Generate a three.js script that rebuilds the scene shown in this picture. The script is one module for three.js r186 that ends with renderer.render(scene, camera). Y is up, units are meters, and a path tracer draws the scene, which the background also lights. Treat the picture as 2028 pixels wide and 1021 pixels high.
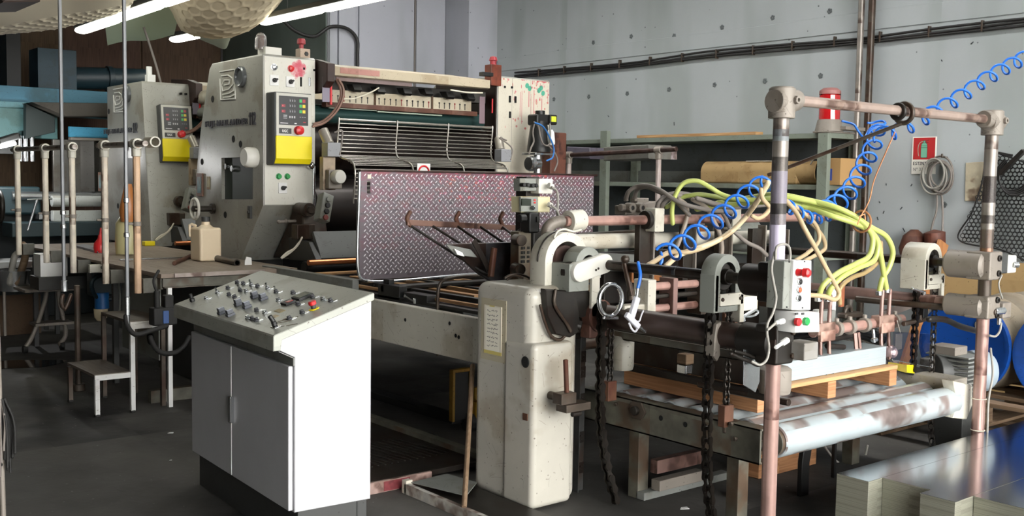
import * as THREE from 'three';
import { RoundedBoxGeometry } from 'three/addons/geometries/RoundedBoxGeometry.js';
import { mergeGeometries, toCreasedNormals } from 'three/addons/utils/BufferGeometryUtils.js';
import { TextGeometry } from 'three/addons/geometries/TextGeometry.js';
import { FontLoader } from 'three/addons/loaders/FontLoader.js';
import { RectAreaLightUniformsLib } from 'three/addons/lights/RectAreaLightUniformsLib.js';
RectAreaLightUniformsLib.init();

// ---------- camera, sky, exposure (metres; x across the machine, -z along it) ----------
const scene = new THREE.Scene();
const renderer = new THREE.WebGLRenderer({ antialias: true });
renderer.toneMapping = THREE.LinearToneMapping;
renderer.toneMappingExposure = 3.5;
renderer.shadowMap.enabled = true;
const camera = new THREE.PerspectiveCamera(27.4345, 2028 / 1021, 0.05, 100);
camera.position.set(0, 1.6, 0);
camera.up.set(0.034584, 0.99718, -0.066604);
camera.lookAt(0.631700, 1.526546, -0.771725);
const SKY = 4.2;
scene.background = new THREE.Color().setRGB(SKY * 1.01, SKY, SKY * 0.97);
const TUBE_POWER = 1.3;
const DOOR_X0 = -1.0, DOOR_X1 = 8.1, DOOR_H = 4.3, DOOR_Z = 3.2, ADDED_SLOT_X0 = 5.9, ADDED_SLOT_X1 = 6.5, ADDED_SLOT_Z0 = -9.5, ADDED_SLOT_Z1 = -1;

// ---------- seeded noise and textures ----------
let seed = 12345;
const rnd = () => { seed |= 0; seed = seed + 0x6D2B79F5 | 0; let t = Math.imul(seed ^ seed >>> 15, 1 | seed); t = t + Math.imul(t ^ t >>> 7, 61 | t) ^ t; return ((t ^ t >>> 14) >>> 0) / 4294967296; };
const rr = (a, b) => a + (b - a) * rnd();
function lattice(n) { const a = new Float32Array(n * n); for (let i = 0; i < a.length; i++) a[i] = rnd(); return a; }
const LAT = lattice(64);
function vnoise(x, y, per, off = 0) {            // tileable value noise, period per
  const xi = Math.floor(x), yi = Math.floor(y), fx = x - xi, fy = y - yi, sx = fx * fx * (3 - 2 * fx), sy = fy * fy * (3 - 2 * fy);
  const g = (i, j) => LAT[((((j % per) + per) % per + off * 7) & 63) * 64 + ((((i % per) + per) % per + off * 13) & 63)];
  return (g(xi, yi) * (1 - sx) + g(xi + 1, yi) * sx) * (1 - sy) + (g(xi, yi + 1) * (1 - sx) + g(xi + 1, yi + 1) * sx) * sy;
}
function fbm(u, v, base, oct, off = 0, ay = 1) { let s = 0, a = 0.5, t = 0, p = base; for (let o = 0; o < oct; o++) { s += a * vnoise(u * p, v * Math.max(1, Math.round(p * ay)), 64, off + o); t += a; a *= 0.55; p *= 2; } return s / t; }
const sm = (a, b, x) => { const t = Math.min(1, Math.max(0, (x - a) / (b - a))); return t * t * (3 - 2 * t); };
function tex(n, metres, fn, { srgb = true, my } = {}) {
  const d = new Uint8Array(n * n * 4);
  for (let j = 0; j < n; j++) for (let i = 0; i < n; i++) {
    const c = fn(i / n, j / n, i, j), k = (j * n + i) * 4;
    for (let q = 0; q < 3; q++) d[k + q] = Math.max(0, Math.min(255, c[q] * 255));
    d[k + 3] = 255;
  }
  const t = new THREE.DataTexture(d, n, n, THREE.RGBAFormat);
  t.wrapS = t.wrapT = THREE.RepeatWrapping; t.magFilter = THREE.LinearFilter; t.minFilter = THREE.LinearMipmapLinearFilter; t.generateMipmaps = true;
  if (srgb) t.colorSpace = THREE.SRGBColorSpace;
  t.repeat.set(1 / metres, 1 / (my ?? metres)); t.needsUpdate = true;
  return t;
}
function speckle(n, count, rMin, rMax) {          // field of random round marks, 0..1
  const f = new Float32Array(n * n);
  for (let k = 0; k < count; k++) {
    const cx = rnd() * n, cy = rnd() * n, r = rr(rMin, rMax), s = rr(0.4, 1);
    for (let y = -Math.ceil(r); y <= r; y++) for (let x = -Math.ceil(r); x <= r; x++) if (x * x + y * y <= r * r) { const i = ((Math.floor(cy + y) + n) % n) * n + (Math.floor(cx + x) + n) % n; f[i] = Math.max(f[i], s); }
  }
  return f;
}
function scratches(n, count, lMin, lMax) {
  const f = new Float32Array(n * n);
  for (let k = 0; k < count; k++) {
    let x = rnd() * n, y = rnd() * n, a = rnd() * 6.28; const l = rr(lMin, lMax), s = rr(0.3, 1);
    for (let q = 0; q < l; q++) { f[((Math.floor(y) % n + n) % n) * n + (Math.floor(x) % n + n) % n] = s; x += Math.cos(a); y += Math.sin(a); a += rr(-0.06, 0.06); }
  }
  return f;
}
const spA = speckle(512, 260, 0.6, 2.2), scA = scratches(512, 70, 8, 60), spF = speckle(1024, 620, 0.6, 1.7), scF = scratches(1024, 110, 10, 90);
const mul = (c, k) => [c[0] * k, c[1] * k, c[2] * k], mix = (a, b, t) => [a[0] + (b[0] - a[0]) * t, a[1] + (b[1] - a[1]) * t, a[2] + (b[2] - a[2]) * t];
// worn enamel: faint clouding, brown stains, dark chips and scratches
const tPaint = tex(512, 0.9, (u, v, i, j) => { let c = mul([1, 1, 1], 0.9 + 0.1 * fbm(u, v, 4, 5)); c = mix(c, [0.6, 0.53, 0.44], 0.3 * sm(0.6, 0.78, fbm(u, v, 4, 5, 9))); const k = Math.max(spA[j * 512 + i] * 0.55, scA[j * 512 + i] * 0.4); return mix(c, [0.25, 0.2, 0.17], k); });
const tClean = tex(256, 1.1, (u, v) => mul([1, 1, 1], 0.93 + 0.07 * fbm(u, v, 4, 5, 3)));
// oily dark steel
const tSteel = tex(512, 0.5, (u, v, i, j) => { const f = fbm(u, v, 6, 5, 5), g = fbm(u, v, 3, 4, 11); let c = mul([1, 0.97, 0.93], 0.55 + 0.5 * f); c = mix(c, [0.62, 0.4, 0.27], 0.6 * sm(0.52, 0.75, g)); return mix(c, [1, 1, 1], 0.3 * scA[j * 512 + i]); });
// rubbed copper-brown pole
const tPole = tex(512, 0.6, (u, v, i, j) => { const f = fbm(u, v, 5, 5, 2), g = fbm(u, v, 4, 4, 17); let c = mul([1, 1, 1], 0.72 + 0.32 * f); c = mix(c, [0.42, 0.34, 0.31], 0.75 * sm(0.56, 0.74, g)); return mix(c, [0.95, 0.93, 0.9], 0.45 * sm(0.6, 0.75, fbm(u, v, 10, 4, 21)) + 0.25 * scA[j * 512 + i]); });
const tWood = tex(512, 0.8, (u, v) => { const w = fbm(u, v, 2, 3, 4), g = vnoise(u * 4, (v + 0.05 * w) * 60, 64, 3), h = fbm(u, v, 6, 4, 8, 6); return mul([1, 0.93 + 0.05 * g, 0.86 + 0.1 * g], 0.72 + 0.2 * g + 0.14 * h); }, { my: 0.4 });
const tFloor = tex(1024, 3.2, (u, v, i, j) => { const a = fbm(u, v, 4, 6, 1), b = fbm(u, v, 10, 5, 7), s = spF[j * 1024 + i], q = scF[j * 1024 + i]; let c = mul([1, 0.98, 0.96], 0.35 + 0.45 * a + 0.22 * b); c = mix(c, [0.18, 0.18, 0.19], 0.65 * sm(0.52, 0.7, fbm(u, v, 3, 4, 15))); c = mix(c, [0.9, 0.88, 0.85], 0.12 * q); return mix(c, [2.2, 2.1, 2], s * 0.6 * (b > 0.46 ? 1 : 0.15)); });
const tWall = tex(1024, 4.6, (u, v, i, j) => { let c = mul([1, 1, 1], 0.88 + 0.12 * fbm(u, v, 4, 6, 19)); c = mix(c, [0.72, 0.74, 0.7], 0.35 * sm(0.5, 0.75, fbm(u, v, 8, 4, 23, 0.25))); const s = spF[j * 1024 + i]; return mix(c, [0.25, 0.25, 0.25], s > 0.9 ? 0.6 : 0); });
const tFloorR = tex(512, 2.3, (u, v) => mul([1, 1, 1], 0.6 + 0.4 * fbm(u, v, 5, 5, 25)), { srgb: false });
const tRough = tex(256, 0.7, (u, v) => mul([1, 1, 1], 0.55 + 0.45 * fbm(u, v, 5, 5, 29)), { srgb: false });
const tBumpF = tex(512, 0.9, (u, v) => mul([1, 1, 1], fbm(u, v, 12, 5, 31)), { srgb: false });
function canvasTex(w, h, draw) { const c = document.createElement('canvas'); c.width = w; c.height = h; draw(c.getContext('2d'), w, h); const t = new THREE.CanvasTexture(c); t.colorSpace = THREE.SRGBColorSpace; t.anisotropy = 4; return t; }

// ---------- materials ----------
const mat = (color, o = {}) => { const { phys, ...p } = o; const m = new (phys ? THREE.MeshPhysicalMaterial : THREE.MeshStandardMaterial)({ roughness: 0.5, metalness: 0, side: THREE.DoubleSide, ...p }); if (Array.isArray(color)) m.color.setRGB(...color); else m.color.set(color); return m; };
const M = {
  cream: mat('#cfcbbd', { map: tPaint, roughness: 0.42 }), creamClean: mat('#d8d6cd', { map: tClean, roughness: 0.4 }),
  column: mat('#b8b4a9', { map: tPaint, roughness: 0.3 }),
  press: mat('#9d9c94', { map: tPaint, roughness: 0.36 }), pressBox: mat('#c4c2b8', { map: tClean, roughness: 0.4 }),
  console: mat('#bcbcbf', { map: tClean, roughness: 0.45 }), lid: mat('#adafa6', { map: tPaint, roughness: 0.35 }),
  grey: mat('#7d7f7b', { map: tPaint, roughness: 0.5 }), darkGrey: mat('#3c3d3c', { map: tPaint, roughness: 0.5 }),
  greyGreen: mat('#888b84', { map: tPaint, roughness: 0.5 }), rail: mat('#6c6d65', { map: tSteel, roughness: 0.5 }),
  black: mat('#141414', { roughness: 0.45 }), hole: mat('#060606', { roughness: 0.9 }), rubber: mat('#1b1a19', { roughness: 0.7 }),
  oily: mat('#5a524b', { map: tSteel, roughness: 0.4, metalness: 0.35 }), oilyDark: mat('#2d2a27', { map: tSteel, roughness: 0.45, metalness: 0.3 }),
  shaft: mat('#4a4744', { map: tSteel, roughness: 0.35, metalness: 0.6 }), chain: mat('#332f2c', { map: tSteel, roughness: 0.35, metalness: 0.7 }),
  pole: mat('#b08f86', { map: tPole, roughness: 0.36, metalness: 0.35 }), pink: mat('#b99186', { map: tPole, roughness: 0.4, metalness: 0.2 }),
  poleGrey: mat('#9b948d', { map: tPole, roughness: 0.4, metalness: 0.4 }), clamp: mat('#8d857c', { map: tPaint, roughness: 0.55, metalness: 0.2 }),
  chrome: mat('#d6d8da', { roughness: 0.12, metalness: 1 }), alu: mat('#bfc2c4', { roughness: 0.3, metalness: 0.9, roughnessMap: tRough }),
  zinc: mat('#b9c0c2', { map: tPaint, roughness: 0.28, metalness: 0.75 }), tin: mat('#c6cacd', { roughness: 0.22, metalness: 0.95 }),
  conduit: mat('#85878a', { map: tClean, roughness: 0.45, metalness: 0.3 }),
  tape: mat('#26242a', { roughness: 0.5 }), tapeLilac: mat('#b9b2c6', { map: tClean, roughness: 0.4 }),
  red: mat('#c8262a', { roughness: 0.35 }), green: mat('#1f8f46', { roughness: 0.35 }), yellow: mat('#f0dc13', { roughness: 0.42, map: tClean }), amber: mat('#c8871c', { roughness: 0.45 }),
  white: mat('#e6e6e3', { roughness: 0.45, map: tClean }), paper: mat('#dcd6c4', { roughness: 0.8 }),
  wood: mat('#c08a5a', { map: tWood, roughness: 0.7 }), woodPale: mat('#cfa879', { map: tWood, roughness: 0.65 }), woodOrange: mat('#b98a63', { map: tWood, roughness: 0.7 }), woodOld: mat('#7d6a55', { map: tWood, roughness: 0.8 }),
  card: mat('#a98c5f', { map: tPaint, roughness: 0.85 }), brown: mat('#5a4634', { map: tPaint, roughness: 0.8 }),
  rust: mat('#6e4a38', { map: tSteel, roughness: 0.6, metalness: 0.2 }), copper: mat('#b8744c', { roughness: 0.3, metalness: 0.8 }),
  hoseGreen: mat('#bfca70', { roughness: 0.35, map: tClean }), hoseTan: mat('#b59f7d', { roughness: 0.4 }), hoseGrey: mat('#77706a', { roughness: 0.5 }), blueHose: mat('#2a72d8', { roughness: 0.25 }),
  cable: mat('#201f1f', { roughness: 0.5 }), cableGrey: mat('#8d8a83', { roughness: 0.5 }),
  barrel: mat('#0c4291', { roughness: 0.4, map: tPaint }), blueMach: mat('#3f7d96', { roughness: 0.5, map: tPaint }), blueDark: mat('#2a4350', { roughness: 0.55, map: tPaint }), cyan: mat('#4aa3c8', { roughness: 0.45, map: tPaint }),
  wall: mat('#b2b8ba', { map: tWall, roughness: 0.75 }), wallLav: mat('#b2b4bd', { map: tWall, roughness: 0.75 }),
  floor: mat('#6b6a68', { map: tFloor, roughness: 0.95, roughnessMap: tFloorR, bumpMap: tBumpF, bumpScale: 0.003 }),
  dark: mat('#2b2826', { roughness: 0.85, map: tPaint }),
};

// ---------- geometry helpers ----------
const V = (a) => new THREE.Vector3(a[0], a[1], a[2]);
const flat = (g) => (g.index ? g.toNonIndexed() : g);
function bx(x0, x1, y0, y1, z0, z1, r = 0.004) {
  const w = Math.abs(x1 - x0), h = Math.abs(y1 - y0), d = Math.abs(z1 - z0), q = Math.min(r, w * 0.45, h * 0.45, d * 0.45);
  const g = q > 0 ? new RoundedBoxGeometry(w, h, d, q > 0.012 ? 4 : 1, q) : new THREE.BoxGeometry(w, h, d);
  return g.translate((x0 + x1) / 2, (y0 + y1) / 2, (z0 + z1) / 2);
}
const bc = ([x, y, z], w, h, d, r) => bx(x - w / 2, x + w / 2, y - h / 2, y + h / 2, z - d / 2, z + d / 2, r);
function along(g, a, b) { return g.applyQuaternion(new THREE.Quaternion().setFromUnitVectors(new THREE.Vector3(0, 1, 0), V(b).sub(V(a)).normalize())).translate(...a); }
function lathe(pts, seg = 20) { return toCreasedNormals(new THREE.LatheGeometry(pts.map((p) => new THREE.Vector2(p[0], p[1])), seg), 0.7); }
function rod(a, b, r, { r2 = r, seg = 20, c = Math.min(0.003, r * 0.25) } = {}) { const l = V(b).distanceTo(V(a)); return along(lathe([[0, 0], [r - c, 0], [r, c], [r2, l - c], [r2 - c, l], [0, l]], seg), a, b); }
function pipe(a, b, r, ri, seg = 20) { const l = V(b).distanceTo(V(a)), c = 0.002; return along(lathe([[ri, 0], [r - c, 0], [r, c], [r, l - c], [r - c, l], [ri, l], [ri, 0]], seg), a, b); }
function turned(a, b, pts, seg = 24) { const l = V(b).distanceTo(V(a)); return along(lathe(pts.map(([r, t]) => [r, t * l]), seg), a, b); }   // profile [radius, 0..1]
function bar(a, b, w, h = w, r = 0.003) { const l = V(b).distanceTo(V(a)); return along(new RoundedBoxGeometry(w, l, h, 1, Math.min(r, w * 0.4, h * 0.4)).translate(0, l / 2, 0), a, b); }
function tube(pts, r, n = 0, seg = 8, closed = false) {
  const c = new THREE.CatmullRomCurve3(pts.map(V), closed, 'centripetal'), L = c.getLength(), g = [flat(new THREE.TubeGeometry(c, n || Math.max(8, Math.min(160, Math.round(L / Math.max(0.012, r * 1.5)))), r, seg, closed))];
  if (!closed) for (const p of [pts[0], pts[pts.length - 1]]) g.push(flat(new THREE.SphereGeometry(r * 0.99, 8, 6).translate(...p)));
  return mergeGeometries(g.map((x) => { x.deleteAttribute('uv'); return x; }));
}
function coil(pts, R, r, turns, { phase = 0, seg = 7 } = {}) {
  const c = new THREE.CatmullRomCurve3(pts.map(V), false, 'centripetal'), n = turns * 18, f = c.computeFrenetFrames(n, false), q = [];
  for (let i = 0; i <= n; i++) { const a = i / 18 * Math.PI * 2 + phase, p = c.getPointAt(i / n); q.push(p.addScaledVector(f.normals[i], R * Math.cos(a)).addScaledVector(f.binormals[i], R * Math.sin(a)).toArray()); }
  const g = flat(new THREE.TubeGeometry(new THREE.CatmullRomCurve3(q.map(V)), n, r, seg)); g.deleteAttribute('uv'); return g;
}
const torus = (c, R, r, axis = 'x', arc = Math.PI * 2, seg = 28, ts = 8) => { const g = new THREE.TorusGeometry(R, r, ts, seg, arc); if (axis === 'x') g.rotateY(Math.PI / 2); if (axis === 'y') g.rotateX(Math.PI / 2); return g.translate(...c); };
const ball = (c, r, s = [1, 1, 1]) => new THREE.SphereGeometry(r, 16, 12).scale(...s).translate(...c);
function shapeOf(pts) { const s = new THREE.Shape(); pts.forEach((p, i) => (i ? s.lineTo(p[0], p[1]) : s.moveTo(p[0], p[1]))); s.closePath(); return s; }
// prism: outline points [u, v] pushed along the third axis from a to b; plane 'xy' (along z), 'zy' (along x) or 'xz' (along y)
function prism(plane, pts, a, b, { bevel = 0.004, holes = [], seg = 1 } = {}) {
  const m = plane === 'zy' ? ([u, v]) => [-u, v] : plane === 'xz' ? ([u, v]) => [u, -v] : (p) => p;
  const s = shapeOf(pts.map(m)); for (const h of holes) s.holes.push(new THREE.Path(h.map(m).map((p) => new THREE.Vector2(...p))));
  const lo = Math.min(a, b), d = Math.abs(b - a);
  let g = new THREE.ExtrudeGeometry(s, { depth: d - 2 * bevel, bevelEnabled: bevel > 0, bevelSize: bevel, bevelOffset: -bevel, bevelThickness: bevel, bevelSegments: seg, curveSegments: 16 }).translate(0, 0, lo + bevel);
  if (plane === 'zy') g.rotateY(Math.PI / 2); if (plane === 'xz') g.rotateX(-Math.PI / 2);
  g = toCreasedNormals(g, 0.5); return g;
}
const arcPts = (cx, cy, r, a0, a1, n = 16) => Array.from({ length: n + 1 }, (_, i) => { const a = a0 + (a1 - a0) * i / n; return [cx + r * Math.cos(a), cy + r * Math.sin(a)]; });
const circle = (cx, cy, r, n = 20) => arcPts(cx, cy, r, 0, Math.PI * 2 * (1 - 1 / n), n - 1);
function place(g, { rx = 0, ry = 0, rz = 0, at = [0, 0, 0] }) { return g.rotateX(rx).rotateY(ry).rotateZ(rz).translate(...at); }
function planarUV(g, grain) {                      // uv in metres from the face's own direction
  g = flat(g); const p = g.attributes.position, uv = new Float32Array(p.count * 2), a = new THREE.Vector3(), b = new THREE.Vector3(), c = new THREE.Vector3(), n = new THREE.Vector3();
  for (let i = 0; i < p.count; i += 3) {
    a.fromBufferAttribute(p, i); b.fromBufferAttribute(p, i + 1); c.fromBufferAttribute(p, i + 2);
    n.copy(b).sub(a).cross(c.clone().sub(a)); const ax = Math.abs(n.x), ay = Math.abs(n.y), az = Math.abs(n.z);
    let U, W; if (ax >= ay && ax >= az) { U = 'z'; W = 'y'; } else if (ay >= az) { U = 'x'; W = 'z'; } else { U = 'x'; W = 'y'; }
    if (grain && W === grain) [U, W] = [W, U];
    [a, b, c].forEach((q, k) => { uv[(i + k) * 2] = q[U]; uv[(i + k) * 2 + 1] = q[W]; });
  }
  g.setAttribute('uv', new THREE.BufferAttribute(uv, 2)); return g;
}
function rectUV(g, u0, u1, v0, v1, ux = 'x', vy = 'y') { g = flat(g); const p = g.attributes.position, uv = new Float32Array(p.count * 2), q = new THREE.Vector3(); for (let i = 0; i < p.count; i++) { q.fromBufferAttribute(p, i); uv[i * 2] = (q[ux] - u0) / (u1 - u0); uv[i * 2 + 1] = (q[vy] - v0) / (v1 - v0); } g.setAttribute('uv', new THREE.BufferAttribute(uv, 2)); g.userData.keepUV = true; return g; }
const names = new Map(), base = new WeakMap();
const numbered = (n) => { const k = names.get(n) ?? 0; names.set(n, k + 1); return k ? `${n}_${String(k).padStart(3, '0')}` : n; };
function finish(geos, grain, off) {
  const list = [].concat(geos).map((g) => { let q = g.userData.keepUV ? flat(g) : planarUV(g, grain); q = q.clone(); for (const k of Object.keys(q.attributes)) if (!['position', 'normal', 'uv'].includes(k)) q.deleteAttribute(k); if (!q.attributes.normal) q.computeVertexNormals(); return q; });
  const g = list.length > 1 ? mergeGeometries(list) : list[0]; return g.translate(-off[0], -off[1], -off[2]);
}
function thing(name, label, category, at = [0, 0, 0], group) {       // a Group at the thing's base; its children are its parts
  const o = new THREE.Group(); o.name = numbered(name); o.position.set(...at); o.userData = { label, category }; if (group) o.userData.group = group;
  base.set(o, at); scene.add(o); return o;
}
function part(parent, name, geos, m, { label, grain, stuff } = {}) {   // geometry given in the scene's metres
  const off = base.get(parent), me = new THREE.Mesh(finish(geos, grain, off), m); me.name = name; me.castShadow = me.receiveShadow = true;
  if (label) me.userData.label = label; if (stuff) me.userData.kind = 'stuff';
  base.set(me, off); parent.add(me); return me;
}
function solo(name, label, category, geos, m, at, { group, grain, stuff } = {}) {   // a thing of one mesh
  const me = new THREE.Mesh(finish(geos, grain, at), m); me.name = numbered(name); me.position.set(...at); me.castShadow = me.receiveShadow = true;
  me.userData = { label, category }; if (group) me.userData.group = group; if (stuff) me.userData.kind = 'stuff';
  base.set(me, at); scene.add(me); return me;
}
function struct(name, geos, m, opt = {}) { const me = new THREE.Mesh(finish(geos, opt.grain, [0, 0, 0]), m); me.name = name; me.castShadow = me.receiveShadow = true; me.userData = { kind: 'structure' }; base.set(me, [0, 0, 0]); scene.add(me); return me; }
const font = await new FontLoader().loadAsync('fonts/droid/droid_sans_bold.typeface.json');
const ring = (parent, name, c, R, r, axis, m) => part(parent, name, torus(c, R, r, axis), m);

// ---------- the hall ----------
struct('floor', [bx(-5.2, 8.5, -0.15, 0, -14.2, DOOR_Z + 0.2, 0)], M.floor);
struct('ground_outside', [bx(-30, 30, -0.17, -0.02, DOOR_Z + 0.2, 36, 0), bx(-30, -5.2, -0.17, -0.02, -14, DOOR_Z + 0.2, 0)], mat('#8f8c86', { roughness: 0.9, map: tWall }));
struct('ceiling', [bx(-5.2, ADDED_SLOT_X0, 4.6, 4.8, -14.2, DOOR_Z + 0.2, 0), bx(ADDED_SLOT_X1, 8.5, 4.6, 4.8, -14.2, DOOR_Z + 0.2, 0), bx(ADDED_SLOT_X0, ADDED_SLOT_X1, 4.6, 4.8, -14.2, ADDED_SLOT_Z0, 0), bx(ADDED_SLOT_X0, ADDED_SLOT_X1, 4.6, 4.8, ADDED_SLOT_Z1, DOOR_Z + 0.2, 0)], mat('#868785', { roughness: 0.9 }));  // roof slot is added so sky light brightens the right wall
struct('wall_left', [bx(-5.2, -5, 0, 4.6, -14.2, DOOR_Z + 0.2, 0)], mat('#62625f', { roughness: 0.9, map: tWall }));
const wallRight = struct('wall_right', [bx(8.3, 8.5, 0, 4.6, -10.5, DOOR_Z + 0.2, 0)], M.wall);
struct('wall_front', [bx(-5, DOOR_X0, 0, 4.6, DOOR_Z, DOOR_Z + 0.2, 0), bx(DOOR_X0, DOOR_X1, DOOR_H, 4.6, DOOR_Z, DOOR_Z + 0.2, 0), bx(DOOR_X1, 8.3, 0, 4.6, DOOR_Z, DOOR_Z + 0.2, 0)], mat('#8b8f90', { roughness: 0.9, map: tWall }));
const wallBack = struct('wall_back', [bx(6.2, 8.5, 0, 4.6, -14.2, -11.02, 0), bx(7.856, 8.5, 0, 4.6, -11.02, -10.5, 0)], M.wallLav);
for (const [a, b] of [[6.205, 6.3], [6.325, 6.56], [6.6, 7.38], [7.415, 7.85]]) part(wallBack, 'panel', bx(a, b, 0.05, 4.58, -11.03, -10.985, 0.008), M.wallLav);
part(wallBack, 'joint_cover', bx(7.385, 7.41, 0.05, 4.58, -11.03, -10.99, 0.002), mat('#6d6763', { roughness: 0.7 }));
part(wallBack, 'shade_tinted_side', bx(6.185, 6.202, 0.05, 4.58, -13.9, -11.05, 0.004), mat('#66716c', { roughness: 0.7, map: tWall }));  // darker tint paints in the shade on this side of the block
const wallFar = struct('wall_far', [bx(-5, 6.2, 0, 4.6, -14.2, -14, 0)], M.brown);
for (let i = 0; i < 11; i++) part(wallFar, 'panel', bx(-4.9 + i, -3.93 + i, 0.02, 4.58, -14.01, -13.97, 0.006), mat([0.085 + 0.02 * rnd(), 0.055 + 0.012 * rnd(), 0.035 + 0.008 * rnd()], { roughness: 0.8, map: tWood }), { grain: 'y' });
// plaster band, formwork holes and pencil marks of the right wall
part(wallRight, 'plaster_band', prism('zy', [[-10.49, 2.95], [-3, 2.95], [-3, 3.1], [-5, 3.115], [-7, 3.1], [-9, 3.12], [-10.49, 3.1]], 8.288, 8.301, { bevel: 0.003 }), M.wall);
const rosette = mergeGeometries([0, 1, 2, 3, 4].map((k) => flat(new THREE.SphereGeometry(0.012, 7, 5).scale(0.35, 1, 1).translate(0, 0.015 * Math.cos(k * 1.257), 0.015 * Math.sin(k * 1.257)))));
for (const p of [[8.296,3.089,-9.943],[8.296,3.1,-9.346],[8.296,3.157,-8.75],[8.296,3.169,-8.159],[8.296,3.116,-7.539],[8.296,3.14,-6.907],[8.296,3.169,-6.3],[8.296,3.16,-5.676],[8.296,2.558,-9.402],[8.296,2.557,-8.807],[8.296,2.559,-8.2],[8.296,2.569,-7.589],[8.296,2.58,-6.982],[8.296,2.581,-6.364],[8.296,2.588,-5.747],[8.296,1.453,-4.506],[8.296,3.062,-5.105]]) { const g = rosette.clone().rotateX(rnd() * 3).translate(...p); part(wallRight, 'wall_plug', g, mat('#5f6566', { roughness: 0.8 })); }
const marks = []; for (const p of [[8.297,1.613,-5.044],[8.297,1.611,-4.807],[8.297,1.458,-5.1],[8.297,1.372,-5.057],[8.297,1.412,-4.892],[8.297,1.317,-5.113],[8.297,1.228,-4.86],[8.297,2.138,-8.202],[8.297,2.21,-7.507],[8.297,2.324,-8.483],[8.297,2.116,-5.188],[8.297,2.757,-4.333],[8.297,2.636,-4.585]]) { const a = rr(-1, 1), l = rr(0.006, 0.02); marks.push(bar([p[0], p[1] - l * Math.cos(a), p[2] - l * Math.sin(a)], [p[0], p[1] + l * Math.cos(a), p[2] + l * Math.sin(a)], 0.004, 0.008)); }
part(wallRight, 'scuff_marks', marks, mat('#33373a', { roughness: 0.9 }));
// cable bundle along the wall, in three strands with straps
const wc = [[8.27,2.891,-10.099],[8.27,2.882,-9.179],[8.27,2.872,-8.048],[8.27,2.894,-7.069],[8.27,2.89,-6.212],[8.27,2.872,-5.354],[8.27,2.881,-4.604],[8.27,2.889,-3.789]];
wc.push([8.27, wc[7][1], -2], [8.27, wc[7][1], 1.5]);
const wcThing = thing('wall_cable', 'bundle of black cables strapped along the pale blue wall above the shelving', 'cable', wc[0]);
for (const d of [0.014, -0.012, -0.036]) part(wcThing, 'strand', tube(wc.map((p, i) => [p[0], p[1] + d + 0.006 * Math.sin(i * 2.1 + d * 90), p[2]]), 0.0115, 60), M.cable);
for (let i = 1; i < 14; i++) part(wcThing, 'strap', bc([8.272, wc[0][1] - 0.01 + (wc[7][1] - wc[0][1]) * i / 14, wc[0][2] + (wc[7][2] - wc[0][2]) * i / 14], 0.04, 0.09, 0.014, 0.003), M.oily);
const bc1 = [[5.576,3.345,-10.93],[5.739,3.239,-10.93],[5.969,3.204,-10.93],[6.184,3.335,-10.93],[6.419,3.33,-10.93],[6.535,3.224,-10.93],[6.543,3.036,-10.93],[6.545,2.653,-10.93]];
solo('power_cable', 'thick black cable looping down the pale panelled back wall', 'cable', tube(bc1, 0.021, 60), M.cable, bc1[0]);

// ---------- fluorescent fittings ----------
function tubeLight(label, a, b, n, w = 0.15) {
  const t = thing('fluorescent_light', label, 'light', a, 'fluorescent fittings under the ceiling'), A = V(a), D = V(b).sub(A), L = D.length(), u = D.clone().normalize();
  part(t, 'housing', bar([a[0], a[1] + 0.05, a[2]], [b[0], b[1] + 0.05, b[2]], w * 0.8, 0.05), M.darkGrey);
  for (const q of [0.15, 0.85]) { const c = A.clone().addScaledVector(D, q); part(t, 'suspension_chain', rod([c.x, c.y + 0.07, c.z], [c.x, 4.59, c.z], 0.004, { seg: 6 }), M.darkGrey); }
  for (let i = 0; i < n; i++) {
    const s = A.clone().addScaledVector(u, L * i / n + 0.02), e = A.clone().addScaledVector(u, L * (i + 1) / n - 0.02), m = s.clone().add(e).multiplyScalar(0.5);
    const g = new THREE.CapsuleGeometry(w / 2, s.distanceTo(e) - w, 4, 14).scale(1, 1, 0.45);
    const me = part(t, 'tube', along(g.translate(0, s.distanceTo(e) / 2, 0), s.toArray(), e.toArray()), mat('#fdfff2', { emissive: new THREE.Color().setRGB(1, 1, 0.88), emissiveIntensity: 2.2 }));
    const l = new THREE.RectAreaLight(new THREE.Color().setRGB(1, 1, 0.86), TUBE_POWER, w, s.distanceTo(e)); l.position.set(m.x - a[0], m.y - a[1] - 0.045, m.z - a[2]); l.name = 'tube_glow'; t.add(l); l.lookAt(m.x, -50, m.z + 0.001);
  }
}
tubeLight('long fluorescent light between the cream blanket and the sagging quilted one', [3.363,3,-10.909], [3.3, 3.0, -7.6], 3);
tubeLight('row of fluorescent lights passing in front of the pale panelled wall', [5.047,3.2,-10.383], [5.12, 3.2, -6.6], 3, 0.13);
tubeLight('short fluorescent light showing below the sagging quilted blanket', [4.914,3.2,-12.473], [5.0, 3.2, -10.7], 1, 0.15);

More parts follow.
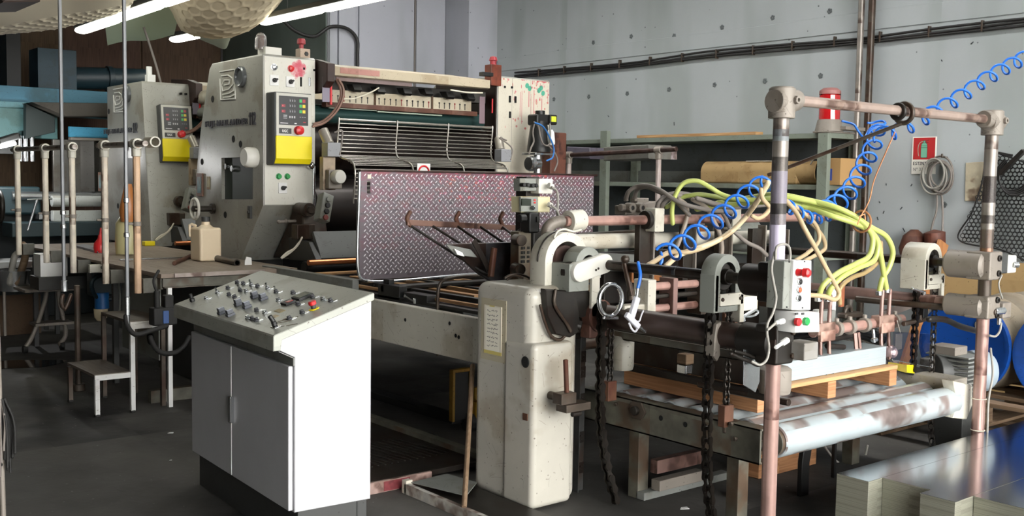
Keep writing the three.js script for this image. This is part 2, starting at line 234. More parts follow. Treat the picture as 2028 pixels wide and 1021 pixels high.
// ---------- insulation blankets slung under the roof ----------
const hexBump = (u, v) => { const sx = 1, sy = 1.732; let best = 9; for (const [ox, oy] of [[0, 0], [0.5, 0.866]]) { const x = u / sx - ox, y = v / sy - oy / sy, dx = (x - Math.round(x)) * sx, dy = (y - Math.round(y)) * sy; best = Math.min(best, Math.hypot(dx, dy)); } return best; };
const ridge = (u, v) => sm(0.36, 0.5, hexBump(u, v));
function sheet(P, nu, nv, thick = 0.02) {           // a soft sheet with two faces from P(s, t)
  const mk = (off) => { const p = [], idx = []; for (let j = 0; j <= nv; j++) for (let i = 0; i <= nu; i++) { const q = P(i / nu, j / nv, off); p.push(q[0], q[1], q[2]); } for (let j = 0; j < nv; j++) for (let i = 0; i < nu; i++) { const a = j * (nu + 1) + i, b = a + 1, c = a + nu + 1, d = c + 1; off ? idx.push(a, b, c, b, d, c) : idx.push(a, c, b, b, c, d); } const g = new THREE.BufferGeometry(); g.setAttribute('position', new THREE.Float32BufferAttribute(p, 3)); g.setIndex(idx); g.computeVertexNormals(); return g; };
  return [mk(0), mk(thick)];
}
const lerp3 = (a, b, t) => [a[0] + (b[0] - a[0]) * t, a[1] + (b[1] - a[1]) * t, a[2] + (b[2] - a[2]) * t];
const along3 = (pts) => { const c = new THREE.CatmullRomCurve3(pts.map(V), false, 'centripetal'); return (s) => c.getPoint(s).toArray(); };
const qB = along3([[3.927,3.315,-10.2],[4.026,3.162,-10.2],[4.116,3.015,-10.2],[4.296,2.969,-10.2],[4.561,2.98,-10.2],[4.807,3.075,-10.2],[5.031,3.241,-10.2],[5.215,3.459,-10.2]]), qT = along3([[3.194,3.142,-8.4],[3.351,3.242,-8.4],[3.499,3.323,-8.4],[3.65,3.364,-8.4],[3.803,3.386,-8.4],[3.983,3.39,-8.4],[4.144,3.35,-8.4],[4.343,3.248,-8.4]]);
solo('insulation_blanket', 'sagging brownish quilted blanket with a honeycomb pattern hanging between the lights', 'blanket', sheet((s, t, o) => { const p = lerp3(qB(s), qT(s), t); p[1] += o - 0.16 * Math.sin(Math.PI * t * 0.9) * Math.sin(Math.PI * s) - 0.01 * ridge(s * 9, t * 9); return p; }, 170, 130), mat('#c2b49a', { roughness: 0.8 }), qB(0));
const cB = along3([[2.047,2.66,-9.6],[2.316,2.743,-9.6],[2.554,2.787,-9.6],[2.8,2.842,-9.6],[2.969,2.902,-9.6],[3.142,2.964,-9.6],[3.364,3.05,-9.6]]), cT = along3([[1.367,2.704,-7.6],[1.657,2.765,-7.6],[1.901,2.834,-7.6],[2.124,2.896,-7.6],[2.355,2.96,-7.6],[2.561,3.022,-7.6],[2.811,3.091,-7.6]]);
solo('insulation_blanket', 'cream padded blanket hanging at the far left above the blue machine', 'blanket', sheet((s, t, o) => { const p = lerp3(cB(s), cT(s), t), k = ridge(s * 14, t * 12); p[1] += o - 0.05 * Math.sin(Math.PI * t) + (t < 0.4 ? -0.009 * k : 0) - 0.03 * Math.sin(s * 9) * t; return p; }, 160, 90), mat('#e6dcc6', { roughness: 0.8 }), cB(0));
const gB = along3([[3.729,2.921,-11.2],[3.974,2.98,-11.2],[4.188,3.031,-11.2],[4.435,3.092,-11.2]]), gT = along3([[3.166,3.081,-9.6],[3.411,3.176,-9.6],[3.64,3.271,-9.6],[3.901,3.395,-9.6]]);
solo('hanging_sheet', 'pale green plastic sheet hanging behind the first long light', 'sheet', sheet((s, t, o) => { const p = lerp3(gB(s), gT(s), t); p[1] += o * 0.4 - 0.05 * Math.sin(Math.PI * t) + 0.015 * Math.sin(s * 7 + t * 5); return p; }, 40, 30), mat('#b7c7ae', { roughness: 0.6 }), gB(0));
const hB = along3([[4.807,3.103,-11.4],[4.948,3.061,-11.4],[5.103,3.024,-11.4],[5.158,3.125,-11.4]]), hT = along3([[4.408,3.165,-10.4],[4.542,3.18,-10.4],[4.679,3.194,-10.4],[4.789,3.206,-10.4]]);
solo('hanging_sheet', 'small pale sheet corner hanging below the sagging quilted blanket', 'sheet', sheet((s, t, o) => { const p = lerp3(hB(s), hT(s), t); p[1] += o * 0.4; return p; }, 20, 12), mat('#c3c9b4', { roughness: 0.6 }), hB(0));
const dB = [[1.759,2.657,-7.8],[1.98,2.688,-7.8],[1.991,2.777,-7.8],[1.761,2.77,-7.8]];
solo('duct_corner', 'dark brown duct corner at the top left edge under the roof', 'duct', prism('xy', dB.map((p) => [p[0], p[1]]), -7.8, -7.2, { bevel: 0.01 }), mat('#4a3d38', { roughness: 0.7 }), dB[0]);

// ---------- printing units ----------
function textGeo(str, w, h, depth) { const g = new TextGeometry(str, { font, size: 1, depth: 0.2, curveSegments: 4, bevelEnabled: false }); g.computeBoundingBox(); const b = g.boundingBox; g.translate(-b.min.x, -b.min.y, 0).scale(w / (b.max.x - b.min.x), h / (b.max.y - b.min.y), depth / 0.2); return g; }
const inkStain = canvasTex(512, 1024, (c, w, h) => {
  c.fillStyle = '#c9c3b3'; c.fillRect(0, 0, w, h);
  for (let i = 0; i < 900; i++) { c.fillStyle = `rgba(${90 + rnd() * 60},${75 + rnd() * 50},${60 + rnd() * 40},${0.05 + 0.12 * rnd()})`; c.fillRect(rnd() * w, rnd() * h, 1 + rnd() * 5, 1 + rnd() * 16); }
  for (let i = 0; i < 90; i++) { const x = rnd() < 0.5 ? rnd() * w : w * (0.62 + 0.38 * rnd()), y = Math.pow(rnd(), 2.6) * h * 0.4; c.fillStyle = `rgba(${165 + rnd() * 30},${35 + rnd() * 30},${45 + rnd() * 30},${0.25 + 0.5 * rnd()})`; c.beginPath(); c.ellipse(x, y, 2 + rnd() * 9, 2 + rnd() * 14, 0, 0, 7); c.fill(); }
  for (const x of [0.42, 0.45, 0.58, 0.63, 0.68, 0.83, 0.95]) { c.fillStyle = `rgba(175,45,60,${0.35 + 0.3 * rnd()})`; c.fillRect(w * x, h * (0.05 + 0.1 * rnd()), 3 + 5 * rnd(), h * (0.12 + 0.22 * rnd())); }
  for (const [x, y] of [[0.55, 0.05], [0.6, 0.07], [0.78, 0.08], [0.82, 0.06], [0.86, 0.1]]) { c.fillStyle = 'rgba(35,150,120,0.75)'; c.beginPath(); c.ellipse(w * x, h * y, 18, 22, 0.3, 0, 7); c.fill(); }
  c.strokeStyle = 'rgba(40,35,30,0.6)'; c.lineWidth = 2; for (const x of [0.27, 0.62]) { c.beginPath(); c.moveTo(w * x, 0); c.lineTo(w * x, h); c.stroke(); }
});
const redStain = canvasTex(256, 512, (c, w, h) => {
  c.fillStyle = '#cdcbc0'; c.fillRect(0, 0, w, h);
  for (let i = 0; i < 500; i++) { c.fillStyle = `rgba(${95 + rnd() * 60},${85 + rnd() * 50},${70 + rnd() * 40},${0.04 + 0.1 * rnd()})`; c.fillRect(rnd() * w, rnd() * h, 1 + rnd() * 4, 1 + rnd() * 9); }
  for (let i = 0; i < 60; i++) { const a = rnd() * 6.28, q = Math.sqrt(rnd()); c.fillStyle = `rgba(195,60,80,${0.08 + 0.3 * rnd()})`; c.beginPath(); c.ellipse(w * (0.66 + 0.13 * q * Math.cos(a)), h * (0.07 + 0.05 * q * Math.sin(a)), 3 + rnd() * 11, 3 + rnd() * 11, 0, 0, 7); c.fill(); }
});
const panelPrint = canvasTex(256, 256, (c, w, h) => {
  c.fillStyle = '#2a2a2c'; c.fillRect(0, 0, w, h);
  const R = (x, y, a, b, s) => { c.fillStyle = s; c.fillRect(x * w, y * h, a * w, b * h); };
  for (const y of [0.12, 0.3, 0.49]) { for (const x of [0.36, 0.44, 0.52]) { R(x, y, 0.03, 0.07, '#8f8d90'); R(x - 0.01, y - 0.03, 0.02, 0.02, '#6a686b'); } R(0.69, y - 0.03, 0.09, 0.11, '#3fae5c'); R(0.8, y - 0.03, 0.1, 0.11, y < 0.2 ? '#a83a44' : '#e0c83a'); }
  for (const y of [0.29, 0.48]) { R(0.08, y, 0.13, 0.1, '#8e2b35'); R(0.1, y + 0.03, 0.04, 0.04, '#d05a60'); }
  for (const y of [0.66, 0.71, 0.76]) R(0.14, y, 0.13, 0.015, '#d8d8d8'); for (const x of [0.34, 0.42, 0.5]) R(x, 0.68, 0.05, 0.08, '#a9a7a9'); for (const x of [0.7, 0.78, 0.86]) R(x, 0.7, 0.05, 0.02, '#9a989a');
  R(0.04, 0.93, 0.26, 0.02, '#dedede'); R(0.52, 0.92, 0.08, 0.04, '#e8e8e8'); R(0.82, 0.87, 0.1, 0.03, '#b03038');
});
const mPanelPrint = mat('#ffffff', { map: panelPrint, roughness: 0.3 }), mInk = mat('#ffffff', { map: inkStain, roughness: 0.5 }), mRedStain = mat('#ffffff', { map: redStain, roughness: 0.4 });
const zf = -7.645, X0 = 3.73, X1 = 4.19;
const profile = [[zf, 2.535], [zf - 0.015, 2.55], [-8.6, 2.545], [-8.66, 2.5], [-8.84, 2.03], [-8.93, 1.705], [-9.01, 0.91], [-8.06, 0.91], [zf, 1.372]];
const press = thing('printing_unit', 'pale grey printing unit nearest the white console, with clear dome lamp and dark lettering', 'printing machine', [X0, 0, zf], 'printing units in a row');
{
  const P = press;
  const win = [[-8.43, 1.39], [-7.815, 1.405], [-7.81, 1.765], [-8.43, 1.76]];
  const fr = part(P, 'side_frame', prism('zy', profile, X0, X1, { bevel: 0.012, holes: [win], seg: 2 }), M.press);
  part(fr, 'recess_back', bx(X0 + 0.035, X0 + 0.06, 1.36, 1.8, -8.46, -7.78, 0), mat('#26302d', { roughness: 0.5 }));
  part(fr, 'front_plate', rectUV(bx(X0 + 0.01, X1 - 0.008, 1.378, 2.53, zf, zf + 0.006, 0.003), X0, X1, 1.378, 2.53), mRedStain);
  const g1 = [3.72,2.393,-8.016]; part(fr, 'round_gauge', turned([3.73, g1[1], g1[2]], [3.695, g1[1], g1[2]], [[0, 0], [0.085, 0], [0.085, 0.7], [0.075, 1], [0.066, 0.9], [0.064, 0.5], [0, 0.5]], 28), mat('#6b6e70', { roughness: 0.25, metalness: 0.4 }));
  // monogram: square outline round a curled stripe
  const L0 = [[3.727,2.463,-8.438],[3.727,2.463,-8.144],[3.727,2.226,-8.137],[3.727,2.232,-8.42]]; const lg = [];
  const lp = (u, v) => { const a = lerp3(L0[0], L0[1], u), b = lerp3(L0[3], L0[2], u); return lerp3(a, b, v); };
  for (const q of [[[0, 0], [1, 0], [1, 1], [0, 1], [0, 0.25]], [[0.1, 0.16], [0.55, 0.16], [0.85, 0.3], [0.88, 0.5], [0.6, 0.65], [0.15, 0.7], [0.1, 0.5], [0.3, 0.32], [0.65, 0.34], [0.6, 0.48], [0.28, 0.5]], [[0.14, 0.82], [0.6, 0.8], [0.9, 0.72], [0.93, 0.55]], [[0.18, 0.93], [0.7, 0.92], [0.95, 0.86]]]) for (let i = 1; i < q.length; i++) lg.push(bar(lp(...q[i - 1]), lp(...q[i]), 0.008, 0.008, 0));
  part(fr, 'monogram', lg, mat('#d6d6d0', { roughness: 0.4 }));
  part(fr, 'lettering', [textGeo('FUJI-MAILANDER', 0.83, 0.062, 0.008).rotateY(-Math.PI / 2).translate(X0, 2.0, -8.735), textGeo('112', 0.12, 0.1, 0.008).rotateY(-Math.PI / 2).translate(X0, 2.005, -7.885)], mat('#4a484d', { roughness: 0.3, metalness: 0.4 }));
  for (const p of [[3.729,1.901,-8.182],[3.729,1.857,-8.049],[3.729,1.275,-8.346],[3.729,1.718,-8.817],[3.729,2.245,-8.588]]) part(fr, 'hole', rod([X0 + 0.02, p[1], p[2]], [X0 - 0.003, p[1], p[2]], 0.028, { c: 0.002 }), M.hole);
  const kb = [3.73,1.746,-7.777]; part(fr, 'round_cap', turned([X0, kb[1], kb[2]], [X0 - 0.1, kb[1], kb[2]], [[0, 0], [0.075, 0], [0.08, 0.1], [0.08, 0.75], [0.066, 1], [0, 1]], 28), M.creamClean);
  for (const p of [[3.83,1.655,-8.507],[3.83,1.676,-8.377],[3.83,1.659,-8.25],[3.83,1.56,-8.599]]) part(fr, 'adjusting_knob', [rod(p, [p[0] - 0.08, p[1], p[2]], 0.01), rod([p[0] - 0.06, p[1], p[2]], [p[0] - 0.09, p[1], p[2]], 0.026)], M.alu);
  const hw = [3.73,1.319,-8.571], hx = X0 - 0.17; const wh = part(fr, 'handwheel', torus([hx, hw[1], hw[2]], 0.085, 0.013, 'x'), M.creamClean);
  part(wh, 'spoke', [[0, 1], [1, 0]].map(([a, b]) => bar([hx, hw[1] - 0.08 * a, hw[2] - 0.08 * b], [hx, hw[1] + 0.08 * a, hw[2] + 0.08 * b], 0.016, 0.01)), M.creamClean); part(wh, 'hub', [rod([hx - 0.02, hw[1], hw[2]], [X0, hw[1], hw[2]], 0.026), rod([X0 - 0.03, hw[1], hw[2]], [X0, hw[1], hw[2]], 0.045)], M.shaft);
  const pf = [3.73,1.517,-8.844]; const pict = part(fr, 'framed_notice', bx(X0 - 0.015, X0, pf[1] - 0.1, pf[1] + 0.1, pf[2] - 0.07, pf[2] + 0.06, 0.004), mat('#6b4a3a', { roughness: 0.5 }));
  part(pict, 'print', bx(X0 - 0.018, X0 - 0.013, pf[1] - 0.07, pf[1] + 0.07, pf[2] - 0.04, pf[2] + 0.035, 0), mat('#7fa7b4', { roughness: 0.3, map: tSteel }));
  const sp = [3.73,1.536,-8.683]; part(fr, 'small_plate', bx(X0 - 0.006, X0, sp[1] - 0.055, sp[1] + 0.055, sp[2] - 0.03, sp[2] + 0.03, 0.002), mat('#b9b390', { roughness: 0.5, map: tSteel }));
  const sw = [3.73,1.312,-7.861]; part(fr, 'side_switch', [bx(X0 - 0.02, X0, sw[1] - 0.05, sw[1] + 0.05, sw[2] - 0.025, sw[2] + 0.025, 0.003), rod([X0 - 0.03, sw[1], sw[2]], [X0, sw[1], sw[2]], 0.014)], M.darkGrey);
  // front face controls
  const btn = (p, r, m, n = 'push_button') => { const b = part(fr, n, turned([p[0], p[1], zf], [p[0], p[1], zf + 0.03], [[0, 0], [r * 1.35, 0], [r * 1.35, 0.3], [r, 0.35], [r, 0.95], [r * 0.9, 1], [0, 1]], 18), m); return b; };
  btn([3.822,2.45,-7.645], 0.02, M.alu); btn([3.965,2.45,-7.645], 0.02, M.red); btn([3.86,1.601,-7.645], 0.018, M.green); btn([3.934,1.602,-7.645], 0.018, M.green);
  for (const p of [[3.822,2.349,-7.645],[3.961,2.347,-7.645],[3.895,1.51,-7.645]]) { const s = part(fr, 'rotary_switch', bx(p[0] - 0.038, p[0] + 0.038, p[1] - 0.042, p[1] + 0.042, zf, zf + 0.012, 0.004), M.white); part(s, 'knob', [rod([p[0], p[1], zf + 0.01], [p[0], p[1], zf + 0.03], 0.018), bar([p[0] - 0.012, p[1] - 0.012, zf + 0.035], [p[0] + 0.016, p[1] + 0.012, zf + 0.04], 0.012, 0.02)], M.black); }
  for (const p of [[4.056,2.353,-7.641],[4.083,2.459,-7.641],[4.173,2.454,-7.641]]) part(fr, 'slot', bc(p, 0.018, p[1] > 2.4 ? 0.018 : 0.075, 0.006, 0.002), M.hole);
  part(fr, 'latch', bc([4.13,2.358,-7.637], 0.016, 0.07, 0.01, 0.003), M.alu);
  // control box
  const bxL = 3.755, bxR = 4.075, zb = -7.5;
  const cb = part(P, 'control_box', prism('zy', [[zf, 2.25], [zb, 2.25], [zb, 1.735], [zb - 0.03, 1.69], [zf, 1.69]], bxL, bxR, { bevel: 0.006 }), mat('#4b4c4c', { roughness: 0.5 }));
  part(cb, 'face_plate', bx(bxL + 0.012, bxR - 0.003, 1.915, 2.245, zb - 0.002, zb + 0.007, 0.004), M.pressBox);
  part(cb, 'indicator_panel', rectUV(bx(3.79, 4.04, 2.0, 2.222, zb + 0.005, zb + 0.011, 0.002), 3.79, 4.04, 2.0, 2.222), mPanelPrint);
  part(cb, 'lower_cover', prism('zy', [[zb - 0.01, 1.915], [zb + 0.012, 1.915], [zb + 0.012, 1.74], [zb - 0.02, 1.7], [zb - 0.04, 1.7]], bxL + 0.008, bxR, { bevel: 0.004 }), M.yellow);
  const es = [3.95,1.961,-7.49]; part(cb, 'emergency_button', turned([es[0], es[1], zb + 0.005], [es[0], es[1], zb + 0.06], [[0, 0], [0.034, 0], [0.034, 0.2], [0.02, 0.25], [0.02, 0.5], [0.034, 0.6], [0.034, 0.85], [0.02, 1], [0, 1]], 22), M.red);
  const nl = [3.843,1.953,-7.492]; const np = part(cb, 'name_plate', bc(nl, 0.105, 0.042, 0.006, 0.002), M.darkGrey); part(np, 'plate_letters', textGeo('UGC', 0.05, 0.022, 0.003).translate(nl[0] - 0.028, nl[1] - 0.011, nl[2] + 0.002), M.white);
  // dome lamp and mushroom button on top
  const d0 = [3.82, 2.55, -8.0]; const ld = part(P, 'lamp_box', bx(3.79, 3.93, 2.545, 2.615, -7.86, -7.72, 0.004), M.creamClean);
  part(ld, 'glass_dome', turned([3.79, 2.6, -7.8], [3.79, 2.73, -7.8], [[0, 0], [0.045, 0], [0.045, 0.6], [0.036, 0.85], [0.018, 0.97], [0, 1]], 22), mat('#d8d2cf', { phys: true, roughness: 0.08, transmission: 0.8, thickness: 0.02, ior: 1.45 })); part(ld, 'lamp_core', rod([3.79, 2.6, -7.8], [3.79, 2.7, -7.8], 0.018), M.rust);
  const mb = part(P, 'button_box', bx(4.06, 4.15, 2.545, 2.62, -7.74, -7.66, 0.004), mat('#b59f8c', { map: tPaint, roughness: 0.5 })); part(mb, 'mushroom_button', turned([4.09, 2.62, -7.7], [4.09, 2.7, -7.7], [[0, 0], [0.018, 0], [0.018, 0.4], [0.034, 0.5], [0.034, 0.8], [0.028, 1], [0, 1]], 18), mat('#a03a40', { roughness: 0.5 })); part(mb, 'hole', rod([4.115, 2.58, -7.67], [4.115, 2.58, -7.655], 0.018), M.black);
  // far frame with ink runs
  const ff = part(P, 'far_frame', prism('zy', profile.map(([a, b]) => [a, b]), 6.05, 6.69, { bevel: 0.012, seg: 2 }), M.press, { label: 'far frame streaked with red and green ink' });
  part(ff, 'front_plate', rectUV(bx(6.06, 6.68, 1.378, 2.535, zf, zf + 0.008, 0.004), 6.05, 6.69, 1.38, 2.54), mInk);
  for (const p of [[6.132,2.452,-7.632],[6.216,2.453,-7.632],[6.194,2.345,-7.632],[6.26,2.345,-7.632],[6.197,2.202,-7.632]]) part(ff, 'slot', bc(p, 0.02, p[1] > 2.4 ? 0.02 : 0.06, 0.01, 0.002), M.hole);
  part(ff, 'inner_lining', bx(6.038, 6.052, 1.4, 2.52, -8.6, zf - 0.005, 0), mat('#2a1712', { roughness: 0.4, map: tSteel }));
  const rb = part(P, 'red_button_post', bx(5.93, 6.05, 2.45, 2.64, -7.68, -7.58, 0.006), mat('#8a4632', { roughness: 0.4, map: tSteel })); part(rb, 'mushroom_button', turned([5.99, 2.63, -7.63], [5.99, 2.72, -7.63], [[0, 0], [0.03, 0], [0.03, 0.5], [0.04, 0.55], [0.03, 0.9], [0, 1]], 16), mat('#9a3038', { roughness: 0.4 }));
  part(P, 'black_clip', bc([5.85,2.54,-7.55], 0.12, 0.035, 0.06, 0.004), M.black);
  // base under the frames and the crossing beam
  part(P, 'base_frame', bx(3.76, 4.16, 0, 0.92, -8.95, -8.15, 0.01), M.darkGrey); part(P, 'base_frame', bx(6.07, 6.67, 0, 0.92, -8.95, -8.15, 0.01), M.darkGrey);
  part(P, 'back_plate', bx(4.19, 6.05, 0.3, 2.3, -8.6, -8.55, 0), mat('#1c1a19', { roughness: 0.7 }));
  // ink fountain
  const hd = part(P, 'fountain_hood', prism('zy', [[-7.5, 2.485], [-7.5, 2.415], [-7.53, 2.405], [-8.05, 2.47], [-8.1, 2.5], [-8.1, 2.57]], 4.27, 5.86, { bevel: 0.006 }), mat('#c2b59d', { map: tPaint, roughness: 0.4 }));
  part(hd, 'red_smear', [bx(4.33, 4.7, 2.432, 2.478, -7.5, -7.497, 0.001)], mat('#c08a80', { map: tPaint, roughness: 0.4 }));
  part(hd, 'end_bracket', prism('zy', [[-7.48, 2.5], [-7.48, 2.36], [-7.6, 2.28], [-8.1, 2.28], [-8.1, 2.58], [-7.7, 2.55]], 4.2, 4.275, { bevel: 0.006 }), mat('#38211c', { roughness: 0.5, map: tSteel }));
  part(hd, 'lower_strip', bx(4.32, 5.05, 2.375, 2.412, -7.56, -7.54, 0.003), mat('#8e7a78', { map: tPaint, roughness: 0.5 }));
  const kr = part(P, 'ink_key_row', bx(4.27, 5.74, 2.205, 2.31, -7.66, -7.62, 0.003), mat('#c9bfa8', { map: tPaint, roughness: 0.5 }));
  for (const x of [4.72, 5.3]) part(kr, 'divider', bx(x, x + 0.02, 2.2, 2.315, -7.625, -7.612, 0.002), M.brown);
  for (let i = 0; i < 25; i++) { const x = 4.32 + i * 0.056; if (Math.abs(x - 4.73) < 0.025 || Math.abs(x - 5.31) < 0.025) continue; part(kr, 'ink_key', [bx(x, x + 0.006, 2.215, 2.26, -7.622, -7.616, 0), rod([x + 0.003, 2.262, -7.625], [x + 0.003, 2.262, -7.614], 0.008, { seg: 8 })], i % 5 === 2 ? mat('#8d2f2f', { roughness: 0.5 }) : M.black); }
  part(P, 'fountain_back', bx(4.22, 6.0, 2.3, 2.4, -7.9, -7.75, 0), mat('#3a3733', { roughness: 0.6 }));
  part(P, 'fountain_ledge', [bx(4.25, 5.78, 2.165, 2.205, -7.66, -7.58, 0.004)], mat('#7b5a4c', { map: tSteel, roughness: 0.5 }));
  for (const p of [[4.522,2.326,-7.6],[4.75,2.324,-7.6],[5.012,2.328,-7.6],[5.23,2.338,-7.6],[5.46,2.326,-7.6],[5.687,2.322,-7.6]]) part(P, 'fountain_lever', prism('zy', [[-7.56, p[1] + 0.035], [-7.53, p[1] - 0.012], [-7.55, p[1] - 0.03], [-7.62, p[1] - 0.01], [-7.66, p[1] + 0.04]], p[0] - 0.045, p[0] + 0.035, { bevel: 0.004 }), M.black);
  const lav = mat('#a79fb0', { phys: true, roughness: 0.15, transmission: 0.35, thickness: 0 });
  part(P, 'splash_plate', bx(4.2, 4.27, 2.2, 2.4, -7.56, -7.55, 0.002), lav); part(P, 'splash_plate', bx(5.78, 5.84, 2.1, 2.34, -7.56, -7.55, 0.002), mat('#7d6a70', { roughness: 0.2 }));
  part(P, 'red_rod', [rod([4.275, 2.18, -7.55], [4.275, 2.42, -7.55], 0.011), rod([5.93, 2.2, -7.56], [5.93, 2.33, -7.56], 0.007)], M.red);
  part(P, 'guard_roller', rod([4.2, 2.12, -7.76], [5.95, 2.13, -7.76], 0.075, { seg: 36 }), mat('#2f4a48', { roughness: 0.2, metalness: 0.3 }));
  part(P, 'white_strip', [bx(4.3, 4.75, 2.158, 2.166, -7.64, -7.62, 0.001), bx(4.76, 5.42, 2.15, 2.16, -7.64, -7.62, 0.001)], mat('#b9c6b4', { roughness: 0.3 }));
  part(P, 'ink_hose', [tube([[4.3,2.378,-7.5],[4.332,2.324,-7.5],[4.342,2.272,-7.5],[4.319,2.19,-7.5],[4.269,2.119,-7.5],[4.178,2.043,-7.5],[4.097,2.015,-7.5]], 0.013), tube([[4.307,2.377,-7.48],[4.344,2.323,-7.48],[4.349,2.264,-7.48],[4.321,2.178,-7.48],[4.266,2.103,-7.48],[4.167,2.026,-7.48],[4.077,1.998,-7.48]], 0.011)], mat('#7d5f52', { roughness: 0.4 }));
  part(P, 'loose_wire', [tube([[4.39,2.233,-7.55],[4.484,2.243,-7.55],[4.588,2.278,-7.55],[4.675,2.317,-7.55],[4.724,2.345,-7.55]], 0.006), tube([[5.44,2.373,-7.52],[5.615,2.363,-7.52],[5.784,2.369,-7.52]], 0.007)], M.paper);
  // wire guard: upright panel, sloped panel, lower panel
  const gm = mat('#a8a49c', { roughness: 0.25, metalness: 0.7 }), G = part(P, 'wire_guard', rod([4.27, 2.06, -7.42], [5.83, 2.06, -7.42], 0.01), gm), row = (y, z, x0 = 4.27, x1 = 5.83) => part(G, 'guard_bar', rod([x0, y, z], [x1, y, z], 0.0052, { seg: 8, c: 0.001 }), gm);
  for (let i = 1; i <= 9; i++) row(2.06 - i * 0.0315, -7.42);
  for (let i = 0; i < 5; i++) row(1.765 - i * 0.013, -7.4 + i * 0.03, 4.27 + i * 0.008, 5.83 + i * 0.008);
  for (let i = 0; i < 9; i++) row(1.7 - i * 0.033, -7.26, 4.32, 5.88);
  for (const x of [4.27, 4.82, 5.34, 5.82]) { part(G, 'guard_rib', tube([[x, 2.07, -7.41], [x, 1.78, -7.41], [x + 0.04, 1.705, -7.25], [x + 0.04, 1.4, -7.25]], 0.008, 40), gm); }
  const nsg = [4.969,1.645,-7.24]; const sg = part(G, 'round_sign', bc(nsg, 0.13, 0.16, 0.006, 0.002), M.white); part(sg, 'sign_ring', torus([nsg[0], nsg[1] + 0.01, nsg[2] + 0.003], 0.05, 0.008, 'z'), M.red);
  // switches at the ends of the guard
  for (const [x, s] of [[4.14, 1], [5.86, -1]]) { const q = part(P, 'guard_switch', bx(x - 0.055, x + 0.06, 1.76, 1.87, -7.36, -7.26, 0.006), mat('#8f9094', { map: tPaint, roughness: 0.5 })); part(q, 'switch_head', rod([x, 1.86, -7.34], [x - 0.02 * s, 1.97, -7.4], 0.04), mat('#a29c92', { roughness: 0.35, metalness: 0.4 })); part(q, 'cable_loop', tube([[x + 0.03, 1.95, -7.3], [x + 0.07 * s + 0.02, 1.97, -7.3], [x + 0.08, 1.88, -7.28], [x + 0.05, 1.78, -7.26]], 0.007), M.hoseGrey); }
  const vp = part(P, 'valve_plate', bx(4.09, 4.2, 1.5, 1.76, -7.4, -7.34, 0.006), mat('#b8a48c', { map: tPole, roughness: 0.5 })); const vk = [4.166,1.604,-7.27]; part(vp, 'valve_body', bc([vk[0], vk[1] - 0.02, -7.31], 0.12, 0.15, 0.06, 0.008), M.clamp); part(vp, 'valve_knob', turned([vk[0], vk[1], -7.28], [vk[0], vk[1], -7.2], [[0, 0], [0.05, 0], [0.056, 0.2], [0.056, 0.8], [0.048, 1], [0, 1]]), M.pressBox);
  const pc = [4.017,1.363,-7.2]; const pb = part(P, 'push_button_box', place(new RoundedBoxGeometry(0.095, 0.22, 0.09, 2, 0.008), { rx: -0.25, rz: -0.33, at: pc }), M.greyGreen);
  [0.066, 0.022, -0.024, -0.07].forEach((d, i) => { const c = [pc[0] + d * 0.33 - 0.0, pc[1] + d, pc[2] + 0.045 - d * 0.25]; part(pb, 'push_button', rod(c, [c[0], c[1] + 0.004, c[2] + 0.02], 0.021), i === 3 ? mat('#7d3a34', { roughness: 0.5 }) : i === 0 ? M.greyGreen : M.black); });
  part(P, 'chrome_rod', [rod([4.14, 1.25, -7.58], [4.14, 1.69, -7.58], 0.014), ball([4.12, 1.69, -7.59], 0.032)], M.chrome);
  part(P, 'lower_bracket', [prism('zy', [[-7.64, 1.35], [-7.5, 1.3], [-7.45, 1.1], [-7.7, 0.95], [-8.0, 0.93], [-7.75, 1.2]], 3.99, 4.2, { bevel: 0.008 })], M.oily);
  const lk = [4.027,1.342,-7.5]; part(P, 'cross_shaft', [rod([lk[0], lk[1], -7.62], [lk[0], lk[1], -7.44], 0.055), rod([lk[0], lk[1], -7.45], [lk[0], lk[1], -7.41], 0.03), bc([lk[0] - 0.05, lk[1] - 0.17, -7.45], 0.16, 0.12, 0.1, 0.008)], M.oily);
  part(P, 'locking_lever', [rod([3.816,1.247,-7.55], [3.965,1.253,-7.55], 0.012), ball([3.816,1.247,-7.55], 0.016), ball([3.877,1.25,-7.55], 0.018)], M.clamp);
  part(P, 'tie_rope', [tube([[3.938,1.129,-7.4],[3.903,1.071,-7.4],[3.851,1.025,-7.4],[3.8,0.992,-7.4],[3.757,0.97,-7.4],[3.808,1.015,-7.4],[3.869,1.044,-7.4],[3.912,1.09,-7.4]], 0.008)], M.paper);
  part(P, 'impression_drum', rod([4.19, 1.34, -7.85], [6.04, 1.34, -7.85], 0.25, { seg: 48 }), mat('#35302e', { roughness: 0.3, metalness: 0.5 }));
  part(P, 'upper_drum', rod([4.19, 1.86, -7.95], [6.04, 1.86, -7.95], 0.24, { seg: 48 }), mat('#2b2423', { roughness: 0.35, metalness: 0.4, map: tSteel }));
  part(P, 'delivery_tray', prism('zy', [[-7.3, 1.18], [-7.2, 1.03], [-7.18, 0.98], [-7.22, 0.98], [-7.33, 1.17]], 3.98, 5.9, { bevel: 0.003 }), mat('#5c5f5c', { map: tPaint, roughness: 0.45 }));
  part(P, 'tray_side', prism('zy', [[-7.6, 1.12], [-7.28, 1.1], [-7.15, 0.96], [-7.6, 0.94]], 3.93, 3.98, { bevel: 0.003 }), M.darkGrey);
  part(P, 'copper_roller', rod([3.84, 0.955, -7.12], [5.9, 0.965, -7.12], 0.022), M.copper);
  part(P, 'nip_roller', rod([3.9, 0.9, -7.3], [5.9, 0.9, -7.3], 0.05), M.black);
}
